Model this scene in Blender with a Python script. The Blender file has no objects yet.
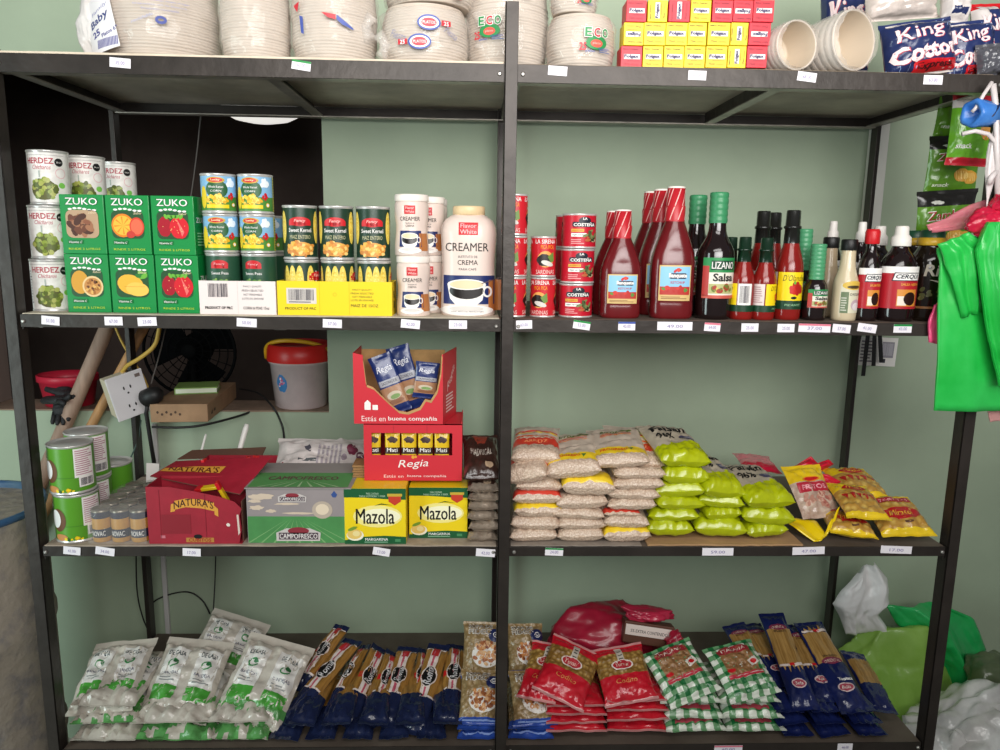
import bpy, bmesh, math, random
from mathutils import Vector, Matrix, Euler, noise
R = math.radians
PI = math.pi
random.seed(7)
scene = bpy.context.scene
COL = scene.collection
link = COL.objects.link

# ------------------------------------------------------------------ camera
CAMP = Vector((0.9688, -1.6292, 1.6))
YAW, PITCH, ROLL, FPX = -0.0352, -0.1756, -0.0144, 750.0
CR = (Matrix.Rotation(YAW, 3, 'Z') @ Matrix.Rotation(PITCH, 3, 'X') @ Matrix.Rotation(ROLL, 3, 'Y'))
cam_d = bpy.data.cameras.new('camera')
cam_d.sensor_width = 36.0
cam_d.lens = FPX * 36.0 / 1000.0
cam_d.clip_start = 0.05
cam = bpy.data.objects.new('camera', cam_d)
link(cam)
cx_, cy_, cz_ = CR.col[0], CR.col[1], CR.col[2]
cam.matrix_world = Matrix(((cx_[0], cz_[0], -cy_[0], CAMP[0]), (cx_[1], cz_[1], -cy_[1], CAMP[1]),
                           (cx_[2], cz_[2], -cy_[2], CAMP[2]), (0, 0, 0, 1)))
scene.camera = cam

def ray(px, py):
    return CR @ Vector(((px - 500) / FPX, 1.0, (375 - py) / FPX))
def P(px, py, Y):
    """where a sight line meets the upright plane at depth Y"""
    d = ray(px, py)
    return CAMP + d * ((Y - CAMP[1]) / d[1])
def XP(px, z, Y):
    """x of column px on the level line at depth Y, height z"""
    a = CR.transposed() @ (Vector((0, Y, z)) - CAMP)
    q = CR.transposed() @ Vector((1, 0, 0))
    k = (px - 500) / FPX
    return (k * a[1] - a[0]) / (q[0] - k * q[1])

def PZ(px, py, z):
    """where a sight line meets the level plane z"""
    d = ray(px, py)
    return CAMP + d * ((z - CAMP[2]) / d[2])

# ------------------------------------------------------------------ materials
def lin(c):
    return tuple(((v / 12.92) if v <= 0.04045 else ((v + 0.055) / 1.055) ** 2.4) for v in c)
def col(h):
    if isinstance(h, str):
        h = h.lstrip('#')
        return lin(tuple(int(h[i:i + 2], 16) / 255 for i in (0, 2, 4))) + (1,)
    return lin(tuple(v / 255 for v in h)) + (1,)
_M = {}
def M(c, rough=0.5, metal=0.0, bump=0.0, bscale=40.0, var=0.0, vscale=12.0, alpha=1.0, coat=0.0, trans=0.0, spec=0.5,
      c2=None, kind='noise', stretch=None, ior=1.45, sheen=0.0, lo=0.35, hi=0.65):
    key = (str(c), rough, metal, bump, bscale, var, vscale, alpha, coat, trans, spec, str(c2), kind, str(stretch), ior, sheen, lo, hi)
    if key in _M:
        return _M[key]
    m = bpy.data.materials.new('material')
    m.use_nodes = True
    nt = m.node_tree
    b = nt.nodes['Principled BSDF']
    b.inputs['Roughness'].default_value = rough
    b.inputs['Metallic'].default_value = metal
    b.inputs['Alpha'].default_value = alpha
    b.inputs['Coat Weight'].default_value = coat
    b.inputs['Coat Roughness'].default_value = 0.12
    b.inputs['Transmission Weight'].default_value = trans
    b.inputs['Specular IOR Level'].default_value = spec
    b.inputs['IOR'].default_value = ior
    base = col(c)
    b.inputs['Base Color'].default_value = base
    tc = nt.nodes.new('ShaderNodeTexCoord')
    src = tc.outputs['Object']
    if stretch:
        mp = nt.nodes.new('ShaderNodeMapping')
        mp.inputs['Scale'].default_value = stretch
        nt.links.new(src, mp.inputs['Vector'])
        src = mp.outputs['Vector']
    if c2 is not None or var > 0:
        if kind == 'voronoi':
            t = nt.nodes.new('ShaderNodeTexVoronoi')
            t.inputs['Scale'].default_value = vscale
            nt.links.new(src, t.inputs['Vector'])
            out = t.outputs['Distance']
        else:
            t = nt.nodes.new('ShaderNodeTexNoise')
            t.inputs['Scale'].default_value = vscale
            t.inputs['Detail'].default_value = 6
            t.inputs['Roughness'].default_value = 0.6
            nt.links.new(src, t.inputs['Vector'])
            out = t.outputs['Fac']
        rmp = nt.nodes.new('ShaderNodeValToRGB')
        nt.links.new(out, rmp.inputs['Fac'])
        e = rmp.color_ramp.elements
        e[0].position, e[1].position = lo, hi
        if c2 is not None:
            e[0].color, e[1].color = base, col(c2)
        else:
            e[0].color = tuple(v * (1 - var) for v in base[:3]) + (1,)
            e[1].color = tuple(min(1, v * (1 + var)) for v in base[:3]) + (1,)
        nt.links.new(rmp.outputs['Color'], b.inputs['Base Color'])
    if bump > 0:
        if kind == 'voronoi':
            n = nt.nodes.new('ShaderNodeTexVoronoi')
            o = n.outputs['Distance']
        else:
            n = nt.nodes.new('ShaderNodeTexNoise')
            n.inputs['Detail'].default_value = 4
            o = n.outputs['Fac']
        n.inputs['Scale'].default_value = bscale
        nt.links.new(src, n.inputs['Vector'])
        bp = nt.nodes.new('ShaderNodeBump')
        bp.inputs['Strength'].default_value = bump
        bp.inputs['Distance'].default_value = 0.01
        nt.links.new(o, bp.inputs['Height'])
        nt.links.new(bp.outputs['Normal'], b.inputs['Normal'])
    _M[key] = m
    return m
def film(c='#ffffff', alpha=0.2, rough=0.12, bump=0.35, bscale=18):
    """clear plastic sheet"""
    return M(c, rough=rough, alpha=alpha, bump=bump, bscale=bscale, spec=0.8)

# ------------------------------------------------------------------ mesh builder
class MB:
    def __init__(s):
        s.v, s.f, s.mi, s.sm, s.mats = [], [], [], [], []
    def mid(s, m):
        if m not in s.mats:
            s.mats.append(m)
        return s.mats.index(m)
    def add(s, vs, fs, m, smooth=False, mx=None):
        o = len(s.v)
        s.v += [(mx @ Vector(p)) if mx else Vector(p) for p in vs]
        k = s.mid(m)
        for f in fs:
            s.f.append(tuple(i + o for i in f))
            s.mi.append(k)
            s.sm.append(smooth)
        return s
    def box(s, x0, x1, y0, y1, z0, z1, m, mx=None, bev=0.0):
        if bev > 0:
            bm = bmesh.new()
            bmesh.ops.create_cube(bm, size=1)
            for v in bm.verts:
                v.co = Vector((x0 + (v.co.x + .5) * (x1 - x0), y0 + (v.co.y + .5) * (y1 - y0), z0 + (v.co.z + .5) * (z1 - z0)))
            bmesh.ops.bevel(bm, geom=bm.edges[:], offset=bev, segments=2, affect='EDGES', profile=0.5)
            s.bm(bm, m, mx)
            return s
        vs = [(x0, y0, z0), (x1, y0, z0), (x1, y1, z0), (x0, y1, z0), (x0, y0, z1), (x1, y0, z1), (x1, y1, z1), (x0, y1, z1)]
        return s.add(vs, [(0, 3, 2, 1), (4, 5, 6, 7), (0, 1, 5, 4), (1, 2, 6, 5), (2, 3, 7, 6), (3, 0, 4, 7)], m, False, mx)
    def bm(s, bm, m, mx=None, smooth=False):
        bm.verts.ensure_lookup_table()
        for i, v in enumerate(bm.verts):
            v.index = i
        s.add([v.co.copy() for v in bm.verts], [tuple(v.index for v in f.verts) for f in bm.faces], m, smooth, mx)
        bm.free()
        return s
    def lathe(s, prof, m, n=32, mx=None, sq=None, caps=True, smooth=True):
        """prof: (radius, z) list from bottom to top; sq(a, z) scales the radius"""
        vs, fs = [], []
        for (r, z) in prof:
            for i in range(n):
                a = 2 * PI * i / n
                k = sq(a, z) if sq else 1.0
                if isinstance(k, tuple):
                    vs.append((r * k[0], r * k[1], z))
                else:
                    vs.append((r * k * math.cos(a), r * k * math.sin(a), z))
        for j in range(len(prof) - 1):
            for i in range(n):
                i2 = (i + 1) % n
                fs.append((j * n + i, j * n + i2, (j + 1) * n + i2, (j + 1) * n + i))
        s.add(vs, fs, m, smooth, mx)
        if caps:
            o = len(vs)
            if prof[0][0] > 1e-5:
                s.add(vs[:n], [tuple(reversed(range(n)))], m, False, mx)
            if prof[-1][0] > 1e-5:
                s.add(vs[-n:], [tuple(range(n))], m, False, mx)
        return s
    def tube(s, pts, r, m, n=10, mx=None, caps=True):
        pts = [Vector(p) for p in pts]
        rs = r if isinstance(r, (list, tuple)) else [r] * len(pts)
        vs, fs = [], []
        up = None
        for i, p in enumerate(pts):
            t = (pts[min(i + 1, len(pts) - 1)] - pts[max(i - 1, 0)]).normalized()
            if up is None:
                up = Vector((0, 0, 1)) if abs(t.z) < 0.9 else Vector((1, 0, 0))
            a = (up - t * up.dot(t)).normalized()
            up = a
            b = t.cross(a)
            for k in range(n):
                w = 2 * PI * k / n
                vs.append(p + (a * math.cos(w) + b * math.sin(w)) * rs[i])
        for j in range(len(pts) - 1):
            for k in range(n):
                k2 = (k + 1) % n
                fs.append((j * n + k, j * n + k2, (j + 1) * n + k2, (j + 1) * n + k))
        if caps:
            fs.append(tuple(reversed(range(n))))
            fs.append(tuple(range((len(pts) - 1) * n, len(pts) * n)))
        return s.add(vs, fs, m, True, mx)
    def prism(s, poly, h0, h1, m, mx=None):
        """polygon in xy, extruded in z"""
        n = len(poly)
        vs = [(x, y, h0) for x, y in poly] + [(x, y, h1) for x, y in poly]
        fs = [tuple(reversed(range(n))), tuple(range(n, 2 * n))] + [(i, (i + 1) % n, n + (i + 1) % n, n + i) for i in range(n)]
        return s.add(vs, fs, m, False, mx)
    def grid(s, fn, nu, nv, matf, smooth=True, mx=None, flip=False):
        """fn(i,j)->point for (nu+1)x(nv+1); matf(i,j) or a material"""
        o = len(s.v)
        for j in range(nv + 1):
            for i in range(nu + 1):
                p = Vector(fn(i, j))
                s.v.append(mx @ p if mx else p)
        for j in range(nv):
            for i in range(nu):
                a = o + j * (nu + 1) + i
                q = (a, a + 1, a + nu + 2, a + nu + 1)
                s.f.append(tuple(reversed(q)) if flip else q)
                s.mi.append(s.mid(matf(i, j) if callable(matf) else matf))
                s.sm.append(smooth)
        return s
    def mesh(s, name):
        me = bpy.data.meshes.new(name)
        me.from_pydata([tuple(v) for v in s.v], [], s.f)
        for m in s.mats:
            me.materials.append(m)
        me.polygons.foreach_set('material_index', s.mi)
        me.polygons.foreach_set('use_smooth', s.sm)
        me.update()
        return me
    def build(s, name, parent=None, loc=None, rot=None, weld=False):
        me = s.mesh(name)
        if weld:
            bm = bmesh.new(); bm.from_mesh(me)
            bmesh.ops.remove_doubles(bm, verts=bm.verts, dist=1e-5)
            bm.to_mesh(me); bm.free()
        o = bpy.data.objects.new(name, me)
        link(o)
        if parent:
            o.parent = parent
        if loc is not None:
            o.location = loc
        if rot is not None:
            o.rotation_euler = rot
        return o

def tag(o, label, cat, group=None, kind=None):
    o['label'] = label
    o['category'] = cat
    if group:
        o['group'] = group
    if kind:
        o['kind'] = kind
    return o
def thing(name, label, cat, loc=(0, 0, 0), rot=(0, 0, 0), group=None):
    o = bpy.data.objects.new(name, None)
    o.empty_display_size = 0.05
    link(o)
    o.location = loc
    o.rotation_euler = rot
    return tag(o, label, cat, group)
def structure(o):
    o['kind'] = 'structure'
    return o
def dup(o, label, loc=None, rot=None, group=None, scale=None):
    def rec(s, par):
        c = s.copy()
        link(c)
        if par:
            c.parent = par
        for k in KIDS.get(s.name, None) or s.children:
            rec(k, c)
        return c
    c = rec(o, None)
    c['label'] = label
    if group:
        c['group'] = group
    if loc is not None:
        c.location = loc
    if rot is not None:
        c.rotation_euler = rot
    if scale is not None:
        c.scale = scale
    return c
KIDS = {}

# ------------------------------------------------------------------ flat printed artwork
_T = {}
def text_geo(txt, bold=0.0, shear=0.0):
    k = (txt, bold, shear)
    if k not in _T:
        cu = bpy.data.curves.new('lettering', 'FONT')
        cu.body = txt
        cu.size = 1.0
        cu.offset = bold
        cu.shear = shear
        cu.resolution_u = 2
        cu.fill_mode = 'BOTH'
        ob = bpy.data.objects.new('lettering', cu)
        link(ob)
        dg = bpy.context.evaluated_depsgraph_get()
        me = bpy.data.meshes.new_from_object(ob.evaluated_get(dg))
        vs = [(v.co.x, v.co.y) for v in me.vertices]
        fs = [tuple(p.vertices) for p in me.polygons]
        bpy.data.objects.remove(ob)
        bpy.data.curves.remove(cu)
        bpy.data.meshes.remove(me)
        xs = [v[0] for v in vs] or [0, 1]
        ys = [v[1] for v in vs] or [0, 1]
        x0, x1, y0, y1 = min(xs), max(xs), min(ys), max(ys)
        w, h = max(x1 - x0, 1e-6), max(y1 - y0, 1e-6)
        _T[k] = ([((x - x0) / w - .5, (y - y0) / h - .5) for x, y in vs], fs, w / h)
    return _T[k]

class Art:
    """coloured shapes in a (u, v) plane, later laid on a surface"""
    def __init__(s):
        s.items = []
    def poly(s, pts, m, layer=1):
        pts = list(pts)
        if sum(a[0] * b[1] - b[0] * a[1] for a, b in zip(pts, pts[1:] + pts[:1])) < 0:
            pts.reverse()
        s.items.append((list(pts), [tuple(range(len(pts)))], m, layer))
        return s
    def rect(s, u0, u1, v0, v1, m, layer=0, rot=0):
        c, d = (u0 + u1) / 2, (v0 + v1) / 2
        pts = [(u0, v0), (u1, v0), (u1, v1), (u0, v1)]
        if rot:
            pts = [(c + (x - c) * math.cos(rot) - (y - d) * math.sin(rot), d + (x - c) * math.sin(rot) + (y - d) * math.cos(rot)) for x, y in pts]
        return s.poly(pts, m, layer)
    def rrect(s, u0, u1, v0, v1, r, m, layer=1):
        pts = []
        for (cx, cy, a0) in ((u1 - r, v1 - r, 0), (u0 + r, v1 - r, 90), (u0 + r, v0 + r, 180), (u1 - r, v0 + r, 270)):
            for k in range(5):
                a = R(a0 + 22.5 * k)
                pts.append((cx + r * math.cos(a), cy + r * math.sin(a)))
        return s.poly(pts, m, layer)
    def oval(s, cu, cv, ru, rv, m, layer=1, n=20, rot=0, wob=0, seed=0):
        rnd = random.Random(seed)
        pts = []
        for i in range(n):
            a = 2 * PI * i / n
            k = 1 + wob * (rnd.random() - .5)
            x, y = ru * k * math.cos(a), rv * k * math.sin(a)
            pts.append((cu + x * math.cos(rot) - y * math.sin(rot), cv + x * math.sin(rot) + y * math.cos(rot)))
        return s.poly(pts, m, layer)
    def ring(s, cu, cv, ru, rv, t, m, layer=1, n=24):
        for i in range(n):
            a, b = 2 * PI * i / n, 2 * PI * (i + 1) / n
            s.poly([(cu + ru * math.cos(a), cv + rv * math.sin(a)), (cu + ru * math.cos(b), cv + rv * math.sin(b)),
                    (cu + (ru - t) * math.cos(b), cv + (rv - t) * math.sin(b)), (cu + (ru - t) * math.cos(a), cv + (rv - t) * math.sin(a))], m, layer)
        return s
    def text(s, txt, cu, cv, w, h, m, layer=2, bold=0.0, shear=0.0, rot=0, arc=0.0):
        """lettering fitted into w x h; arc bows it"""
        if bold > 0 and any(ch in txt for ch in 'MWNmwK'):
            # thicken by overprinting where the outline cannot be widened
            _, _, asp = text_geo(txt, 0, shear)
            k = bold * .45 * (h or w / asp)
            for dx, dy in ((-k, 0), (k, 0), (0, k * .6)):
                s.text(txt, cu + dx * math.cos(rot) - dy * math.sin(rot), cv + dx * math.sin(rot) + dy * math.cos(rot), w, h, m, layer + .02 * (dx > 0) + .04 * (dy > 0), 0, shear, rot, arc)
            return s
        vs, fs, asp = text_geo(txt, bold, shear)
        if w is None:
            w = h * asp
        if h is None:
            h = w / asp
        pts = []
        for x, y in vs:
            X, Y = x * w, y * h - arc * (2 * x) ** 2
            pts.append((cu + X * math.cos(rot) - Y * math.sin(rot), cv + X * math.sin(rot) + Y * math.cos(rot)))
        s.items.append((pts, fs, m, layer))
        return s
    def lines(s, u0, u1, v0, v1, n, m, layer=1, seed=1, fill=.45):
        """rows of tiny print"""
        rnd = random.Random(seed)
        dv = (v1 - v0) / n
        for i in range(n):
            e = u1 - (u1 - u0) * rnd.random() * .35
            s.rect(u0, e, v0 + dv * (i + .5 - fill / 2), v0 + dv * (i + .5 + fill / 2), m, layer)
        return s
    def bars(s, u0, u1, v0, v1, n, m, layer=1, seed=1):
        rnd = random.Random(seed)
        d = (u1 - u0) / n
        for i in range(n):
            w = d * (.3 + .5 * rnd.random())
            s.rect(u0 + d * i, u0 + d * i + w, v0, v1, m, layer)
        return s
    def blobs(s, cu, cv, ru, rv, n, r, mats, layer=1, seed=1, asp=.7):
        """a heap of small rounded shapes"""
        rnd = random.Random(seed)
        for i in range(n):
            a, q = rnd.random() * 2 * PI, math.sqrt(rnd.random())
            k = r * (.75 + .5 * rnd.random())
            s.oval(cu + ru * q * math.cos(a), cv + rv * q * math.sin(a), k, k * asp, rnd.choice(mats), layer + .04 * (i % 20), n=9, rot=rnd.random() * 3)
        return s
    def lay(s, mb, fn, du=None, dv=None, off=0.0004, dl=0.00025):
        """fn(u, v) -> (point, normal); du/dv: cut spacing for curved surfaces"""
        for pts, fs, m, layer in s.items:
            if du or dv:
                bm = bmesh.new()
                bv = [bm.verts.new((x, y, 0)) for x, y in pts]
                for f in fs:
                    try:
                        bm.faces.new([bv[i] for i in f])
                    except ValueError:
                        pass
                for ax, d in ((0, du), (1, dv)):
                    if not d:
                        continue
                    lo = min(p[ax] for p in pts); hi = max(p[ax] for p in pts)
                    k = math.ceil(lo / d)
                    while k * d < hi:
                        co = (k * d, 0, 0) if ax == 0 else (0, k * d, 0)
                        no = (1, 0, 0) if ax == 0 else (0, 1, 0)
                        if k * d > lo + 1e-7:
                            bmesh.ops.bisect_plane(bm, geom=bm.verts[:] + bm.edges[:] + bm.faces[:], plane_co=co, plane_no=no, dist=1e-7)
                        k += 1
                bm.verts.index_update()
                pts2 = [(v.co.x, v.co.y) for v in bm.verts]
                fs2 = [tuple(v.index for v in f.verts) for f in bm.faces]
                bm.free()
            else:
                pts2, fs2 = pts, fs
            vs = []
            for (u, v) in pts2:
                p, n = fn(u, v)
                vs.append(Vector(p) + Vector(n) * (off + dl * layer))
            mb.add(vs, fs2, m, du is not None or dv is not None)
        return mb

def on_front(x0, y, z0):
    return lambda u, v: (Vector((x0 + u, y, z0 + v)), Vector((0, -1, 0)))
def on_side(x, y0, z0, s=1):
    return lambda u, v: (Vector((x, y0 + s * u, z0 + v)), Vector((s, 0, 0)))
def on_top(x0, y0, z):
    return lambda u, v: (Vector((x0 + u, y0 + v, z)), Vector((0, 0, 1)))
def on_cyl(rf, z0=0.0, turn=0.0):
    """wraps u round a turned surface facing -y; rf(z) or a number"""
    def fn(u, v):
        r = rf(z0 + v) if callable(rf) else rf
        r0 = rf(z0) if callable(rf) else rf
        a = u / (REFR[0] or r) + turn
        n = Vector((math.sin(a), -math.cos(a), 0))
        return (Vector((r * n.x, r * n.y, z0 + v)), n)
    return fn
REFR = [None]

# palette
WHITE = M('#f2eee9', .45); OFFW = M('#e6dccf', .5); BLACK = M('#141313', .45); DARK = M('#2a2523', .5)
RED = M('#c81a22', .4); DRED = M('#9c1420', .4); YEL = M('#f2d312', .4); ORG = M('#e8801c', .4); GRN = M('#0c8a3c', .35)
DGRN = M('#12402a', .4); LGRN = M('#6cb23c', .4); BLUE = M('#2a4aa0', .4); NAVY = M('#1c2450', .4); SKY = M('#8cc4e4', .4)
TIN = M('#d6d3cf', .3, .45, bump=.05, bscale=60); BROWN = M('#5a3a28', .5); INK = M('#3a3640', .5); PURP = M('#3a2a68', .45)
PRINTC = M('#8a8288', .5); CREAM = M('#e8d6b0', .5); PINK = M('#e2788c', .5); CARD = M('#a98a66', .75, var=.15, vscale=30)
CARDIN = M('#8c6f50', .8, var=.15, vscale=25)
# ------------------------------------------------------------------ the setting
W, XM, DEP = 2.08, 1.0266, 0.5379
ZS = [1.9607, 1.4340, 0.9095, 0.3985]
FH = [.036, .0275, .0235, .0245]          # top of the four shelf decks
YW = 0.60                                      # face of the back wall
WALLM = M('#a6b59c', .62, bump=.25, bscale=7, var=.06, vscale=3.0)
OX0, OX1 = XP(-34, 1.4, YW), XP(325.5, 1.5, YW)
OZ0, OZ1 = P(240, 412, YW).z, 2.075
XL, XR, ZT = -1.6, 3.4, 3.1
WT = 0.15
m = MB()
for (a, b, c, d) in ((XL, OX0, 0, ZT), (OX1, XR, 0, ZT), (OX0, OX1, 0, OZ0), (OX0, OX1, OZ1, ZT)):
    m.box(a, b, YW, YW + WT, c, d, WALLM)
structure(m.build('wall_back'))
m = MB()
m.box(OX0, OX1, YW + .004, YW + WT - .001, OZ0, OZ0 + .004, M('#8d7766', .8, var=.25, vscale=14, bump=.3))
structure(m.build('trim_sill'))
m = MB().box(OX0 + .0005, OX0 + .012, YW + .001, YW + WT - .001, OZ0 + .005, OZ1 - .001, M('#8a7a72', .7, var=.2, vscale=5, stretch=(1, 1, .2)))
structure(m.build('trim_jamb'))
FLM = M('#b5b0a6', .7, var=.15, vscale=4)
structure(MB().box(XL, XR, -3.6, YW, -.08, 0, FLM).build('floor'))
# the unlit room behind the opening
BK = M('#75665f', .9, var=.12, vscale=4)
by0, by1 = YW + WT, YW + WT + 1.7
m = MB()
m.box(XL, XR, by1, by1 + .05, 0, 2.7, BK)
structure(m.build('wall_rear_room'))
structure(MB().box(XL - .05, XL, by0, by1, 0, 2.7, BK).build('wall_rear_room_left'))
structure(MB().box(XR, XR + .05, by0, by1, 0, 2.7, BK).build('wall_rear_room_right'))
structure(MB().box(XL, XR, by0, by1, 2.7, 2.75, BK).build('ceiling'))
structure(MB().box(XL, XR, by0, by1, -.08, 0, BK).build('floor_rear_room'))

# ------------------------------------------------------------------ the rack
STEEL = M('#36302c', .4, .3, bump=.12, bscale=35, var=.22, vscale=9)
EDGE = M('#a79f96', .35, .5, var=.2, vscale=20)  # paler steel for the lower flanges: light on them put into the colour
SHEET = M('#cdbfb0', .5, .0, c2='#a3968a', vscale=5, bump=.15, bscale=10)  # top deck paler than the others: bounce light painted into the colour
DECK = M('#6e6257', .6, .1, c2='#54483f', vscale=5, bump=.15, bscale=10)
rack = thing('storage_rack', 'dark brown steel angle rack with four shelves against the green wall', 'shelf', (0, 0, 0))
FL, TH = 0.027, 0.003
def post(x, y, sx, sy, top, name='post'):
    """an angle post: one flange along x (direction sx), one along y (direction sy), corner at (x, y)"""
    mb = MB()
    mb.box(min(x, x + sx * FL), max(x, x + sx * FL), min(y, y + sy * TH), max(y, y + sy * TH), 0, top, STEEL, bev=.0008)
    mb.box(min(x, x + sx * TH), max(x, x + sx * TH), min(y, y + sy * .034), max(y, y + sy * .034), 0, top, STEEL, bev=.0008)
    return mb.build(name, rack)
PT = P(510, 2, 0).z
post(-.0035, -.0035, -1, 1, ZS[0] + .012)
post(W + .0035, -.0035, 1, 1, ZS[0] + .012)
post(XM, -.007, 1, 1, PT)
post(-.0035, DEP + .0015, -1, -1, ZS[0] - .005)
post(W + .0035, DEP + .0015, 1, -1, ZS[0] - .005)
post(XM + .002, DEP + .005, 1, -1, ZS[0] - .005)
BOLT = M('#b9b4ae', .35, .8)
for k, z in enumerate(ZS):
    sh = MB()
    sh.box(.001, W - .001, .001, DEP - .001, z - .0035, z - .0005, SHEET if k == 0 else DECK)
    s = sh.build('shelf', rack)
    fr = MB()
    fr.box(0, W, 0, TH, z - FH[k], z, STEEL, bev=.0006)
    fr.box(0, W, TH, .030, z - FH[k], z - FH[k] + .003, EDGE if k == 0 else STEEL)
    fr.build('front_rail', s)
    rr = MB()
    rr.box(0, W, DEP - TH, DEP, z - .034, z - .004, STEEL)
    rr.box(0, W, DEP - .03, DEP - TH, z - .034, z - .031, EDGE if k == 0 else STEEL)
    rr.build('rear_rail', s)
    for x, sg in ((0, 1), (W, -1)):
        e = MB()
        e.box(min(x, x + sg * TH), max(x, x + sg * TH), TH, DEP - TH, z - .032, z - .004, STEEL)
        e.box(min(x, x + sg * .028), max(x, x + sg * .028), .03, DEP - .03, z - .032, z - .029, EDGE)
        e.build('side_rail', s)
    for x in ((.53, XM + .012, 1.60) if k == 0 else (.53, 1.55)):
        e = MB()
        e.box(x - .0015, x + .0015, .03, DEP - .03, z - .030, z - .004, STEEL)
        e.box(x - .0015, x + .024, .03, DEP - .03, z - .032, z - .029, EDGE)
        e.build('brace', s)
    for x in (.006, XM - .010, XM + .038, W - .007):
        b = MB()
        b.lathe([(.0045, 0), (.0045, .002), (.0025, .0035)], BOLT, 8, Matrix.Translation((x, -.0001, z - FH[k] * .55)) @ Matrix.Rotation(PI / 2, 4, 'X'))
        b.build('bolt', s)
hk = MB()
hx = W + .018
hk.tube([(hx, -.003, 1.66), (hx, -.03, 1.655), (hx, -.055, 1.64), (hx, -.075, 1.65), (hx, -.08, 1.67)], .003, STEEL, 8)
hk.build('hook', rack)
# worn cardboard and paper sheets on the decks
def sheet(x0, x1, y0, y1, z, label, m=CARD, t=.003, cat='cardboard', name='cardboard_sheet', seed=0):
    rnd = random.Random(seed + int(x0 * 100))
    front = [(x0 + (x1 - x0) * i / 24, y0 + (rnd.random() - .5) * .004) for i in range(25)]
    mb = MB().prism(front + [(x1, y1), (x0, y1)], z + .0004, z + .0004 + t, m)
    return tag(mb.build(name), label, cat, 'cardboard liners on the shelves')
sheet(.004, XM - .002, .002, .5, ZS[0], 'pale cardboard liner under the foam plate packs, top shelf left half', M('#d9c9b4', .8, var=.1, vscale=20), t=.004)
sheet(XM + .03, W - .02, .006, .5, ZS[0], 'thin brown cardboard liner under the small red and yellow boxes, top shelf', M('#8a7a66', .8, var=.2, vscale=20), t=.0015)
sheet(.004, XM - .004, .001, .5, ZS[1], 'pale cardboard liner under the cans, left half of second shelf', M('#c3b8a4', .8, var=.15, vscale=20), t=.0018)
sheet(XM + .03, W - .02, .004, .5, ZS[1], 'dark cardboard liner under the sauce bottles, right half of second shelf', M('#5a4c42', .8, var=.2, vscale=20), t=.0015)
sheet(.004, XM - .004, .0, .5, ZS[2], 'grey cardboard liner under the margarine cartons, left half of third shelf', M('#a99a8a', .8, var=.25, vscale=20), t=.002)
sheet(XM + .03, XP(640, ZS[2], .02), .002, .5, ZS[2], 'grey cardboard liner under the white rice bags, third shelf', M('#8f8378', .8, var=.25, vscale=20), t=.002)
sheet(XP(646, ZS[2], .02), XP(800, ZS[2], .02), .004, .45, ZS[2], 'brown cardboard sheet under the lime green rice bags, third shelf', M('#b08a62', .8, var=.1, vscale=20), t=.004)

# ------------------------------------------------------------------ price tags
TAGM = M('#efe9ee', .5); TAGI = M('#8f86b0', .5)
def price_tag(x0, x1, y, shelf, label, tilt=0, strip=None, tw=None):
    z = ZS[shelf] - .0155
    a, b = XP(x0, z, 0), XP(x1, z, 0)
    w = b - a
    h = tw or .0185
    t = thing('price_tag', label, 'price tag', ((a + b) / 2, -.0012, P((x0 + x1) / 2, y, 0).z), (0, R(tilt), 0), 'price tags on the shelf edges')
    MB().box(-w / 2, w / 2, -.0006, 0, -h / 2, h / 2, TAGM).build('card', t)
    ar = Art()
    rnd = random.Random(int(x0))
    ar.lines(-w * .28, w * .3, -h * .2, h * .15, 1, TAGI, 1, int(x0), .5)
    ar.text(str(rnd.randint(11, 68)) + '.00', 0, -h * .02, w * .45, h * .38, TAGI, 2)
    if strip:
        ar.rect(-w / 2, w / 2, h * .28, h / 2, strip, 1)
    ar.items = ar.items[1:] 
    ar.lay(MB_ := MB(), on_front(0, -.0006, 0))
    MB_.build('print', t)
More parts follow.
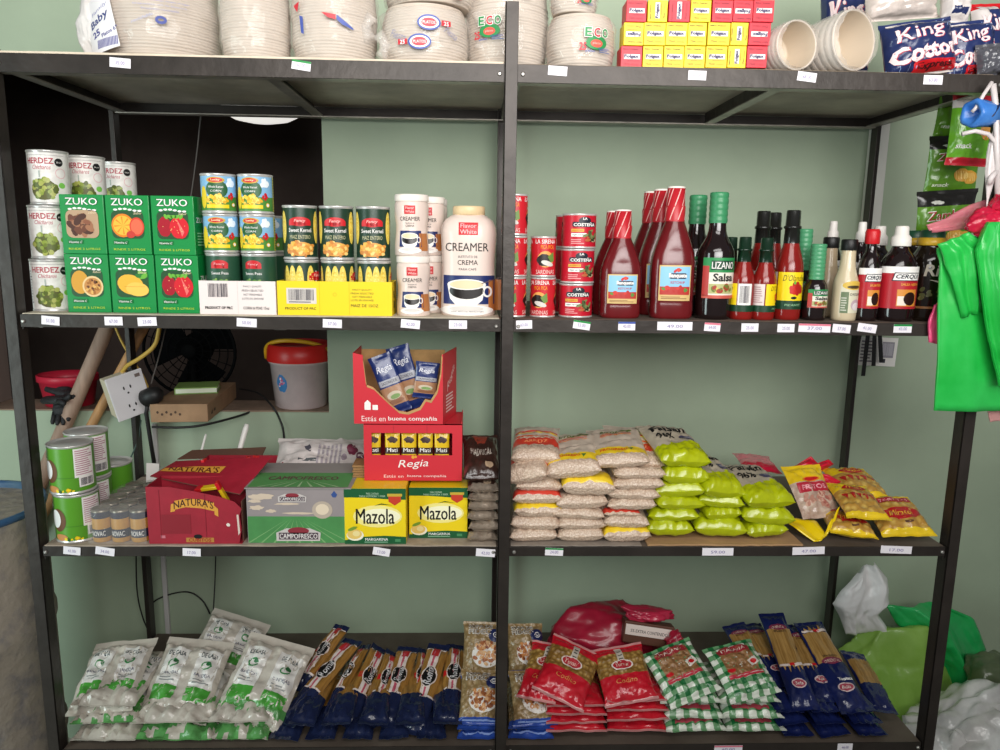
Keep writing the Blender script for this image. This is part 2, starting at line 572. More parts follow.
TAGS = [
    (110, 131, 63, 0, 'white price tag on top shelf edge below the foam plate pack marked Baby', 4, None),
    (292, 311, 65.5, 0, 'price tag with green top edge below foam plate packs, left half of top shelf', 8, GRN),
    (548, 567, 71, 0, 'white price tag below the plate pack marked ECO, just right of centre post', 3, None),
    (688, 706, 75.5, 0, 'white price tag on top shelf edge below the small yellow boxes', 1, None),
    (797, 816, 77, 0, 'white price tag below the two sleeves of foam cups, top shelf', 6, None),
    (923, 942, 80, 0, 'white price tag below the blue toilet paper bag, top shelf right end', 0, None),
    (42, 60, 320.5, 1, 'white price tag below the white pea cans, leftmost on second shelf', 5, None),
    (105, 123, 321, 1, 'white price tag below the passion fruit and mango drink boxes', 0, None),
    (138, 157, 321.5, 1, 'white price tag below mango and strawberry drink boxes, beside yellow hose', -2, None),
    (237, 257, 322.5, 1, 'white price tag below the white tray of corn cans', 3, None),
    (323, 342, 323.5, 1, 'white price tag below the yellow tray of corn cans', 2, None),
    (401, 420, 324, 1, 'white price tag below the stacked small creamer jars', 5, None),
    (449, 467, 324.5, 1, 'white price tag below the big creamer jar', 0, None),
    (516, 532, 324.5, 1, 'white price tag below the tall red sardine cans, touching centre post', -2, None),
    (573, 590, 325, 1, 'white price tag with green corner below the stacked red jalapeno cans', 8, GRN),
    (618, 635, 326, 1, 'white and blue price tag below the smaller ketchup bottle', 0, BLUE),
    (657, 692, 326, 1, 'wide white price tag below the large ketchup bottle', 0, None),
    (704, 720, 327, 1, 'white and red price tag below the dark salsa bottle', 3, PINK),
    (741, 758, 327.5, 1, 'white price tag below the hot sauce bottles with white back labels', 0, None),
    (777, 794, 328, 1, 'white price tag below the tall hot sauce bottle with yellow label', 0, None),
    (798, 830, 328, 1, 'wide price tag with pink top edge below the small green capped bottle', 1, PINK),
    (832, 850, 328.5, 1, 'white price tag below the pale cream dressing bottle', 4, None),
    (857, 876, 328, 1, 'white price tag below the dark sauce bottle with red cap', 7, None),
    (893, 911, 328.5, 1, 'grey green price tag below the white capped dark bottle, rightmost on second shelf', 0, GRN),
    (64, 81, 550.5, 2, 'white price tag below the green coconut milk cans, third shelf left end', 6, None),
    (96, 115, 551, 2, 'white price tag below the shrink wrapped little jars, third shelf', 9, None),
    (183, 201, 552, 2, 'white price tag below the opened dark red carton, third shelf', 3, None),
    (373, 390, 551.5, 2, 'tilted white price tag below the first yellow margarine carton', 10, None),
    (476, 495, 552.5, 2, 'white price tag below the brown coffee bags, left of centre post', 4, None),
    (545, 563, 551.5, 2, 'white price tag below the white rice bags, third shelf', 2, GRN),
    (702, 733, 551.5, 2, 'wide white price tag below the lime green rice bags', 0, None),
    (792, 824, 550.5, 2, 'wide white price tag below the yellow flap, second from the right on third shelf', -2, None),
    (880, 911, 549.5, 2, 'wide white price tag below the yellow snack bag, rightmost on third shelf', 2, None),
    (714, 742, 748.5, 3, 'white and pink price tag below the green checked pasta bags, bottom shelf', 0, PINK),
    (837, 852, 746.5, 3, 'white price tag below the blue spaghetti packs, bottom shelf right', 0, None),
]
for t in TAGS:
    price_tag(*t)

# ------------------------------------------------------------------ light
def area(name, loc, aim, sx, sy, power, c=(1, 1, 1)):
    d = bpy.data.lights.new(name, 'AREA')
    d.shape = 'RECTANGLE'
    d.size, d.size_y, d.energy, d.color = sx, sy, power, c
    o = bpy.data.objects.new(name, d)
    link(o)
    o.location = loc
    o.rotation_euler = (Vector(aim) - Vector(loc)).to_track_quat('-Z', 'Y').to_euler()
    return o
def spread(o, deg):
    o.data.spread = R(deg)
spread(area('ceiling_lamp_light', (1.15, -1.75, 2.75), (1.1, .6, 1.85), 1.9, .5, 14, (1, .97, .93)), 150)
spread(area('shopfront_light', (1.4, -2.3, 2.15), (1.1, .6, 2.45), 2.2, .9, 29, (1, .985, .96)), 105)
spread(area('doorway_light', (-1.5, -1.6, 1.15), (.5, .6, .75), .7, 1.9, 19, (.80, .98, .97)), 140)
wd = bpy.data.worlds.new('world')
wd.use_nodes = True
bg = wd.node_tree.nodes['Background']
bg.inputs['Color'].default_value = (.95, .97, 1, 1)
bg.inputs['Strength'].default_value = .12
scene.world = wd
vs = scene.view_settings
scene.display_settings.display_device = 'sRGB'
vs.view_transform = 'Standard'
vs.look = 'None'
vs.gamma = 1
vs.exposure = 0.06
vs.use_curve_mapping = False
# ------------------------------------------------------------------ second shelf: cans, cartons, jars and bottles
Z2 = ZS[1] + .0019
def can_parts(t, r, h, lm, art=None, turn=0.0, top=TIN, lab=(.006, .006)):
    b = MB()
    b.lathe([(r * .93, 0), (r, .001), (r, .003), (r * .965, .0048), (r * .965, h - .0048), (r, h - .003), (r, h - .0008), (r * .965, h), (r * .95, h - .003), (r * .78, h - .0032), (r * .76, h - .0024), (.0001, h - .0024)], top, 36, caps=False)
    b.lathe([(.0001, .0006), (r * .93, 0)], top, 36, caps=False)
    b.build('body', t)
    l = MB()
    l.lathe([(r * .972, lab[0]), (r * .972, h - lab[1])], lm, 40, caps=False)
    if art:
        art.lay(l, on_cyl(r * .972, 0, turn), du=.004, off=.0003)
    l.build('paper_label', t)
    return t

# white cans of peas
def pea_can(label, loc, rz, seed):
    r, h = .0405, .1135
    t = thing('pea_can', label, 'can', loc, (0, 0, rz), 'white cans of peas')
    a = Art()
    PEA = [M('#8a9a3e', .35), M('#6c7c2c', .35), M('#a8ac58', .35), M('#55601f', .4)]
    a.text('HERDEZ', 0, h * .80, .056, .012, M('#b0203c', .4), 2, .012)
    a.text('Chícharos', .004, h * .685, .036, .009, M('#b84a5c', .4), 2, 0, .35)
    a.oval(.005, h * .28, .026, .022, M('#5a5a2c', .5), 1)
    a.blobs(.005, h * .29, .025, .022, 46, .0052, PEA, 2, seed, .85)
    a.oval(.038, h * .78, .0085, .0085, BLACK, 2)
    a.text('SELLO', .038, h * .78, .011, .003, WHITE, 3)
    a.ring(.040, h * .58, .0105, .0105, .001, M('#e0a8b0', .5), 2)
    a.oval(.041, h * .36, .007, .006, M('#7cc456', .4), 2)
    a.rect(-.002, .001, h * .5, h * .62, M('#a8b0a8', .5), 1)
    a.lines(-.05, -.033, h * .15, h * .8, 12, PRINTC, 1)
    a.rect(-.045, .05, h * .9, h * .905, PRINTC, 1)
    can_parts(t, r, h, M('#efece6', .4, c2='#dcd8d2', vscale=60), a)
    return t
r, h = .0405, .1135
xa = XP(33, Z2 + .06, .07) + r * .98
pea_can('white pea can at the bottom of the leftmost stack, second shelf', (xa, .072, Z2), R(12), 1)
pea_can('white pea can in the middle of the leftmost stack, second shelf', (xa + .006, .073, Z2 + h + .0006), R(6), 2)
pea_can('white pea can with a black seal on top of the leftmost stack', (xa + .015, .072, Z2 + 2 * (h + .0006)), R(2), 3)
xb, xc = XP(86, 1.75, .170), XP(118.5, 1.75, .30)
for k in range(2):
    pea_can('white pea can inside the second stack behind the green drink boxes' + (', lowest' if k == 0 else ', middle'), (xb, .170, Z2 + k * (h + .0006)), R(3), 4 + k)
    pea_can('white pea can inside the rearmost stack behind the green drink boxes' + (', lowest' if k == 0 else ', middle'), (xc, .30, Z2 + k * (h + .0006)), R(-3), 7 + k)
pea_can('white pea can on top of the middle stack, second from the left', (xb, .170, Z2 + 2 * (h + .0006)), R(3), 6)
pea_can('white pea can on top of the rearmost stack, partly below the rear post', (xc, .30, Z2 + 2 * (h + .0006)), R(-3), 9)

# green drink powder cartons
GB = M('#0d8a40', .38, coat=.2)
def drink_box(label, x0, x1, z0, z1, fruit, y0=.03, d=.085, rz=0, seed=1):
    w, h = x1 - x0, z1 - z0
    t = thing('drink_mix_box', label, 'box', ((x0 + x1) / 2, y0, z0), (0, 0, rz), 'green drink powder boxes')
    MB().box(-w / 2, w / 2, 0, d, 0, h, GB, bev=.0012).build('carton', t)
    a = Art()
    a.text('ZUKO', 0, h * .885, w * .72, h * .115, WHITE, 3, .035)
    a.text('ZUKO', .0, h * .885, w * .75, h * .13, M('#0a5a2c', .4), 2, .06)
    for k in range(6):
        a.oval(-w * .27 + k * w * .11, h * .755 + .002 * math.sin(k), w * .05, h * .018, WHITE, 2, 8)
    a.rrect(-w * .38, w * .36, h * .27, h * .74, w * .12, M('#24502c', .4), 1)
    cx, cy = -w * .01, h * .49
    if fruit == 'chocolate':
        a.rrect(-w * .38, w * .36, h * .27, h * .74, w * .14, M('#b89878', .4), 2)
        a.blobs(cx - .006, cy - .002, w * .25, h * .17, 26, .011, [M('#6a3a26', .4), M('#8a5238', .4), M('#4c281a', .4), M('#a06c4c', .4)], 3, seed, .6)
    elif fruit == 'orange':
        a.oval(-w * .12, cy, w * .26, h * .2, ORG, 3); a.oval(-w * .12, cy, w * .22, h * .165, M('#f2b83c', .4), 3.3)
        for k in range(8):
            q = k * PI / 4
            a.poly([(-w * .12, cy), (-w * .12 + w * .2 * math.cos(q), cy + h * .15 * math.sin(q)), (-w * .12 + w * .2 * math.cos(q + .18), cy + h * .15 * math.sin(q + .18))], ORG, 3.6)
        a.oval(w * .2, cy - h * .02, w * .17, h * .16, M('#d8402c', .4), 4); a.oval(w * .2, cy - h * .02, w * .14, h * .13, M('#e86a4a', .4), 4.3)
        a.oval(w * .05, cy - h * .15, w * .1, h * .06, M('#c83a30', .4), 4.6)
    elif fruit == 'strawberry':
        a.oval(-w * .2, cy - h * .01, w * .16, h * .17, M('#a8182a', .35), 3, wob=.1); a.oval(w * .14, cy - h * .02, w * .22, h * .19, M('#d4222e', .35), 3.4, wob=.1)
        a.poly([(w * .08, cy + h * .14), (w * .2, cy - h * .18), (w * .26, cy - h * .1)], M('#e8706a', .4), 3.8)
        for k in range(5):
            a.oval(-w * .16 + k * w * .09, cy + h * .16, w * .07, h * .028, LGRN, 4, 8, rot=(k - 2) * .5)
        a.blobs(0, cy - h * .02, w * .3, h * .14, 14, .0012, [M('#f0b878', .4)], 5, seed)
    elif fruit == 'passion':
        a.oval(-w * .17, cy + h * .03, w * .2, h * .2, M('#d49a30', .4), 3); a.oval(w * .12, cy - h * .04, w * .24, h * .18, M('#e8c890', .4), 3.4)
        a.oval(w * .12, cy - h * .04, w * .2, h * .15, M('#c88a48', .4), 3.6)
        a.blobs(w * .12, cy - h * .04, w * .16, h * .12, 26, .0034, [M('#6a3a1c', .4), M('#e0b060', .4), M('#a86a2c', .4)], 4, seed)
    else:
        a.oval(-w * .05, cy, w * .3, h * .17, M('#f0b43a', .4), 3, rot=-.25); a.oval(w * .1, cy - h * .08, w * .26, h * .12, M('#f6c456', .4), 3.5, rot=-.1)
        a.lines(-w * .2, w * .3, cy - h * .04, cy - h * .03, 1, M('#c07c1c', .4), 4)
        a.blobs(w * .2, cy + h * .16, w * .12, h * .05, 8, .006, [LGRN, M('#2c7a30', .4)], 3.2, seed)
    a.text('Sabor', w * .24, h * .70, w * .2, h * .04, CREAM, 5, 0, .3)
    a.rect(-w * .36, -w * .02, h * .17, h * .235, M('#0a6a30', .4), 4); a.text('Vitamina C', -w * .19, h * .2, w * .3, h * .035, WHITE, 5, .02, .3)
    a.text('RINDE 2 LITROS', 0, h * .085, w * .72, h * .034, M('#c4d83a', .4), 3, .01)
    pr = MB()
    a.lay(pr, on_front(0, 0, 0))
    b = Art()
    b.text('ZUKO', d * .5, h * .6, d * .8, h * .09, WHITE, 2, .035)
    b.lines(d * .15, d * .85, h * .15, h * .4, 5, M('#8fce9a', .5), 1, seed)
    b.lay(pr, on_side(w / 2, 0, 0))
    pr.build('print', t)
    return t
zt = P(100, 254, .03).z
zz = P(120, 195, .03).z
def dbx(a, b, top):
    z = (zz + zt) / 2 if top else (Z2 + zt) / 2
    return XP(a, z, .03), XP(b, z, .03)
for (a, b, f, txt) in ((66, 109.5, 'passion', 'green drink box with passion fruit picture, bottom row left'), (111, 155, 'mango', 'green drink box with a cut mango picture, bottom row centre'), (156.5, 199, 'strawberry', 'green drink box with strawberry picture, bottom row')):
    x0, x1 = dbx(a, b, 0)
    drink_box(txt, x0, x1, Z2 + .0004, zt - .0005, f)
for (a, b, f, txt, rz) in ((61, 105, 'chocolate', 'green drink box with brown pod picture, top row left', 0), (106.5, 150, 'orange', 'green drink box with orange and tangerine picture, top row centre', 0), (152, 194.5, 'strawberry', 'green drink box with strawberry picture, top row', 0)):
    x0, x1 = dbx(a, b, 1)
    drink_box(txt, x0, x1, zt, zz, f, rz=rz, seed=3)

# small corn cans over a white tray
CB = P(222, 253, .065).z - Z2 - .0026
def corn_small(label, loc, kind, rz=0):
    r, h = .0375, (.0835 if kind == 'sky' else CB)
    t = thing('corn_can', label, 'can', loc, (0, 0, rz), 'small cans of corn')
    a = Art()
    if kind == 'sky':
        a.rect(-.075, .075, .006, h * .42, M('#4e8a3a', .4), 0)
        a.blobs(.022, h * .75, .012, .008, 8, .006, [M('#eef4f8', .4)], 1, 3)
        a.oval(-.004, h * .60, .023, h * .23, M('#1f5a30', .4), 2)
        a.oval(-.006, h * .83, .019, .0065, M('#c8a02c', .4), 3); a.oval(-.006, h * .83, .015, .0045, RED, 3.5); a.text('Lucky', -.006, h * .83, .018, .005, M('#f4e6b0', .4), 4, .02)
        a.text('Whole Kernel', -.006, h * .66, .030, .0045, WHITE, 4, .02); a.text('CORN', -.006, h * .56, .022, .004, WHITE, 4, .02)
        a.blobs(-.004, h * .33, .021, .011, 46, .0038, [M('#f0c430', .4), M('#e0a81c', .4), M('#f8dc60', .4)], 5, 5, .8)
        a.rect(-.026, .02, h * .13, h * .22, M('#f0d020', .4), 6)
        a.oval(-.034, h * .4, .008, h * .28, M('#e8cc34', .4), 3)
        a.blobs(.024, h * .43, .006, .005, 5, .004, [RED], 6, 2)
        a.oval(.031, h * .22, .0045, .0045, M('#f0b830', .4), 6); a.oval(.031, h * .22, .003, .003, WHITE, 7)
        a.rect(.05, .085, .006, h - .006, M('#c8bc3a', .4), 2); a.lines(.053, .08, h * .1, h * .9, 12, M('#50603a', .5), 3)
        lm = M('#86b8dc', .4)
    else:
        a.oval(-.002, h * .82, .018, h * .07, RED, 2); a.rect(-.02, .016, h * .75, h * .82, RED, 2); a.text('Fancy', -.002, h * .82, .022, .006, M('#f0b0b0', .4), 3)
        a.text('Sweet Peas', -.002, h * .67, .036, .006, WHITE, 3, .02); a.rect(-.024, .022, .006, h * .60, M('#1c4a2c', .4), 1)
        a.blobs(0, h * .48, .022, .012, 30, .004, [M('#5e8a3c', .4), M('#7ca04c', .4)], 3, 6)
        lm = M('#264e38', .4)
    can_parts(t, r, h, lm, a)
    return t
tx0, tx1 = XP(199.5, Z2 + .03, .022), XP(276, Z2 + .03, .022)
tw = tx1 - tx0
yx0, yx1 = XP(277.5, Z2 + .03, .022), XP(392, Z2 + .03, .022)
def tray(x0, x1, y0, d, h, m, label, art, name='can_tray'):
    t = thing(name, label, 'tray', ((x0 + x1) / 2, y0, Z2), (0, 0, 0), 'card trays holding cans')
    w = x1 - x0
    k = .0022
    mb = MB()
    mb.box(-w / 2, w / 2, 0, d, 0, .002, m)
    mb.box(-w / 2, w / 2, 0, k, .002, h, m); mb.box(-w / 2, w / 2, d - k, d, .002, h, m)
    mb.box(-w / 2, -w / 2 + k, k, d - k, .002, h, m); mb.box(w / 2 - k, w / 2, k, d - k, .002, h * .98, m)
    art(w, h).lay(mb, on_front(0, 0, 0))
    b = Art(); b.rect(.03, .045, h * .5, h * .72, BLACK, 1); b.rect(.03, .045, h * .2, h * .42, BLACK, 1)
    b.lay(mb, on_side(w / 2, 0, 0))
    mb.build('carton', t)
def art_white(w, h):
    a = Art()
    a.bars(-w * .38, -w * .12, h * .52, h * .92, 16, INK, 1, 3)
    a.text('PRODUCT OF PRC', -w * .25, h * .2, w * .36, h * .085, BLACK, 1, .04)
    a.text('CORN & PEAS 15oz', w * .24, h * .2, w * .34, h * .085, BLACK, 1, .04)
    a.rect(w * .0, w * .004, .002, h, M('#cfc0bc', .6), .5)
    for k, s in enumerate(('FANCY QUALITY', 'FRESH SELECTED', 'NOT PERISHABLE', 'LOTE EN ENVASE')):
        a.text(s, w * .2, h * (.84 - .12 * k), w * (.24 + .04 * (k % 2)), h * .06, INK, 1)
    return a
def art_yellow(w, h):
    a = Art()
    a.rect(-w * .42, -w * .16, h * .34, h * .80, M('#d8cfc8', .5), .5); a.bars(-w * .40, -w * .18, h * .44, h * .76, 22, INK, 1, 4); a.lines(-w * .40, -w * .2, h * .36, h * .42, 1, INK, 1)
    a.text('PRODUCT OF PRC', -w * .30, h * .2, w * .27, h * .075, M('#4a4410', .5), 1, .02)
    a.text('MAIZ DE 15OZ', w * .26, h * .3, w * .24, h * .085, M('#2a2810', .5), 1, .03)
    for k, s in enumerate(('FANCY QUALITY', 'FRESH SELECTED', 'NOT PERISHABLE', 'LOTE EN ENVASE')):
        a.text(s, w * .24, h * (.76 - .1 * k), w * (.17 + .03 * (k % 2)), h * .055, M('#5a5418', .5), 1)
    a.rect(-w * .135, -w * .132, .002, h, M('#c8a808', .5), .5); a.rect(w * .125, w * .128, .002, h, M('#c8a808', .5), .5)
    a.ring(w * 0, h * .62, .004, .004, .0008, M('#c8a808', .5), 1)
    return a
tray(tx0, tx1, .022, .172, P(238, 281, .022).z - Z2, M('#e9dcd8', .6), 'white card tray with barcode holding small corn cans', art_white)
tray(yx0, yx1, .022, .095, P(335, 281.5, .022).z - Z2, M('#f0d012', .5), 'yellow card tray with barcode holding tall corn cans', art_yellow)
for i, px in enumerate((220.5, 257)):
    side = 'left' if i == 0 else 'right'
    xx = tx0 + .0405 + i * .0795
    for row, yy in enumerate((.0655, .1455)):
        for k in range(3):
            where = ('bottom', 'middle', 'top')[k]
            lab = '%s can, %s of the %s %s column in the white tray' % ('dark green pea' if k == 0 else 'sky blue corn', where, 'front' if row == 0 else 'rear', side)
            if row == 1 and k == 2:
                continue
            corn_small(lab, (xx - .001 * k, yy, Z2 + .0026 + (0 if k == 0 else CB + .0006 + (k - 1) * .0841)), 'red' if k == 0 else 'sky', R(8 - 12 * i + 5 * k))
# tall corn cans in the yellow tray
def corn_tall(label, loc, turned, rz=0):
    r, h = .0378, .1165
    t = thing('corn_can', label, 'can', loc, (0, 0, rz), 'tall cans of corn')
    a = Art()
    CORN = M('#e8cc58', .4)
    off = r * PI * .5 if turned else 0
    a.oval(off, h * .70, .0235, h * .085, RED, 3); a.rect(off - .0235, off + .0235, h * .63, h * .70, RED, 3); a.text('Fancy', off, h * .71, .024, .008, M('#f2b8b0', .4), 4, .01, .2)
    a.text('Sweet Kernel', off, h * .545, .048, .0085, WHITE, 4, .03)
    a.text('MAIZ ENTERO', off, h * .42, .044, .008, M('#c8c49a', .4), 4, .0)
    a.oval(off, h * .2, .03, h * .13, M('#e0a048', .4), 2)
    a.blobs(off, h * .2, .03, h * .135, 60, .0045, [M('#e8b048', .4), M('#d8903c', .4), M('#f0cc78', .4), M('#c8803a', .4)], 3, 4, .7)
    for q in (.040, -.040) if not turned else (.040, -.040, 0.0, .016, -.016):
        a.oval(off * 0 + q, h * .60, .0085, h * .30, CORN, 2)
        a.blobs(q, h * .6, .005, h * .26, 26, .002, [M('#d8b440', .4), M('#f0dc7c', .4)], 2.4, 3)
    a.bars(.052, .064, h * .2, h * .8, 1, M('#c8c8c0', .4), 3)
    can_parts(t, r, h, M('#1f3a2a', .35), a)
    return t
for i in range(3):
    xx = yx0 + .044 + i * (yx1 - yx0 - .088) / 2
    w3 = ('left', 'centre', 'right')[i]
    corn_tall('tall corn can sunk in the yellow tray, %s column' % w3, (xx, .0705, Z2 + .0026), True, R((-20, 0, 14)[i]))
    corn_tall('tall corn can on top of a lower can, %s column of yellow tray' % w3, (xx - .001, .070, Z2 + .0026 + .1171), False, R((12, 4, 4)[i]))

# creamer jars
CRM = M('#e2cfc4', .38, coat=.3); LID = M('#f0e6dc', .45)
def cup_art(a, cx, cy, s, ht):
    a.rect(-s * 1.15, s * 1.25, cy - ht * .5, cy + ht * .52, M('#1e2c62', .35), 1)
    a.rect(s * .98, s * 2.2, cy - ht * .75, cy + ht * .36, M('#b4713c', .35), 1.2)
    a.poly([(-s * .95, cy + ht * .2), (s * .85, cy + ht * .2), (s * .7, cy - ht * .35), (s * .3, cy - ht * .62), (-s * .45, cy - ht * .62), (-s * .82, cy - ht * .3)], M('#efeae4', .35), 2)
    a.oval(-s * .05, cy - ht * .02, s * .8, ht * .30, M('#1c1512', .3), 3)
    a.oval(-s * .05, cy + ht * .2, s * .9, ht * .19, M('#efeae4', .35), 4); a.oval(-s * .05, cy + ht * .2, s * .78, ht * .155, M('#e8cfa8', .35), 5)
    a.ring(s * .92, cy - ht * .05, s * .22, ht * .2, s * .09, M('#efeae4', .35), 3)
    a.oval(-s * .05, cy - ht * .72, s * 1.25, ht * .2, M('#f4efe9', .35), 4); a.oval(-s * .05, cy - ht * .66, s * .8, ht * .1, M('#d8d2cc', .35), 5)
def creamer_small(label, loc, rz=0):
    r, h = .0372, .131
    t = thing('creamer_jar', label, 'jar', loc, (0, 0, rz), 'small jars of coffee creamer')
    prof = [(r * .95, 0), (r, .003), (r, .02), (r * .93, .05), (r * .92, .065), (r * .99, .085), (r, .105), (r * .98, .112), (r * .9, .118)]
    def rf(z):
        for (a, b), (c, d) in zip(prof, prof[1:]):
            if b <= z <= d:
                return a + (c - a) * (z - b) / (d - b)
        return r
    MB().lathe(prof, CRM, 36).build('body', t)
    MB().lathe([(r * .99, .1165), (r * 1.0, .118), (r * 1.0, .1285), (r * .96, h), (.0001, h)], LID, 36).build('lid', t)
    a = Art()
    a.rect(-.012, .012, .089, .107, RED, 1); a.text('Flavor\nWhite', 0, .098, .019, .013, M('#f0b8b4', .4), 2, .02)
    a.text('CREAMER', 0, .079, .046, .0085, BLACK, 2); a.text('Sustituto de', 0, .070, .02, .003, INK, 2); a.text('CREMA', 0, .064, .02, .004, BLACK, 2)
    cup_art(a, 0, .036, .0215, .034)
    REFR[0] = r
    l = MB(); a.lay(l, on_cyl(rf), du=.005, dv=.006); REFR[0] = None
    l.build('print', t)
    return t
x1_, x2_ = XP(413.5, Z2 + .05, .06), XP(411, Z2 + .2, .06)
creamer_small('small creamer jar standing on the shelf, under another creamer jar', (x1_, .06, Z2), R(0))
creamer_small('small creamer jar stacked on top at the front, white lid', (x1_ - .003, .06, Z2 + .1316), R(-2))
for k, (yy, xx) in enumerate(((.145, 429), (.23, 432))):
    X = XP(xx, 1.6, yy)
    creamer_small('small creamer jar standing in the %s row behind the front creamer jars, lower' % ('second', 'third')[k], (X, yy, Z2), R(0))
    creamer_small('small creamer jar on top in the %s row behind the front creamer jars' % ('second', 'third')[k], (X, yy, Z2 + .1316), R(-4))
t = thing('creamer_jar', 'large creamer jar with tan lid and coffee cup picture', 'jar', (XP(468.5, Z2 + .08, .085), .085, Z2), (0, 0, R(-2)))
r, h = .0625, .241
prof = [(r * .93, 0), (r * .985, .004), (r * .99, .02), (r * .96, .08), (r * .945, .115), (r * .985, .16), (r, .182), (r * .97, .196), (r * .86, .21), (r * .66, .2195), (r * .55, .223)]
def crf(z):
    for (a, b), (c, d) in zip(prof, prof[1:]):
        if b <= z <= d:
            return a + (c - a) * (z - b) / (d - b)
    return r
flat = lambda a, z: (math.copysign(abs(math.cos(a)) ** .82, math.cos(a)), .8 * math.copysign(abs(math.sin(a)) ** .82, math.sin(a)))
MB().lathe(prof, CRM, 64, sq=flat).build('body', t)
MB().lathe([(r * .54, .2215), (r * .575, .223), (r * .575, .238), (r * .55, h), (.0001, h)], M('#e0c69a', .4), 40).build('lid', t)
a = Art()
a.rect(-.020, .022, .178, .205, RED, 1); a.text('Flavor\nWhite', .001, .1915, .036, .022, M('#f0b0b0', .4), 2, .02)
a.text('CREAMER', -.002, .152, .094, .018, BLACK, 2, .005); a.text('SUSTITUTO DE', .0, .131, .042, .005, INK, 2); a.text('CREMA', .0, .1185, .044, .0105, BLACK, 2, .005); a.text('PARA CAFÉ', 0, .1045, .038, .006, INK, 2)
cup_art(a, 0, .058, .047, .062)
a.text('CONT. NETO 1 kg   REVUELVA BIEN', .0, .0105, .07, .004, PRINTC, 9)

a.poly([(.03, .072), (.075, .086), (.075, .0875), (.03, .074)], M('#6c5a58', .4), 8)
def on_flat(u, v):
    rr = crf(v)
    e = 1 / .82
    x = max(-.999, min(.999, u / rr))
    c = abs(x) ** e
    y = -.8 * rr * (max(0, 1 - c * c) ** .5) ** .82
    return Vector((u, y, v)), Vector((x * .7, -(1 - abs(x) ** 2 * .5), 0)).normalized()
a.lay(l := MB(), on_flat, du=.004, dv=.006)
l.build('print', t)

# red sardine cans
def sardine(label, loc, rz=0):
    r, h = .0285, .0885
    t = thing('sardine_can', label, 'can', loc, (0, 0, rz), 'slim red sardine cans')
    a = Art()
    for k in range(-1, 2):
        o = k * .056
        a.text('LA SIRENA', o, h * .87, .046, .009, WHITE, 3, .02); a.text('PICA PICA', o + .004, h * .74, .03, .009, ORG, 3, .03)
        a.oval(o, h * .44, .018, h * .2, M('#e8a050', .4), 2); a.oval(o - .003, h * .42, .016, h * .15, M('#241a18', .35), 3, wob=.2); a.oval(o + .004, h * .34, .014, h * .06, M('#d8d0c8', .4), 4, rot=-.3)
        a.poly([(o + .004, h * .5), (o + .018, h * .62), (o + .02, h * .4), (o + .012, h * .36)], M('#6a8a3c', .4), 4)
        a.text('SARDINAS', o, h * .13, .042, .009, M('#f0c8c0', .4), 3, .01)
    can_parts(t, r, h, M('#c8202c', .35), a, lab=(.004, .004))
    return t
sx = XP(513.5, Z2 + .06, .05); sx2 = XP(543, Z2 + .06, .05)
for k in range(3):
    sardine('slim red sardine can half hidden by the centre post, %s of three' % ('lowest', 'middle', 'topmost')[k], (sx + .001 * (k % 2), .05, Z2 + k * .0892), R(-30 + 4 * k))
for k in range(2):
    sardine('slim red sardine can in the two high stack, %s can' % ('lower', 'upper')[k], (sx2 - .001 * k, .052, Z2 + k * .0892), R(-24 + 30 * k))
# stacked jalapeno cans
def jalapeno(label, loc, rz=0):
    r, h = .0383, .0755
    t = thing('jalapeno_can', label, 'can', loc, (0, 0, rz), 'red cans of jalapeno peppers')
    a = Art()
    for o in (-.09, .004):
        a.oval(o, h * .80, .014, h * .10, M('#1c2430', .4), 2); a.text('LA', o, h * .85, .01, .005, WHITE, 4, .03)
        a.rrect(o - .028, o + .028, h * .62, h * .76, .004, M('#1c2430', .4), 2); a.text('COSTEÑA', o, h * .69, .05, .0085, WHITE, 4, .03)
        a.rect(o - .03, o - .002, h * .48, h * .56, M('#e0a83c', .4), 2); a.text('JALAPEÑOS', o - .016, h * .52, .024, .004, DRED, 3)
        a.rect(o - .03, o + .004, h * .34, h * .44, WHITE, 2); a.text('rajas verdes', o - .013, h * .39, .028, .0045, DGRN, 3, .01)
        a.blobs(o + .019, h * .34, .018, h * .16, 18, .007, [M('#4c5a34', .4), M('#7a8450', .4), M('#c8b890', .4), M('#2c3420', .4), M('#b86038', .4)], 3, 5, .4)
        a.lines(o - .03, o, h * .12, h * .28, 3, M('#e8a0a0', .5), 2)
    can_parts(t, r, h, M('#c0182c', .35), a, lab=(.004, .004))
    return t
jx = XP(577, Z2 + .1, .06)
for k in range(3):
    jalapeno('red jalapeno can in the three high front stack, %s' % ('lowest', 'middle', 'topmost')[k], (jx + .0015 * k - .001, .062, Z2 + k * .0761), R(-4 + 5 * k))
for k in range(3):
    jalapeno('red jalapeno can in the stack right behind the front one, %s' % ('lowest', 'middle', 'topmost')[k], (jx - .003, .15, Z2 + k * .0761), R(10 * k))

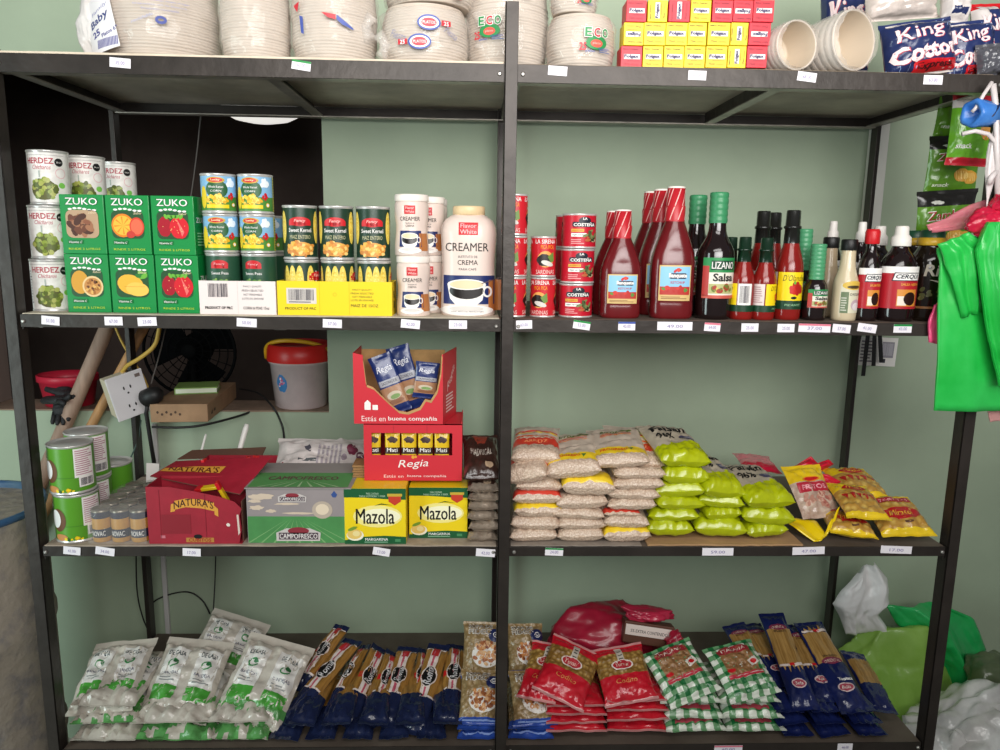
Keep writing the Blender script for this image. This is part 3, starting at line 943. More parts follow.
# ---- bottles
def rfun(prof):
    def f(z):
        for (a, b), (c, d) in zip(prof, prof[1:]):
            if b <= z <= d and d > b:
                return a + (c - a) * (z - b) / (d - b)
        return prof[-1][0]
    return f
def smooth(prof, n=2):
    for _ in range(n):
        o = [prof[0]]
        for (a, b), (c, d) in zip(prof, prof[1:]):
            o += [(a * .75 + c * .25, b * .75 + d * .25), (a * .25 + c * .75, b * .25 + d * .75)]
        prof = o + [prof[-1]]
    return prof
KET = M('#641519', .2, coat=.25, var=.12, vscale=14)
KCAP = M('#b8222c', .35)
def ketchup(label, loc, w, h, rz=0):
    """flattened squeeze bottle with a long striped red cap sleeve"""
    t = thing('ketchup_bottle', label, 'bottle', loc, (0, 0, rz), 'ketchup bottles')
    r = w / 2
    prof = smooth([(r * .9, 0), (r * .99, .004), (r * 1, h * .1), (r * .97, h * .13), (r, h * .16), (r, h * .42), (r * .93, h * .5), (r * .62, h * .66), (r * .42, h * .74), (r * .40, h * .80)], 2)
    sq = lambda a, z: ((math.copysign(abs(math.cos(a)) ** .72, math.cos(a)), .66 * math.copysign(abs(math.sin(a)) ** .72, math.sin(a))) if z < h * .5 else
                       (lambda q: (math.copysign(abs(math.cos(a)) ** (.72 + .28 * q), math.cos(a)), (.66 + .34 * q) * math.copysign(abs(math.sin(a)) ** (.72 + .28 * q), math.sin(a))))(min(1, (z - h * .5) / (h * .24))))
    MB().lathe(prof, KET, 64, sq=sq).build('body', t)
    cap = MB()
    pc = [(r * .44, h * .735), (r * .45, h * .85), (r * .405, h * .86), (r * .40, h * .985), (r * .36, h * .985)]
    cap.lathe(pc, KCAP, 32, caps=False)
    cap.lathe([(r * .39, h * .985), (r * .39, h * .998), (r * .3, h), (.0001, h)], M('#ece4dc', .4), 24)
    st = Art()
    WS = M('#e8b0aa', .4)
    for k in range(-4, 6):
        st.poly([(k * r * .36, h * .75), (k * r * .36 + r * .05, h * .75), (k * r * .36 + r * .5, h * .98), (k * r * .36 + r * .45, h * .98)], WS, 1)
    REFR[0] = r * .43
    st.lay(cap, on_cyl(rfun(pc)), du=r * .12, dv=h * .02, off=.0003); REFR[0] = None
    cap.build('cap', t)
    a = Art()
    lw, z0, z1 = r * .72, h * .14, h * .41
    lh = z1 - z0
    a.rect(-lw, lw, z0, z1, M('#d8b878', .4), 0); a.rect(-lw * .94, lw * .94, z0 + lh * .17, z1 - lh * .04, SKY, 1)
    a.rect(-lw * .94, lw * .94, z0 + lh * .17, z0 + lh * .4, M('#b8342c', .4), 2)
    a.blobs(0, z0 + lh * .32, lw * .8, lh * .07, 16, lw * .14, [M('#d03428', .4), M('#b82820', .4), M('#5c8a3c', .4)], 3, 2)
    a.rrect(-lw * .42, lw * .72, z0 + lh * .62, z0 + lh * .78, lh * .06, M('#28324c', .4), 3); a.text('Banquete', lw * .15, z0 + lh * .7, lw * 1.15, lh * .16, WHITE, 4, .04)
    a.blobs(lw * .1, z0 + lh * .86, lw * .22, lh * .05, 6, lw * .12, [RED, M('#d8442c', .4)], 3.5, 4)
    a.text('KETCHUP', lw * .15, z0 + lh * .52, lw * .9, lh * .07, RED, 4, .03)
    a.lines(-lw * .85, lw * .85, z0 + lh * .04, z0 + lh * .13, 2, M('#8a5a34', .5), 2)
    def fr(u, v):
        x = min(.98, abs(u) / r)
        e = 1 / .72
        c = x ** e
        return Vector((u, -.66 * r * (1 - c * c) ** .36, v)), Vector((0, -1, 0))
    a.lay(l := MB(), fr, du=.005, off=.0006)
    l.build('paper_label', t)
    return t
def xz(px, y=.06, z=.06):
    return XP(px, Z2 + z, y)
ks = ketchup('smaller ketchup bottle at the front, sky blue label', (xz(620, .055), .055, Z2), .092, .238)
dup(ks, 'smaller ketchup bottle standing right behind the front small one', (xz(619, .055) - .004, .125, Z2))
kl = ketchup('large ketchup bottle at the front, sky blue label', (xz(671, .06), .06, Z2), .098, .290)
dup(kl, 'large ketchup bottle in the middle of its row of three', (xz(671, .06) - .010, .145, Z2))
dup(kl, 'large ketchup bottle at the back of its row of three', (xz(671, .06) - .014, .23, Z2))
SOY = M('#1a1010', .1, coat=.7); GCAP = M('#3c8a5c', .35)
def ridged(r, z0, z1, n, d=.04):
    p = []
    for i in range(n):
        a, b = z0 + (z1 - z0) * i / n, z0 + (z1 - z0) * (i + 1) / n
        p += [(r, a + (b - a) * .1), (r * (1 + d), a + (b - a) * .3), (r * (1 + d), a + (b - a) * .7), (r, b - (b - a) * .1)]
    return p + [(r * .9, z1), (.0001, z1)]
def salsa(label, loc, r, h, rz=0, capfrac=.78, big=True):
    t = thing('salsa_bottle', label, 'bottle', loc, (0, 0, rz), 'dark salsa bottles with green caps')
    prof = smooth([(r * .9, 0), (r, .003), (r, h * .5), (r * .95, h * .56), (r * .55, h * .66), (r * .46, h * .72), (r * .45, h * .82)], 2) if big else smooth([(r * .9, 0), (r, .003), (r, h * .44), (r * .7, h * .52), (r * .55, h * .56), (r * .5, h * .7)], 2)
    MB().lathe(prof, SOY, 36).build('body', t)
    z0 = h * (.76 if big else .52)
    MB().lathe([(r * .5, z0)] + ridged(r * (.49 if big else .62), z0, h, 5 if big else 9), GCAP if big else M('#4a9468', .35), 28).build('cap', t)
    a = Art()
    b0, b1 = h * .17, h * (.49 if big else .41)
    lh = b1 - b0
    a.rect(-r * 1.1, r * 1.1, b0, b1, M('#ece4d6', .4), 0); a.rect(-r * 1.1, r * 1.1, b1 - lh * .36, b1, M('#2c8a4c', .4), 1)
    a.rect(-r * .62, r * .75, b1 - lh * .30, b1 - lh * .07, DGRN, 2); a.text('LIZANO', r * .06, b1 - lh * .185, r * 1.3, lh * .17, WHITE, 3, .03)
    a.text('Salsa', r * .1, b1 - lh * .48, r * 1.2, lh * .2, BLACK, 3, .03)
    a.rect(-r * 1.1, -r * .72, b0 + lh * .05, b1 - lh * .2, M('#b83a34', .4), 2)
    a.rect(-r * .7, r * .9, b0 + lh * .12, b0 + lh * .36, M('#b8b87c', .4), 2); a.blobs(r * .1, b0 + lh * .24, r * .6, lh * .06, 10, r * .16, [M('#6a7a34', .4), M('#a83a2c', .4), M('#d8c060', .4)], 3, 5)
    a.rect(-r * 1.1, r * 1.1, b0, b0 + lh * .08, M('#c85a4c', .4), 2)
    a.lay(l := MB(), on_cyl(r, 0, .12), du=.005, off=.0004)
    l.build('paper_label', t)
    return t
sl = salsa('large dark salsa bottle with green ridged cap, front of its pair', (xz(713.5, .06), .06, Z2), .0405, .279)
dup(sl, 'large dark salsa bottle with green cap standing behind its twin', (xz(712, .06) - .0125, .165, Z2))
HOT = M('#821a16', .16, coat=.3, var=.1, vscale=20)
def hot_sauce(label, loc, r, h, rz=0, back=0.0, tall=True):
    t = thing('hot_sauce_bottle', label, 'bottle', loc, (0, 0, rz), 'hot sauce bottles')
    prof = smooth([(r * .9, 0), (r, .003), (r, h * .46), (r * .93, h * .53), (r * .62, h * .66), (r * .5, h * .74), (r * .48, h * .8)], 2)
    MB().lathe(prof, HOT, 36).build('body', t)
    CG = M('#1c1c1a', .25, coat=.4) if tall else M('#122a1c', .25, coat=.4)
    MB().lathe([(r * .57, h * .70), (r * .53, h * .83), (r * .62, h * .835), (r * .62, h * .855), (r * .52, h * .86), (r * .5, h * .99), (r * .44, h), (.0001, h)], CG, 28).build('cap', t)
    a = Art()
    lh = h * .26
    z0 = h * .18
    for o in (0, ):
        a.rect(-r * 1.25, r * 1.25, z0, z0 + lh, YEL, 0); a.rect(-r * 3.1, r * 3.1, h * .1, z0, M('#123c24', .4), 0)
        a.text("D'Olancho", 0, z0 + lh * .8, r * 1.7, lh * .22, M('#5a5410', .4), 2, .0, .3)
        a.blobs(0, z0 + lh * .42, r * .55, lh * .14, 12, r * .32, [M('#c8281c', .4), M('#b01c18', .4)], 2, 3, .6); a.rect(-r * .08, r * .08, z0 + lh * .58, z0 + lh * .68, LGRN, 4)
        a.oval(0, z0 + lh * .1, r * .22, lh * .05, BLACK, 3); a.text('PICANTE', 0, h * .14, r * 1.2, h * .02, M('#9ac89a', .4), 1)
        a.rect(r * 1.35, r * 2.5, z0, z0 + lh, WHITE, 0); a.bars(r * 1.5, r * 2.3, z0 + lh * .1, z0 + lh * .9, 14, INK, 1, 4)
        a.rect(-r * 2.5, -r * 1.35, z0, z0 + lh, M('#e2d2ce', .4), 0); a.lines(-r * 2.35, -r * 1.45, z0 + lh * .1, z0 + lh * .9, 8, M('#b08a8a', .5), 1)
    a.lay(l := MB(), on_cyl(r, 0, back), du=.004, off=.0004)
    l.build('paper_label', t)
    return t
hot_sauce('small hot sauce bottle showing its white back label', (xz(742, .05), .05, Z2), .0265, .183, back=-R(115), tall=False)
hot_sauce('small hot sauce bottle showing half of a yellow label', (xz(763.5, .048), .048, Z2), .0265, .182, back=R(62), tall=False)
hot_sauce('small hot sauce bottle behind the one with white back label', (xz(737, .05) + .002, .115, Z2), .0265, .183, back=-R(115), tall=False)
ht = hot_sauce('tall hot sauce bottle with the yellow label facing front', (xz(787.5, .06), .06, Z2), .0305, .243, back=R(4))
dup(ht, 'tall hot sauce bottle behind, cap between its two neighbours', (xz(774, .19, .2), .19, Z2), (0, 0, R(40)))
dup(ht, 'tall hot sauce bottle behind, leftmost of the black capped three', (xz(759, .15, .2), .125, Z2), (0, 0, R(60)))
ss = salsa('small dark salsa bottle with long green ridged cap, front', (xz(815, .05), .05, Z2), .0265, .170, big=False)
dup(ss, 'small dark salsa bottle with taller green cap, behind the front one', (xz(803, .12, .1), .125, Z2), scale=(1, 1, 1.2))
def dressing(label, loc, rz=0, m=M('#cdbc9c', .25, coat=.4), cap=BLACK, k=1.0, art=True, name='dressing_bottle'):
    r, h = .0275 * k, .181 * k
    t = thing(name, label, 'bottle', loc, (0, 0, rz))
    MB().lathe(smooth([(r * .88, 0), (r, .003), (r, h * .42), (r * .94, h * .5), (r * .62, h * .64), (r * .55, h * .84), (r * .55, h * .9)], 2), m, 36).build('body', t)
    MB().lathe([(r * .62, h * .865), (r * .64, h * .87), (r * .64, h * .985), (r * .58, h), (.0001, h)], cap, 28).build('cap', t)
    if art:
        a = Art()
        a.rect(-r * .9, r * 1.1, h * .1, h * .46, M('#d8d2b8', .4), 0); a.oval(r * .1, h * .44, r * .95, h * .055, M('#d8b44c', .4), 1); a.oval(r * .1, h * .42, r * .6, h * .02, M('#4a3a20', .4), 2)
        a.rect(-r * .9, -r * .3, h * .1, h * .36, M('#6a7a5a', .4), 1); a.text('DRESSING', r * .35, h * .33, r * 1.1, h * .03, INK, 2); a.oval(r * .4, h * .2, r * .5, h * .07, M('#c0a8b0', .4), 1); a.oval(r * .4, h * .18, r * .36, h * .05, M('#e0d8d8', .4), 2)
        a.lines(-r * .85, -r * .4, h * .12, h * .3, 6, M('#c8c8b8', .5), 2)
        a.lay(l := MB(), on_cyl(r, 0, .15), du=.004)
        l.build('paper_label', t)
    return t
dressing('pale cream dressing bottle with black cap, front of its pair', (xz(845, .05), .05, Z2))
dressing('pale cream dressing bottle with black cap, behind and left of its twin', (xz(830.5, .14, .1), .15, Z2), k=1.03, art=False, m=M('#bfa98a', .25, coat=.4))
def dark_bottle(label, loc, r, h, cap, capm, rz=0, neck=.4, m=None, name='sauce_bottle', glass=True):
    t = thing(name, label, 'bottle', loc, (0, 0, rz), 'dark sauce bottles at the right end')
    MB().lathe(smooth([(r * .9, 0), (r, .004), (r, h * .5), (r * .97, h * .58), (r * .75, h * .69), (r * neck, h * .76), (r * neck, h * .86)], 2), m or SOY, 36).build('body', t)
    if cap == 'flip':
        cp = [(r * .5, h * .79), (r * .52, h * .80), (r * .5, h * .88), (r * .36, h * .91), (r * .34, h * .985), (r * .3, h), (.0001, h)]
    else:
        cp = [(r * (neck + .16), h * .84), (r * (neck + .2), h * .85), (r * (neck + .2), h * .97), (r * (neck + .1), h), (.0001, h)]
    MB().lathe(cp, capm, 28).build('cap', t)
    a = Art()
    z0, z1 = h * .14, h * .58
    lh = z1 - z0
    a.rect(-r * 1.35, r * 1.35, z0, z1 - lh * .16, M('#b4202c', .35), 0); a.rect(-r * 1.35, r * 1.35, z1 - lh * .16, z1, WHITE, 1)
    a.poly([(-r * .72, z1 - lh * .34), (r * .85, z1 - lh * .34), (r * .95, z1 - lh * .14), (-r * .6, z1 - lh * .14)], M('#1c2032', .4), 2)
    a.poly([(-r * .66, z1 - lh * .32), (r * .82, z1 - lh * .32), (r * .90, z1 - lh * .16), (-r * .56, z1 - lh * .16)], WHITE, 3)
    a.text('CERQUI', r * .12, z1 - lh * .24, r * 1.3, lh * .12, M('#1c2032', .4), 4, .03, .3)
    a.rect(-r * .4, r * .75, z0 + lh * .06, z0 + lh * .46, M('#d88c34', .4), 1); a.oval(r * .3, z0 + lh * .24, r * .36, lh * .16, M('#2a1410', .3), 2); a.rect(-r * .36, r * .1, z0 + lh * .08, z0 + lh * .3, M('#e8dccc', .4), 1.5)
    a.text('SALSA NEGRA', r * .3, z0 + lh * .58, r * 1.1, lh * .06, M('#f0b040', .4), 2, .02)
    a.lay(l := MB(), on_cyl(r, 0, -.05), du=.004)
    l.build('paper_label', t)
    return t
dark_bottle('slim dark sauce bottle with bright red cap and red label', (xz(867, .05), .05, Z2), .0255, .204, 'band', RED, neck=.42)
dark_bottle('dark sauce bottle with white spout cap and red label, front', (xz(895.5, .055), .055, Z2), .0415, .212, 'flip', M('#e8e2da', .4))
dark_bottle('dark sauce bottle with white spout cap, behind its front twin', (xz(880, .14, .15), .15, Z2), .0375, .214, 'flip', M('#d2ccc6', .4))
dark_bottle('dark sauce bottle with white cap, behind the slim red capped bottle', (xz(859, .13, .15), .125, Z2), .026, .222, 'flip', M('#dcd6d0', .4))
dark_bottle('dark sauce bottle with white cap, behind the cream dressing bottles', (xz(836, .2, .15), .225, Z2), .026, .226, 'flip', M('#dcd6d0', .4))
OIL = M('#1a120c', .12, coat=.6)
def rica(label, loc, art):
    r, h = .043, .205
    t = thing('sauce_jug', label, 'bottle', loc, (0, 0, 0), 'brown sauce jugs with yellow collars')
    MB().lathe(smooth([(r * .92, 0), (r, .004), (r, h * .6), (r * .93, h * .7), (r * .62, h * .8), (r * .56, h * .88)], 2), OIL, 40).build('body', t)
    MB().lathe([(r * .68, h * .83), (r * .7, h * .835), (r * .7, h * .91), (r * .6, h * .915)], M('#c8a02c', .35), 28).build('collar', t)
    MB().lathe([(r * .6, h * .9), (r * .6, h * .98), (r * .5, h), (.0001, h)], M('#1f4a34', .35), 28).build('cap', t)
    if art:
        a = Art()
        a.text('Rica', .0, h * .56, r * 1.5, h * .13, M('#cfc4b4', .4), 2, .02, .15); a.poly([(-r * .5, h * .46), (r * .1, h * .42), (r * .6, h * .44), (r * .1, h * .445)], M('#cfc4b4', .4), 2)
        a.blobs(0, h * .3, r * .9, h * .1, 24, r * .14, [M('#4a4c20', .4), M('#5c3a1c', .4), M('#6a6430', .4)], 1, 4); a.rect(-r * 1.1, r * 1.1, h * .14, h * .165, M('#8a5a2c', .4), 1)
        a.lay(l := MB(), on_cyl(r), du=.004)
        l.build('print', t)
    return t
ra = rica('brown sauce jug with yellow collar and pale script, beside hanging green bag', (xz(926, .075), .075, Z2), True)
rica('brown sauce jug with yellow collar, behind the front jug', (xz(918, .16, .15), .175, Z2), False)
import bisect
# ------------------------------------------------------------------ soft bags
def nz(x, y, z=0.0, s=1.0):
    return noise.noise(Vector((x * s, y * s, z)))
class Bag:
    """a filled pillow bag lying in xy, thickness along z, y = length; matf(u, v, top) picks the colour of a patch"""
    def __init__(s, w, l, t, fin=(.012, .012), full=(4, 4), wr=.0016, lump=.0, lscale=60, seed=0, flat=.75, pinch=.07, bend=None, side=3.2, fold=0.0):
        s.cell = {}
        s.w, s.l, s.t, s.fin, s.full, s.wr, s.lump, s.ls, s.seed, s.flat, s.pinch, s.bend, s.side, s.fold = w, l, t, fin, full, wr, lump, lscale, seed, flat, pinch, bend, side, fold
    def raw(s, u, v, top):
        """u, v in -1..1"""
        lb = -1 + 2 * s.fin[0] / s.l
        lt = 1 - 2 * s.fin[1] / s.l
        if v <= lb or v >= lt:
            fv = 0.0
            d = 0.0
        else:
            q = (v - lb) / (lt - lb) * 2 - 1
            n = s.full[0] if q < 0 else s.full[1]
            fv = max(0, 1 - abs(q) ** n) ** .55
            d = 1 - abs(q)
        fu = max(0, 1 - abs(u) ** s.side) ** .6
        x = s.w / 2 * u * (1 - s.pinch * fv)
        y = s.l / 2 * v
        f = fu * fv
        z = s.t * .5 * f
        k = s.seed * 7.3
        a = s.wr * (1.2 * nz(u * 5 + k, v * 1.6, 1.1) * math.exp(-d * 2.2) + .8 * nz(u * 2.5 + k, v * 3, 4.2) + .5 * nz(u * 7 + k, v * 7, 2.2)) 
        cr = abs(nz(u * 3.1 + k, v * 4.3, 9.1))
        a -= s.wr * 1.1 * math.exp(-cr * 14) 
        if s.lump:
            a += s.lump * (noise.noise(Vector((x * s.ls + k, y * s.ls, 3.0))))
        a *= min(1, f * 3)
        e = .0005 + (.001 * math.sin(u * 40 + k) + .003 * nz(u * 3 + k, v * 2)) * (1 if f == 0 else 0) * 0
        wav = (.0035 * nz(u * 3 + k, v * .5, 6.6)) * (1 - fv)
        if top:
            p = Vector((x, y, z + a + .0004 + wav))
        else:
            p = Vector((x, y, -z * s.flat + a * .3 - .0004 + wav))
        p.z += s.t * .5 * s.flat
        return s.bend(p) if s.bend else p
    def build(s, name, parent, matf, nu=22, nv=30, loc=None, rot=None):
        mb = MB()
        lb = 2 * s.fin[0] / s.l
        lt = 2 * s.fin[1] / s.l
        us = [-math.cos(PI * i / nu) * .35 + (2 * i / nu - 1) * .65 for i in range(nu + 1)]
        vs = []
        for j in range(nv + 1):
            q = -math.cos(PI * j / nv) * .5 + (2 * j / nv - 1) * .5
            vs.append(-1 + lb + (q + 1) / 2 * (2 - lb - lt))
        if lb > 0:
            vs = [-1, -1 + lb * .5] + vs
        if lt > 0:
            vs = vs + [1 - lt * .5, 1]
        n2 = len(vs) - 1
        for top in (True, False):
            mb.grid(lambda i, j: s.raw(us[i], vs[j], top), nu, n2,
                    (lambda i, j: matf((us[i] + us[i + 1]) / 2, (vs[j] + vs[j + 1]) / 2, top)) if callable(matf) else matf, flip=not top)
        s.us, s.vs = us, vs
        # close the rim
        def rim(idx, fl):
            o = len(mb.v)
            pts = [(s.raw(u, v, True), s.raw(u, v, False)) for u, v in idx]
            for a, b in pts:
                mb.v += [a, b]
            for k in range(len(pts) - 1):
                q = (o + 2 * k, o + 2 * k + 1, o + 2 * k + 3, o + 2 * k + 2)
                mb.f.append(q if fl else tuple(reversed(q)))
                u, v = idx[k]
                m = matf(u * .98, v * .98, True) if callable(matf) else matf
                mb.mi.append(mb.mid(m)); mb.sm.append(True)
        rim([(u, vs[0]) for u in us], True); rim([(u, vs[-1]) for u in us], False)
        rim([(us[0], v) for v in vs], False); rim([(us[-1], v) for v in vs], True)
        return mb.build(name, parent, loc, rot)
    def on(s, x, y):
        u, v = max(-.998, min(.998, x / (s.w / 2))), max(-.998, min(.998, y / (s.l / 2)))
        us, vs = s.us, s.vs
        i = max(0, min(len(us) - 2, bisect.bisect_right(us, u) - 1))
        j = max(0, min(len(vs) - 2, bisect.bisect_right(vs, v) - 1))
        if (i, j) not in s.cell:
            s.cell[(i, j)] = [s.raw(us[i], vs[j], True), s.raw(us[i + 1], vs[j], True), s.raw(us[i + 1], vs[j + 1], True), s.raw(us[i], vs[j + 1], True)]
        a, b, c, d = s.cell[(i, j)]
        f, g = (u - us[i]) / (us[i + 1] - us[i]), (v - vs[j]) / (vs[j + 1] - vs[j])
        p = (a * (1 - f) + b * f) * (1 - g) + (d * (1 - f) + c * f) * g
        n = (b - a + c - d).cross(d - a + c - b)
        n = n.normalized() if n.length > 1e-12 else Vector((0, 0, 1))
        return p, n
    def print_on(s, art, parent, name='print', step=.005, off=.0007):
        mb = MB()
        art.lay(mb, s.on, du=step, dv=step, off=off)
        return mb.build(name, parent)

def lie(o, a, b, up=(0, -.5, 1), roll=0.0, ly=None):
    """lay a thing with its y axis from point a (front end) to point b (far end)"""
    a, b = Vector(a), Vector(b)
    y = (b - a).normalized()
    z = Vector(up)
    z = (z - y * z.dot(y)).normalized()
    x = y.cross(z)
    q = Matrix((x, y, z)).transposed()
    if roll:
        q = q @ Matrix.Rotation(roll, 3, 'Y')
    o.rotation_mode = 'XYZ'
    o.rotation_euler = q.to_euler()
    o.location = (a + b) / 2
    if ly:
        o.scale = (1, (b - a).length / ly, 1)
    return o

# ---- white rice bags, right half of third shelf
Z3 = ZS[2] + .0026
RICE = M('#e2cdb8', .32, coat=.35, c2='#c9ae98', kind='voronoi', vscale=210, bump=.35, bscale=210, lo=.1, hi=.6)
RTOP = M('#c9b8a6', .35, coat=.3, var=.08, vscale=40)
RYEL = M('#f0cc2c', .32, coat=.3); RORG = M('#e0582c', .35, coat=.3); RRED = M('#d2402e', .35, coat=.3)
def rice_mat(kind):
    def f(u, v, top):
        if kind == 'plain':
            return RICE
        if kind == 'yellow':      # pale panel, yellow band, clear end
            return RTOP if (v > -.42 and top) else (RYEL if v > -.80 and top else RICE)
        if kind == 'yellowend':
            return RYEL if (top and -.95 < v < -.55) else RICE
        if kind == 'red':
            if top and -.62 < v < -.22: return RRED
            if top and -.14 < v < -.05: return RORG
            return RTOP if (top and v > -.05) else RICE
        if kind == 'redend':
            return RRED if (top and -.97 < v < -.70) else RICE
        return RICE
    return f
def rice_art(kind, w, l):
    a = Art()
    if kind == 'yellow':
        a.text('PROGRESO', -w * .1, -l * .30, w * .5, l * .055, M('#d8581c', .4), 1, .03)
        a.poly([(w * .17, -l * .27), (w * .26, -l * .27), (w * .2, -l * .35)], M('#4a7a3c', .4), 1)
        a.text('arroz', -w * .1, l * .22, w * .36, l * .07, M('#56702c', .4), 2, .02, .35); a.oval(w * .2, l * .24, w * .12, l * .03, M('#5c6a30', .4), 2, wob=.3)
        for k in range(3):
            a.poly([(-w * .3 + w * .02 * k, l * (.05 + .035 * k)), (0, l * (.11 + .035 * k)), (w * .3, l * (.115 + .035 * k)), (w * .3, l * (.125 + .035 * k)), (0, l * (.125 + .035 * k)), (-w * .3, l * (.065 + .035 * k))], (ORG, RRED, M('#c07a3c', .4))[k], 1)
        a.poly([(-w * .42, -l * .16), (-w * .1, -l * .06), (w * .35, -l * .03), (w * .35, -l * .035), (-w * .1, -l * .07)], M('#8a7a70', .4), 1)
    else:
        a.poly([(-w * .45, l * .02), (0, l * .07), (w * .45, l * .02), (w * .45, l * .04), (0, l * .095), (-w * .45, l * .04)], YEL, 1)
        a.poly([(-w * .45, l * .06), (0, l * .11), (w * .45, l * .06), (w * .45, l * .09), (0, l * .145), (-w * .45, l * .09)], RRED, 1)
        a.text('ARROZ', 0, -l * .2, w * .5, l * .07, M('#e88a5c', .4), 1, .03)
    return a
rice_n = [0]
def rice(label, x0, x1, y0, y1, kind='plain', Yf=.035, tilt=0, yaw=0, l=.20, roll=0, face=False, thick=None):
    Yf -= .016
    """a bag whose front end spans columns x0..x1 and rows y0 (top)..y1 (base)"""
    rice_n[0] += 1
    xm = (x0 + x1) / 2
    zb = P(xm, y1, Yf).z
    t_ = thick or (P(xm, y0, Yf).z - zb)
    w = (XP(x1, zb, Yf) - XP(x0, zb, Yf)) * 1.02
    t = thing('rice_bag', label, 'bag of rice', (XP(xm, zb, Yf), Yf, zb), (tilt, roll, yaw), 'white rice bags on the third shelf')
    b = Bag(w, l, t_ * 1.22, fin=(0, .012), full=(11, 3), wr=.0034, lump=.0014, lscale=130, seed=rice_n[0], flat=.9, pinch=.03, side=5)
    b.bend = lambda p: p + Vector((0, l / 2, 0))
    b.build('bag', t, rice_mat(kind), nu=24, nv=30)
    if face:
        b.print_on(rice_art(kind, w, l), t)
    return t
def rcol(rows, name):
    order = ('lowest', 'second from the bottom', 'third from the bottom', 'fourth from the bottom', 'fifth from the bottom', 'sixth from the bottom', 'seventh from the bottom', 'eighth from the bottom')
    for k, (x0, x1, y0, y1, kind, yaw, Yf) in enumerate(rows):
        d = {'plain': 'plain white', 'yellowend': 'white and yellow', 'redend': 'white and red', 'red': 'red banded', 'yellow': 'white and yellow'}[kind]
        rice('%s rice bag, %s in the %s column of rice bags' % (d, order[k], name), x0, x1, y0, y1, kind, Yf, 0, R(yaw), roll=R((-1, 1, 2, -2, 1)[k % 5]))
rcol([(510, 558, 532, 543.5, 'plain', 1, .03), (510.5, 560, 519.5, 532, 'plain', -2, .032), (514, 565, 506.5, 519.5, 'yellowend', 3, .034), (513, 562, 493, 506, 'redend', -1, .036),
      (516, 563, 482, 493, 'plain', 2, .04), (520, 562, 471, 482, 'plain', 0, .05)], 'left')
rcol([(558, 604, 531, 543.5, 'plain', -2, .03), (558, 606, 520.5, 531.5, 'plain', 2, .03), (553, 604, 510.5, 521, 'plain', -3, .03), (557, 609, 497.5, 511, 'plain', 2, .03), (562, 615, 480, 497.5, 'yellowend', -1, .022)], 'middle')
rcol([(604, 651, 530, 544, 'yellowend', 2, .028), (604, 649, 518, 530, 'plain', -2, .03), (604, 641, 511.5, 518, 'redend', 4, .034), (608, 656, 501, 512, 'plain', -4, .03), (608, 660, 491, 501.5, 'plain', -2, .03),
      (613, 665, 480.5, 491.5, 'plain', 1, .03), (614, 667, 470, 481, 'plain', 3, .03)], 'right')
rice('red banded rice bag slumped over the front left edge of the rice pile', 508, 549, 470, 486, 'red', .03, R(14), R(-14), face=True, roll=R(-14))
rice('pale rice bag with red band, on top of the left rice column', 511, 560, 452, 467, 'red', .055, R(7), R(-6), face=True, roll=R(-2))
rice('yellow banded rice bag with orange lettering, on top of the middle column', 547, 602, 464.5, 481, 'yellow', .026, R(11), R(-7), face=True, roll=R(-7))
rice('yellow banded rice bag with orange lettering, on top of the right column', 594, 650, 457.5, 470, 'yellow', .030, R(9), R(-4), face=True, roll=R(-5))
rice('rice bag with red stripes, tucked behind the top right rice bag', 618, 664, 459, 470, 'red', .055, R(12), R(3), face=True, roll=R(4))

# ---- lime green rice bags
LIME = M('#b3bd10', .24, coat=.5, var=.14, vscale=22, bump=.15, bscale=60)
GREY = M('#b4a894', .3, coat=.4, var=.07, vscale=30)
def faisan(label, x0, x1, y0, y1, Yf=.03, tilt=0, yaw=0, roll=0, l=.185, face=False, seed=0, mats=None):
    Yf -= .008
    xm = (x0 + x1) / 2
    zb = P(xm, y1, Yf).z
    t_ = P(xm, y0, Yf).z - zb
    w = (XP(x1, zb, Yf) - XP(x0, zb, Yf)) * 1.02
    t = thing('rice_bag', label, 'bag of rice', (XP(xm, zb, Yf), Yf, zb), (tilt, roll, yaw), 'lime green rice bags on the third shelf')
    b = Bag(w, l, t_ * 1.2, fin=(0, .014), full=(9, 3), wr=.005, seed=seed + x0, flat=.9, pinch=.04, side=4.2)
    b.bend = lambda p: p + Vector((0, l / 2, 0))
    b.build('bag', t, lambda u, v, top: GREY if (v > -.42 + .08 * math.sin(u * 3) and top) else LIME, nu=26, nv=30)
    if face:
        a = Art()
        a.text('Faisán', -w * .04, l * .19, w * .70, l * .15, BLACK, 1, .03)
        a.text('96%', -w * .2, -l * .03, w * .34, l * .15, BLACK, 1, .03)
        a.oval(w * .22, -l * .06, w * .15, l * .07, M('#4a4660', .4), 1, wob=.2); a.oval(w * .25, -l * .05, w * .09, l * .04, M('#8a8698', .4), 2)
        a.oval(-w * .2, l * .40, w * .1, l * .03, M('#5a5a48', .4), 1)
        b.print_on(a, t)
    return t
F = 'lime green rice bag, '
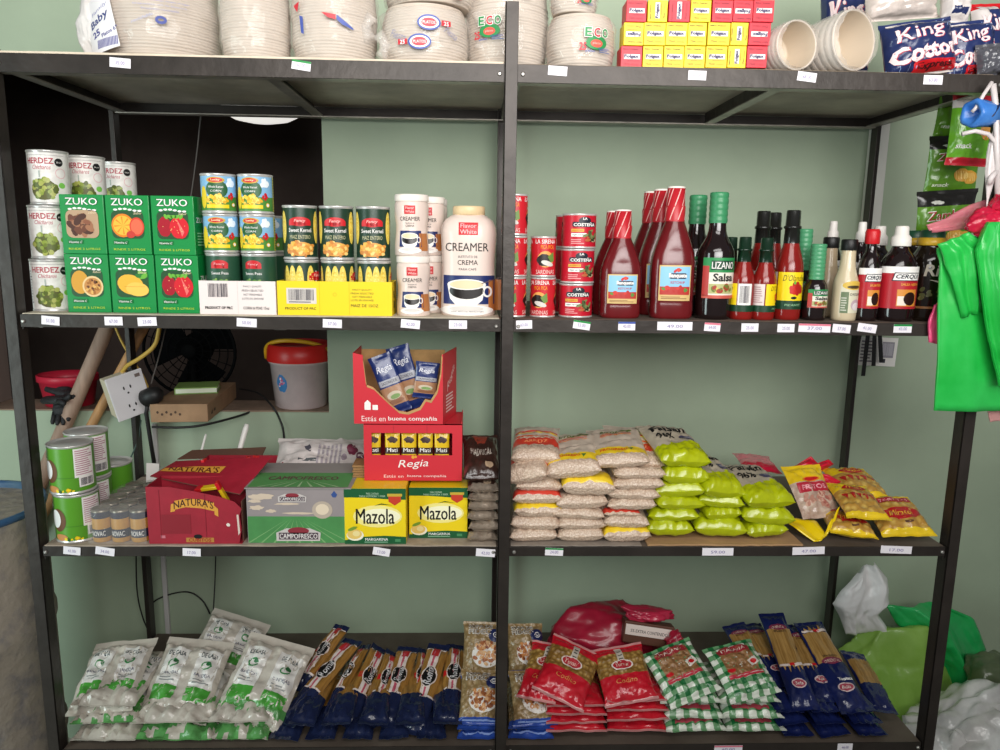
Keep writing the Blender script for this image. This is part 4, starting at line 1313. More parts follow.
for i, (x0, x1, y0, y1, yaw, Yf, lab) in enumerate((
    (647, 694, 523, 538.5, 3, .03, 'lowest in the left lime stack, beside the white rice bags'), (649, 699, 510.5, 523.5, -4, .032, 'second from the bottom in the left lime stack'),
    (656, 706, 499, 512, 8, .03, 'third from the bottom in the left lime stack'), (655, 705, 484, 500, -7, .03, 'fourth from the bottom in the left lime stack'),
    (662, 709, 469, 487, 3, .028, 'second from the top in the left lime stack'),
    (694.5, 747, 521.5, 539, -2, .028, 'lowest in the middle lime stack'), (706, 743, 508.5, 522, 6, .036, 'second from the bottom in the middle lime stack'),
    (698, 743, 496, 510, -6, .034, 'third from the bottom in the middle lime stack'),
    (747, 789, 525, 539, 4, .03, 'lowest in the right lime stack'), (742, 794, 510.5, 527.5, -3, .026, 'second from the bottom in the right lime stack'))):
    faisan(F + lab, x0, x1, y0, y1, Yf, 0, R(yaw), R((2, -2, 4, -4, 3)[i % 5]), seed=i)
faisan('lime and grey rice bag with black lettering, on top of the left lime stack', 658, 711, 453, 470, .030, R(11), R(8), R(5), face=True, seed=21)
faisan('lime and grey rice bag with black lettering, on top of the middle lime stack', 701, 746, 483, 502, .030, R(12), R(13), R(8), face=True, seed=22)
faisan('lime and grey rice bag with black lettering, on top of the right lime stack', 744, 796, 493.5, 511.5, .028, R(11), R(11), R(3), face=True, seed=23)

# ---- crumpled plastic: a closed thin-walled lump with sharp folds
def crumple(name, label, cat, size, loc, rot=(0, 0, 0), m=None, seed=1, amp=.18, sharp=.5, freq=2.2, parent=None, group=None, flat=0.0, tall=1.0, sub=4, shape=None):
    rnd = random.Random(seed)
    def dirn():
        while True:
            q = Vector((rnd.uniform(-1, 1), rnd.uniform(-1, 1), rnd.uniform(-1, 1)))
            if .1 < q.length < 1:
                return q.normalized()
    big = [(dirn(), rnd.uniform(.80, 1.0)) for _ in range(22)]
    bm = bmesh.new()
    bmesh.ops.create_icosphere(bm, subdivisions=sub + 1, radius=1)
    for v in bm.verts:
        d = v.co.normalized()
        k = Vector((seed * 3.7, seed * 1.3, 0))
        dw = (d + .35 * noise.noise_vector(d * 1.3 + k)).normalized()
        r = min([1.25] + [h / dw.dot(n) for n, h in big if dw.dot(n) > .5])
        r = 1 + (r - 1) * (.5 + sharp * .5)
        dd, pp = noise.voronoi(d * freq * 1.5 + k)
        r += sharp * .16 * (dd[1] - dd[0] - .35)
        dd, pp = noise.voronoi(Vector((d.x, d.y, d.z * .6)) * freq * 3.6 + k * 2)
        r += sharp * .055 * (dd[0] - .4)
        r *= 1 + amp * noise.noise(d * freq * .8 + k)
        if shape:
            r *= shape(d)
        v.co = Vector((d.x * r * size[0], d.y * r * size[1], d.z * r * size[2]))
        if flat and v.co.z < -size[2] * flat:
            v.co.z = -size[2] * flat + (v.co.z + size[2] * flat) * .12
    mb = MB().bm(bm, m, smooth=True)
    o = mb.build(name, parent, loc, rot)
    if not parent:
        tag(o, label, cat, group)
    return o
def sheet_bag(name, label, cat, pts, t, m, loc=(0, 0, 0), rot=(0, 0, 0), nu=16, nv=24, wave=.01, fr=3, seed=1, puff=.0, group=None):
    """a hanging or lying flat bag: outline quads pts = rows of (left, right) 3-d points from top to bottom; two skins, thickness t, folds along its length"""
    rows = [(Vector(a), Vector(b)) for a, b in pts]
    def row(q):
        q = q * (len(rows) - 1)
        i = min(int(q), len(rows) - 2)
        f = q - i
        return rows[i][0].lerp(rows[i + 1][0], f), rows[i][1].lerp(rows[i + 1][1], f)
    nrm = (rows[0][1] - rows[0][0]).cross(rows[-1][0] - rows[0][0]).normalized()
    mb = MB()
    def pt(i, j, s):
        u, v = i / nu, j / nv
        a, b = row(v)
        p = a.lerp(b, u)
        w = wave * (math.sin(u * PI * fr + seed + 1.5 * noise.noise(Vector((u * 2, v * 2, seed)))) + .7 * noise.noise(Vector((u * 4, v * 3.2, seed * 2.1))) + .35 * noise.noise(Vector((u * 9, v * 8, seed * 4.1))) + 1.1 * (abs(noise.noise(Vector((u * 4.5 + v, v * 4 - u, seed * 1.7)))) - .2) + .5 * abs(noise.noise(Vector((u * 10, v * 9 + u * 3, seed * .7)))))
        e = math.sin(PI * min(1, max(0, u))) ** .5
        return p + nrm * (w + s * (t / 2 + puff * e * math.sin(PI * v) ** .6))
    mb.grid(lambda i, j: pt(i, j, 1), nu, nv, m)
    mb.grid(lambda i, j: pt(i, j, -1), nu, nv, m, flip=True)
    o0 = 0
    st = (nu + 1) * (nv + 1)
    ring = [i for i in range(nu + 1)] + [j * (nu + 1) + nu for j in range(1, nv + 1)] + [nv * (nu + 1) + i for i in range(nu - 1, -1, -1)] + [j * (nu + 1) for j in range(nv - 1, 0, -1)]
    for a, b in zip(ring, ring[1:] + ring[:1]):
        mb.f.append((a, a + st, b + st, b)); mb.mi.append(0); mb.sm.append(False)
    o = mb.build(name, None, loc, rot)
    bm = bmesh.new(); bm.from_mesh(o.data); bmesh.ops.recalc_face_normals(bm, faces=bm.faces[:]); bm.to_mesh(o.data); bm.free()
    return tag(o, label, cat, group)

# ---- the yellow snack and pasta bags at the right end
SYEL = M('#e8c420', .25, coat=.5, var=.1, vscale=20); STRAW = M('#d8b45c', .28, coat=.4, c2='#b88a3c', kind='voronoi', vscale=60, bump=.3, bscale=60, lo=.15, hi=.55)
SRED = M('#b41c22', .3, coat=.3); CLEARB = M('#b09080', .25, coat=.6, c2='#d8c4b0', vscale=40, bump=.3, bscale=40)
def snack(label, a, b, w, t, layout, roll=0, seed=1, up=(0, -.6, 1), cat='bag'):
    a, b = Vector(a), Vector(b)
    l = (b - a).length
    o = thing('snack_bag', label, cat, group='yellow snack bags at the right end of the third shelf')
    g = Bag(w, l, t, fin=(.008, .01), full=(3.2, 3.2), wr=.0045, lump=.0022, lscale=90, seed=seed, pinch=.06)
    g.build('bag', o, lambda u, v, top: (SYEL if v > .25 else (CLEARB if layout == 'beans' else STRAW)) if v > -.8 else (SYEL if layout != 'beans' else CLEARB))
    ar = Art()
    if layout == 'beans':
        ar.oval(0, l * .18, w * .22, l * .05, ORG, 1); ar.oval(0, l * .18, w * .17, l * .035, RED, 2)
        ar.rect(-w * .4, w * .4, -l * .06, l * .12, M('#b8283a', .35), 1); ar.text('FRITOS', 0, l * .03, w * .62, l * .09, M('#e89aa4', .4), 2, .03)
        ar.blobs(0, -l * .2, w * .36, l * .14, 26, .009, [M('#c08a78', .35), M('#a86458', .35), M('#d8b09a', .35)], 1, 4, .6)
    elif layout == 'oval':
        ar.oval(0, -l * .12, w * .37, l * .13, SRED, 1); ar.text('Mirasol', -w * .02, -l * .12, w * .46, l * .12, M('#e8b43c', .4), 2, .02, .2)
        ar.rect(-w * .36, w * .34, l * .14, l * .26, M('#a42430', .35), 1); ar.text('TORTITAS', 0, l * .2, w * .56, l * .06, M('#e09a9a', .4), 2, .02)
        ar.rect(-w * .04, w * .12, -l * .33, -l * .3, M('#5a3a2a', .4), 1)
    else:
        for k in range(5):
            ar.poly([(-w * .4 + w * .16 * k, l * .02), (-w * .26 + w * .16 * k, l * .02), (-w * .33 + w * .16 * k, -l * .14)], SRED, 1)
        ar.oval(0, l * .2, w * .3, l * .08, SRED, 1); ar.text('Mirasol', 0, l * .2, w * .4, l * .07, M('#e8b43c', .4), 2, .02, .2)
    g.print_on(ar, o)
    return lie(o, a, b, up, roll)
ZD = Z3 - .001
snack('yellow and clear bean snack bag leaning beside the lime rice stacks', P(820, 520, .10), P(797, 468, .20), .115, .035, 'beans', R(8), 3)
snack('yellow snack bag at the back, behind the other yellow bags', PZ(868, 505, ZD + .05), PZ(840, 474, ZD + .085), .12, .045, 'tri', R(2), 5)
snack('yellow snack bag with red triangles, in the middle of the yellow bags', PZ(868, 525, ZD + .045), PZ(843, 490, ZD + .08), .105, .042, 'tri', R(2), 7)
snack('small yellow snack bag with red oval, lowest, right of the yellow flap', PZ(853, 543, ZD), PZ(838, 520, ZD + .012), .11, .05, 'oval', R(0), 8)
snack('large yellow snack bag with red oval, rightmost on the third shelf', PZ(908, 543, ZD), PZ(880, 503, ZD + .05), .13, .055, 'oval', R(-2), 9)
YF = M('#eecb10', .25, coat=.5, var=.1, vscale=10)
sheet_bag('plastic_wrapper', 'bright yellow folded plastic flap lying at the shelf edge', 'wrapper',
          [(P(783, 521, .09), P(795, 517, .10)), (P(796, 529, .05), P(816, 520, .08)), (P(814, 542, .025), P(826, 533, .04)), (P(822, 541, .025), P(833, 528, .04)), (P(829, 524, .05), P(840, 505, .07))], .0012, YF, nu=10, nv=26, wave=.002, seed=4)
PKM = M('#d01834', .3, coat=.3, var=.15, vscale=14, alpha=.96)
sheet_bag('plastic_bag', 'crumpled crimson plastic bag behind the yellow snack bags', 'bag',
    [(P(785, 470, .30), P(798, 464, .30)), (P(797, 476, .28), P(811, 456, .30)), (P(810, 478, .27), P(818, 463, .28)), (P(820, 473, .27), P(829, 459, .28)), (P(828, 468, .28), P(834, 464, .28))], .003, PKM, nu=20, nv=26, wave=.006, seed=6, puff=.012)
sheet_bag('plastic_bag', 'small crimson crumpled plastic strip between the yellow snack bags', 'bag',
    [(P(810, 480, .19), P(815, 473, .20)), (P(822, 484, .18), P(828, 475, .19)), (P(834, 488, .17), P(841, 482, .18))], .003, PKM, nu=12, nv=16, wave=.004, seed=9, puff=.008)
o = thing('plastic_pouch', 'pink translucent pouch with red end behind the lime rice stacks', 'pouch')
g = Bag(.10, .15, .022, fin=(.01, .012), wr=.003, seed=31)
g.build('bag', o, lambda u, v, top: M('#c81c3c', .3, coat=.3) if v < -.35 else M('#dc7c84', .25, coat=.4))
lie(o, P(762, 474, .24), P(750, 458, .38))
# ------------------------------------------------------------------ third shelf, left half
# green coconut milk cans
def coco(label, loc, rz=0, h=.113, r=.0485):
    t = thing('coconut_milk_can', label, 'can', loc, (0, 0, rz), 'green coconut milk cans')
    a = Art()
    a.rect(.020, .066, h * .34, h * .93, WHITE, 1); a.lines(.023, .063, h * .38, h * .9, 12, M('#c08a9a', .5), 2)
    a.rect(.028, .066, h * .14, h * .34, WHITE, 1); a.bars(.032, .062, h * .17, h * .32, 14, INK, 2, 5)
    a.oval(-.034, h * .48, .019, h * .24, M('#6a4428', .5), 2); a.oval(-.041, h * .50, .014, h * .19, M('#f2efec', .4), 3)
    a.oval(-.030, h * .12, .016, h * .07, M('#c88a50', .5), 2); a.blobs(.0, h * .09, .02, h * .02, 8, .004, [YEL, M('#d8a830', .4), M('#2c5a20', .4)], 3, 5)
    a.rect(-.03, .02, h * .34, h * .36, M('#4c8a28', .4), 1); a.text('COCO', -.068, h * .75, .03, h * .12, WHITE, 3, .03)
    can_parts(t, r, h, M('#5a9a2a', .35), a)
cxA = XP(76.5, 1.0, .058); cxB = XP(89, 1.1, .175); cxC = XP(110, 1.0, .27)
hc = .113
coco('green coconut milk can on the shelf at the front, under another can', (cxA, .058, Z3), R(16))
coco('green coconut milk can on top of the front stack, silver lid showing', (cxA - .004, .058, Z3 + hc + .0006), R(9))
coco('green coconut milk can at the bottom of the second stack', (cxB, .165, Z3), R(4))
coco('green coconut milk can on top of the second stack, behind the front stack', (cxB, .165, Z3 + hc + .0006), R(6))
coco('lone green coconut milk can at the back, not stacked', (cxC, .285, Z3), R(-70))
# shrink wrapped jars
x0, x1 = XP(88, Z3 + .02, .01), XP(146, Z3 + .02, .01)
tp = thing('jar_multipack', 'shrink wrapped pack of small navy and gold lidded jars beside the green cans', 'jar pack', ((x0 + x1) / 2, .012, Z3))
w = x1 - x0
NC, NR = 3, 5
rj = w / NC / 2
dj = rj * 2 * NR
LIDG = M('#8a8274', .3, .55); GOLD = M('#c08c3c', .4); NAVYL = M('#20243c', .35)
jb = MB()
hj = P(118, 511, .012).z - Z3
jb.lathe([(rj * .9, .001), (rj * .96, .004), (rj * .96, hj * .82), (rj * .9, hj * .86)], GOLD, 20)
jb.lathe([(rj * .965, hj * .16), (rj * .965, hj * .42)], NAVYL, 20, caps=False)
jb.lathe([(rj * .97, hj * .74), (rj * .99, hj * .76), (rj * .99, hj * .93)], NAVYL, 20, caps=False)
jb.lathe([(rj * .99, hj * .93), (rj * .98, hj), (rj * .84, hj), (rj * .8, hj - .002), (.0001, hj - .002)], LIDG, 20, caps=False)
ja = Art(); ja.text('NOVAC', 0, hj * .29, rj * 1.4, hj * .15, WHITE, 1, .03); ja.lay(jb, on_cyl(rj * .965), du=.003)
proto = None
for j in range(NR):
    for i in range(NC):
        loc = (-w / 2 + rj * (2 * i + 1), rj * (2 * j + 1), 0)
        if proto is None:
            proto = jb.build('jar', tp, loc)
        else:
            c = proto.copy(); link(c); c.parent = tp; c.location = loc
mb = MB()
FILMD = film('#d8d4d0', .16, .1, .5, 22)
prof = [(0, 0), (0, hj * 1.03), (dj, hj * 1.03), (dj, 0)]
def filmpt(i, j):
    u = i / 20
    q = j / 12 * 3
    k = min(int(q), 2); f = q - k
    y = prof[k][0] + (prof[k + 1][0] - prof[k][0]) * f
    z = prof[k][1] + (prof[k + 1][1] - prof[k][1]) * f
    x = -w / 2 + w * u
    d = .0016 * noise.noise(Vector((x * 60, y * 60, z * 60))) + .0018
    n = ((0, -1), (0, 1), (1, 0))[k]
    return (x * 1.012, y + (n[0] and -0) + (-d if k == 0 else d if k == 2 else 0), z + (d if k == 1 else 0))
mb.grid(filmpt, 20, 12, FILMD)
mb.build('shrink_film', tp)

# dark red cartons
NRD = M('#9c1f30', .5, var=.08, vscale=25); NRI = M('#6a4a3c', .8); NGOLD = M('#d89a3c', .45)
def bil(pts):
    a, b, c, d = [Vector(q) for q in pts]
    n = (b - a).cross(d - a).normalized()
    if n.dot(Vector((.3, -1, .8))) < 0:
        n = -n
    return (lambda u, v: ((a * (1 - u) + b * u) * (1 - v) + (d * (1 - u) + c * u) * v, n)), n
def flap(mb, pts, t, m, m2=None):
    """a card flap from its four corners, gently warped"""
    f, n = bil(pts)
    g = 8
    fl = (Vector(pts[1]) - Vector(pts[0])).cross(Vector(pts[3]) - Vector(pts[0])).dot(n) < 0
    mb.grid(lambda i, j: f(i / g, j / g)[0], g, g, m, smooth=False, flip=fl)
    mb.grid(lambda i, j: f(i / g, j / g)[0] - n * t, g, g, m2 or m, smooth=False, flip=not fl)
    e = [f(*q)[0] for q in ((0, 0), (1, 0), (1, 1), (0, 1))]
    mb.add(e + [q - n * t for q in e], [(0, 4, 5, 1), (1, 5, 6, 2), (2, 6, 7, 3), (3, 7, 4, 0)], m2 or m)
def natures_art(a, w=1.0, h=1.0, full=True):
    a.poly([(.30, .76), (.42, .80), (.58, .79), (.72, .73), (.72, .58), (.58, .63), (.42, .65), (.28, .60)], NGOLD, 1)
    a.poly([(.26, .70), (.30, .72), (.30, .58), (.25, .56)], NGOLD, .8); a.poly([(.72, .68), (.76, .62), (.76, .48), (.72, .52)], NGOLD, .8)
    a.text("NATURA'S", .5, .74, .42, .13, M('#3c1414', .5), 2, .02, arc=.06)
    return a
x0, x1 = XP(147.5, Z3 + .06, .01), XP(241, Z3 + .06, .01)
t = thing('food_carton', 'torn dark red carton with gold banner, the front lower one', 'box', (x0, .01, Z3))
w, h, d = x1 - x0, P(160, 487, .01).z - Z3, .085
mb = MB()
k = .002
mb.box(0, w, 0, d, 0, k, NRD)
# front panel with torn right edge
fr = [(0, k), (w * .97, k), (w * 1.0, h * .25), (w * .985, h * .5), (w * 1.01, h * .62), (w * .94, h * .74), (w * .78, h * .83), (w * .5, h * .93), (w * .25, h * 1.0), (0, h * 1.0)]
mb.prism(fr, 0, k, NRD, Matrix(((1, 0, 0, 0), (0, 0, 1, 0), (0, 1, 0, 0), (0, 0, 0, 1))))
mb.box(0, k, k, d, k, h, NRD); mb.box(w - k, w, k + .01, d, k, h * .72, NRI); mb.box(k, w - k, d - k, d, k, h, NRD)
a = natures_art(Art())
a.rect(.15, .46, .18, .52, M('#8a1a28', .5), 1); a.rect(.135, .14, .1, .95, M('#7c1824', .5), 1); a.rect(.62, .625, .1, .9, M('#7c1824', .5), 1)
a.oval(.53, .13, .045, .04, BLACK, 1.5); a.rect(.40, .70, .03, .11, M('#b8803a', .5), 1); a.text("CUBITOS", .55, .07, .24, .06, DRED, 2, .02); a.rect(.13, .18, .1, .15, M('#c8707c', .5), 1)
a.oval(.86, .34, .018, .03, M('#e8dcd0', .5), 1, wob=.5); a.poly([(.955, .52), (.975, .52), (.985, .2), (.965, .15)], M('#d8c4b8', .6), 1)
a.lay(mb, lambda u, v: (Vector((u * w, 0, v * h)), Vector((0, -1, 0))))
mb.build('carton', t)
def cube_pack(label, loc, rot):
    o = thing('seasoning_packet', label, 'packet', loc, rot, 'yellow seasoning packets in the dark red cartons')
    mb = MB(); mb.box(-.03, .03, -.008, .008, -.004, .004, M('#e0b81c', .35), bev=.0015); mb.box(-.031, -.012, -.0083, .0083, -.0043, .0043, RED, bev=.0015); mb.build('wrapper', o)
cube_pack('yellow and red seasoning packet sticking out of the front dark red carton', (x0 + w * .60, .045, Z3 + h * .90), (R(14), R(-12), R(-14)))
cube_pack('yellow seasoning packet leaning in the front dark red carton, near the torn corner', (x0 + w * .77, .04, Z3 + h * .82), (R(18), R(66), R(24)))
z4 = P(223, 482, .10).z
x2, x3 = XP(176, z4 + .02, .12), XP(268, z4 + .02, .12)
t = thing('food_carton', 'opened dark red carton with gold banner, higher one at the back', 'box', (x2, .105, Z3 + .0005))
w2 = x3 - x2
zt = P(190, 471, .20).z - Z3
mb = MB()
d2 = .14
sh = [(.0, 0), (w2 * .86, 0), (w2 * .98, zt * .86), (w2 * 1.02, zt), (0, zt)]
M_xz = Matrix(((1, 0, 0, 0), (0, 0, 1, 0), (0, 1, 0, 0), (0, 0, 0, 1)))
FRZ = [(0, 0), (w2 * .95, 0), (w2 * 1.0, zt), (0, zt)]
mb.prism(FRZ, .095, .097, NRD, M_xz); mb.prism(FRZ, .095 + d2, .097 + d2, NRD, M_xz)
mb.box(0, .002, .097, .095 + d2, 0, zt, NRD); mb.box(w2 * .97, w2 * .97 + .002, .097, .095 + d2, 0, zt, NRD); mb.box(0, w2 * .95, .097, .095 + d2, 0, .002, NRI)
a = Art(); a.text("NATURA'S", .5, .5, .5, .1, M('#3c1414', .5), 2, .02)
mb.build('carton', t)
fl = MB()
g0, g1, g2, g3 = Vector((-.004, .092, zt - .002)), Vector((w2 * .86, .045, zt - .052)), Vector((w2 * 1.06, .085, zt + .006)), Vector((.0, .095, zt + .001))
ax, bx = P(177, 464, .10), P(248, 495, .055)
q0, q1, q2, q3 = [P(*c) - Vector((x2, .105, Z3 + .0005)) for c in ((150, 476, .10), (240, 494, .035), (272, 457, .13), (176, 461, .195))]
flap(fl, (q0, q1, q2, q3), .002, NRD, NRI)
a = Art()
a.poly([(.02, .30), (.30, .42), (.62, .46), (.62, .70), (.30, .66), (.02, .50)], NGOLD, 1); a.text("NATURA'S", .33, .52, .52, .2, M('#5c1a18', .5), 2, .02, rot=.15)
a.lay(fl, bil((q0, q1, q2, q3))[0], du=.06, dv=.08, off=.0012)
fl.build('flap', t)
fb = MB()
q = [P(*c) - Vector((x2, .105, Z3 + .0005)) for c in ((177, 459, .34), (262, 456, .34), (266, 447, .39), (192, 450, .39))]
flap(fb, q, .002, NRI, NRI)
fb.build('flap', t)
for i, (px, py) in enumerate(((206, 460), (222, 460), (247, 458), (254, 457))):
    p = P(px, py, .17 + .02 * (i % 2))
    cube_pack('yellow seasoning packet in the rear dark red carton, %s from its open left corner' % ('first', 'second', 'third', 'fourth')[i], (p.x, p.y, p.z - .028), (R(10), R(80 + 8 * i), R(20 * i)))
# white plastic sticks behind the cartons
STK = M('#ece8e2', .35)
def stick(label, a, b, r0, r1):
    o = MB(); o.tube([a, a.lerp(b, .5), a.lerp(b, .93), b], [r0, (r0 + r1) / 2, r1, r1 * .7], STK, 12)
    tag(o.build('plastic_stick'), label, 'stick', 'white plastic sticks behind the cartons')
stick('thin white plastic stick leaning behind the dark red cartons', PZ(192, 486, Z3 + .004), P(206, 434, .47), .0035, .0035)
stick('thick white plastic stick leaning behind the dark red cartons', PZ(228, 490, Z3 + .006), P(247, 424, .42), .006, .008)
# white paper card strip poking out left of the red carton
tag(MB().box(0, .035, 0, .002, 0, .06, WHITE).build('paper_card', None, P(146, 486, .26), (R(-8), 0, R(-10))), 'small white paper card standing left of the dark red cartons', 'paper')

# printed green and grey cardboard carton
GRYC = M('#948a8a', .55, var=.08, vscale=8); GRC = M('#4a8a4c', .55, var=.12, vscale=14)
x0, x1 = XP(247, Z3 + .06, .012), XP(349, Z3 + .06, .012)
h = P(300, 489, .012).z - Z3
w, d = x1 - x0, .20
t = thing('meat_carton', 'closed grey and green cardboard carton printed with a farm landscape', 'box', ((x0 + x1) / 2, .012, Z3))
mb = MB()
mb.box(-w / 2, w / 2, 0, d, 0, h, GRYC, bev=.0015)
def camp(a, cx, cy, s):
    a.poly([(cx - s * 1.15, cy - s * .36), (cx + s * 1.1, cy - s * .36), (cx + s * 1.15, cy + s * .1), (cx + s * .6, cy + s * .34), (cx - s * .6, cy + s * .34), (cx - s * 1.15, cy + s * .1)], M('#c8c0bc', .5), 2)
    a.oval(cx, cy + s * .2, s * .55, s * .2, M('#8c2c38', .5), 3); a.rect(cx - s * 1.02, cx + s * 1.02, cy - s * .28, cy + s * .1, M('#54444c', .5), 3)
    a.text('CAMPOFRESCO', cx, cy - s * .09, s * 1.95, s * .27, M('#e8e0dc', .5), 4, .03)
a = Art()
a.rect(-w / 2 + .0015, w / 2 - .0015, .0015, h * .50, GRC, 0)
for q in range(9):
    a.poly([(w * (-.5 + .125 * q), .002), (w * (-.48 + .125 * q), .002), (w * (-.02 + .02 * (q - 4)), h * .46)], M('#7aa86c', .55), .5)
a.oval(w * .24, h * .62, w * .1, h * .16, M('#b8a898', .55), 1); a.oval(w * .24, h * .63, w * .065, h * .1, M('#e0cdb4', .55), 1.5)
for (cx, cy, rx, ry) in ((-.36, .86, .12, .05), (-.4, .66, .07, .04), (-.26, .6, .05, .03), (-.1, .73, .12, .02), (-.42, .78, .07, .03), (0, .56, .14, .02)):
    a.oval(w * cx, h * cy, w * rx, h * ry, M('#cfbba6', .55), .8, wob=.4, seed=int(cx * 100))
camp(a, 0, h * .17, w * .19); camp(a, -w * .05, h * .84, w * .12)
a.poly([(w * .33, h * .9), (w * .36, h * .97), (w * .39, h * .9), (w * .375, h * .85), (w * .345, h * .85)], M('#34508c', .5), 1)
a.lay(mb, on_front(0, 0, 0))
b = Art(); b.rect(-w * .49, w * .49, .004, d * .55, M('#5c9a58', .55), 0)
b.text('CAMPOFRESCO', 0, d * .34, w * .7, d * .13, M('#6a3c44', .5), 2, .04)
for q in range(7):
    b.poly([(w * (-.4 + .13 * q), .006), (w * (-.37 + .13 * q), .006), (w * (-.08 + .03 * q), d * .25)], M('#a8c898', .55), 1)
b.lay(mb, on_top(0, 0, h))
mb.build('carton', t)
lf = MB()
lf.box(-w * .51, w * .53, -.004, d * .96, h + .001, h + .003, M('#9a9490', .6))
b.lay(lf, on_top(0, 0, h + .003))
lf.build('lid', t)
# white bag behind
WB = M('#d6ccc8', .3, coat=.3, var=.08, vscale=20, bump=.5, bscale=16)
o = thing('flour_bag', 'large white printed plastic bag slumped behind the grey and green carton', 'bag')
g = Bag(.28, .20, .08, fin=(.01, .014), wr=.011, seed=41, side=2.4)
g.build('bag', o, WB, nu=28, nv=28)
a = Art()
for q in range(6):
    a.rect(-.02 + .012 * q, -.014 + .012 * q, -.03, .04, M('#a49aa0', .5), 1)
a.oval(.075, .03, .014, .02, M('#7a3048', .5), 1, wob=.3); a.oval(.055, .0, .008, .012, M('#9a8a94', .5), 1); a.oval(-.05, .03, .008, .02, M('#54505a', .5), 1, rot=.5); a.oval(.1, .01, .012, .016, M('#6a4050', .5), 1); a.rect(-.07, -.02, -.02, -.012, M('#54585a', .5), 1)
g.print_on(a, o)
lie(o, P(322, 496, .26), P(330, 452, .40), (0, -.75, .7), R(3))
# margarine cartons
MYEL = M('#f0d21c', .4, coat=.2)
def mazola(label, x0, x1, yf, seed=1):
    z = Z3
    a0, a1 = XP(x0, z + .05, yf), XP(x1, z + .05, yf)
    w, d = a1 - a0, .16
    h = P((x0 + x1) / 2, 488.5 if seed == 1 else 487.5, yf).z - z
    t = thing('margarine_carton', label, 'box', ((a0 + a1) / 2, yf, z), (0, 0, 0), 'yellow margarine cartons')
    mb = MB().box(-w / 2, w / 2, 0, d, 0, h, MYEL, bev=.0015)
    mb.build('carton', t)
    a = Art()
    G = M('#1c5a34', .4)
    a.poly([(-w * .5, h), (w * .5, h), (w * .5, h * .80), (w * .2, h * .81), (-w * .2, h * .84), (-w * .5, h * .84)], G, 1)
    a.poly([(-w * .5, 0), (w * .5, 0), (w * .5, h * .13), (w * .15, h * .15), (-w * .2, h * .13), (-w * .5, h * .07)], G, 1)
    a.oval(w * .04, h * .5, w * .4, h * .20, M('#f6e88c', .4), .5); a.oval(w * .08, h * .5, w * .33, h * .14, M('#fbf6d0', .4), .8)
    a.text('Mazola', 0, h * .50, w * .62, h * .27, M('#14100e', .4), 2, .03); a.poly([(-w * .02, h * .69), (w * .1, h * .735), (w * .3, h * .70), (w * .1, h * .715)], M('#1c4a24', .4), 2)
    a.text('MARGARINA', w * .02, h * .085, w * .37, h * .05, WHITE, 2, .03); a.lines(-w * .18, w * .22, h * .02, h * .05, 1, M('#8cb89a', .4), 2); a.rect(w * .32, w * .41, h * .04, h * .09, M('#4a8a5c', .4), 2)
    a.poly([(w * .22, h * .88), (w * .32, h * .90), (w * .42, h * .88), (w * .42, h * .77), (w * .32, h * .70), (w * .22, h * .77)], M('#c8402c', .4), 3); a.rect(w * .2, w * .44, h * .86, h * .91, M('#c8a83c', .4), 3.5)
    a.text('PARA COCINAR', -w * .04, h * .91, w * .2, h * .035, M('#b8d0b4', .4), 2, .01); a.text('PARA HORNEAR Y FREIR', -w * .04, h * .865, w * .42, h * .035, M('#b8d0b4', .4), 2)
    a.oval(-w * .33, h * .16, w * .14, h * .10, M('#f6f0d8', .4), 3); a.oval(-w * .34, h * .18, w * .12, h * .09, M('#e8c46c', .4), 4); a.oval(-w * .31, h * .19, w * .06, h * .05, M('#f0dc98', .4), 5)
    a.oval(-w * .37, h * .28, w * .08, h * .03, M('#7a9a34', .4), 5, rot=.4)
    a.lay(pr := MB(), on_front(0, 0, 0))
    pr.build('print', t)
    return t, h
_, hm = mazola('yellow and green margarine carton, left and nearer the shelf edge', 344.5, 406, .010, 1)
# the second stands a little further back
_, hm2 = mazola('yellow and green margarine carton, right, set slightly further back', 409, 467.5, .045, 2)
# brown wafer-like cards behind
CRK = M('#9a7448', .7, var=.2, vscale=40)
for k in range(5):
    tag(MB().box(-.022, .022, 0, .06, 0, .0055, CRK, bev=.001).build('cardboard_piece', None, (XP(362, Z3 + hm, .09) + .002 * (k % 2), .085, Z3 + hm + .001 + k * .0062), (0, 0, R((-3, 2, -1, 4, 0)[k]))),
        'flat brown cardboard piece on the left margarine carton, %s of its pile' % ('lowest', 'second', 'third', 'fourth', 'topmost')[k], 'cardboard', 'brown pieces on the margarine carton')
# red display cartons with sauce sachets
RGR = M('#cf2e3a', .45); RGI = M('#b8905c', .8, var=.15, vscale=30)
LY = .065
h_ = max(hm, hm2)
zb = Z3 + h_ + .001
xr0, xr1 = XP(364, zb + .06, LY), XP(462, zb + .06, LY)
wr_, dr_ = xr1 - xr0, .13
hr_ = P(410, 424, LY).z - zb
t = thing('sachet_display_box', 'lower red display carton with yellow sachets behind a cut window', 'box', ((xr0 + xr1) / 2, LY, zb), (0, 0, R(0)))
mb = MB()
k = .002
wa, wb, za, zc = -wr_ * .42, wr_ * .40, hr_ * .45, hr_ * .84
mb.box(-wr_ / 2, wr_ / 2, 0, dr_, 0, k, RGR)
for (a, b, c, e) in ((-wr_ / 2, wr_ / 2, k, za), (-wr_ / 2, wr_ / 2, zc, hr_), (-wr_ / 2, wa, za, zc), (wb, wr_ / 2, za, zc)):
    mb.box(a, b, 0, k, c, e, RGR)
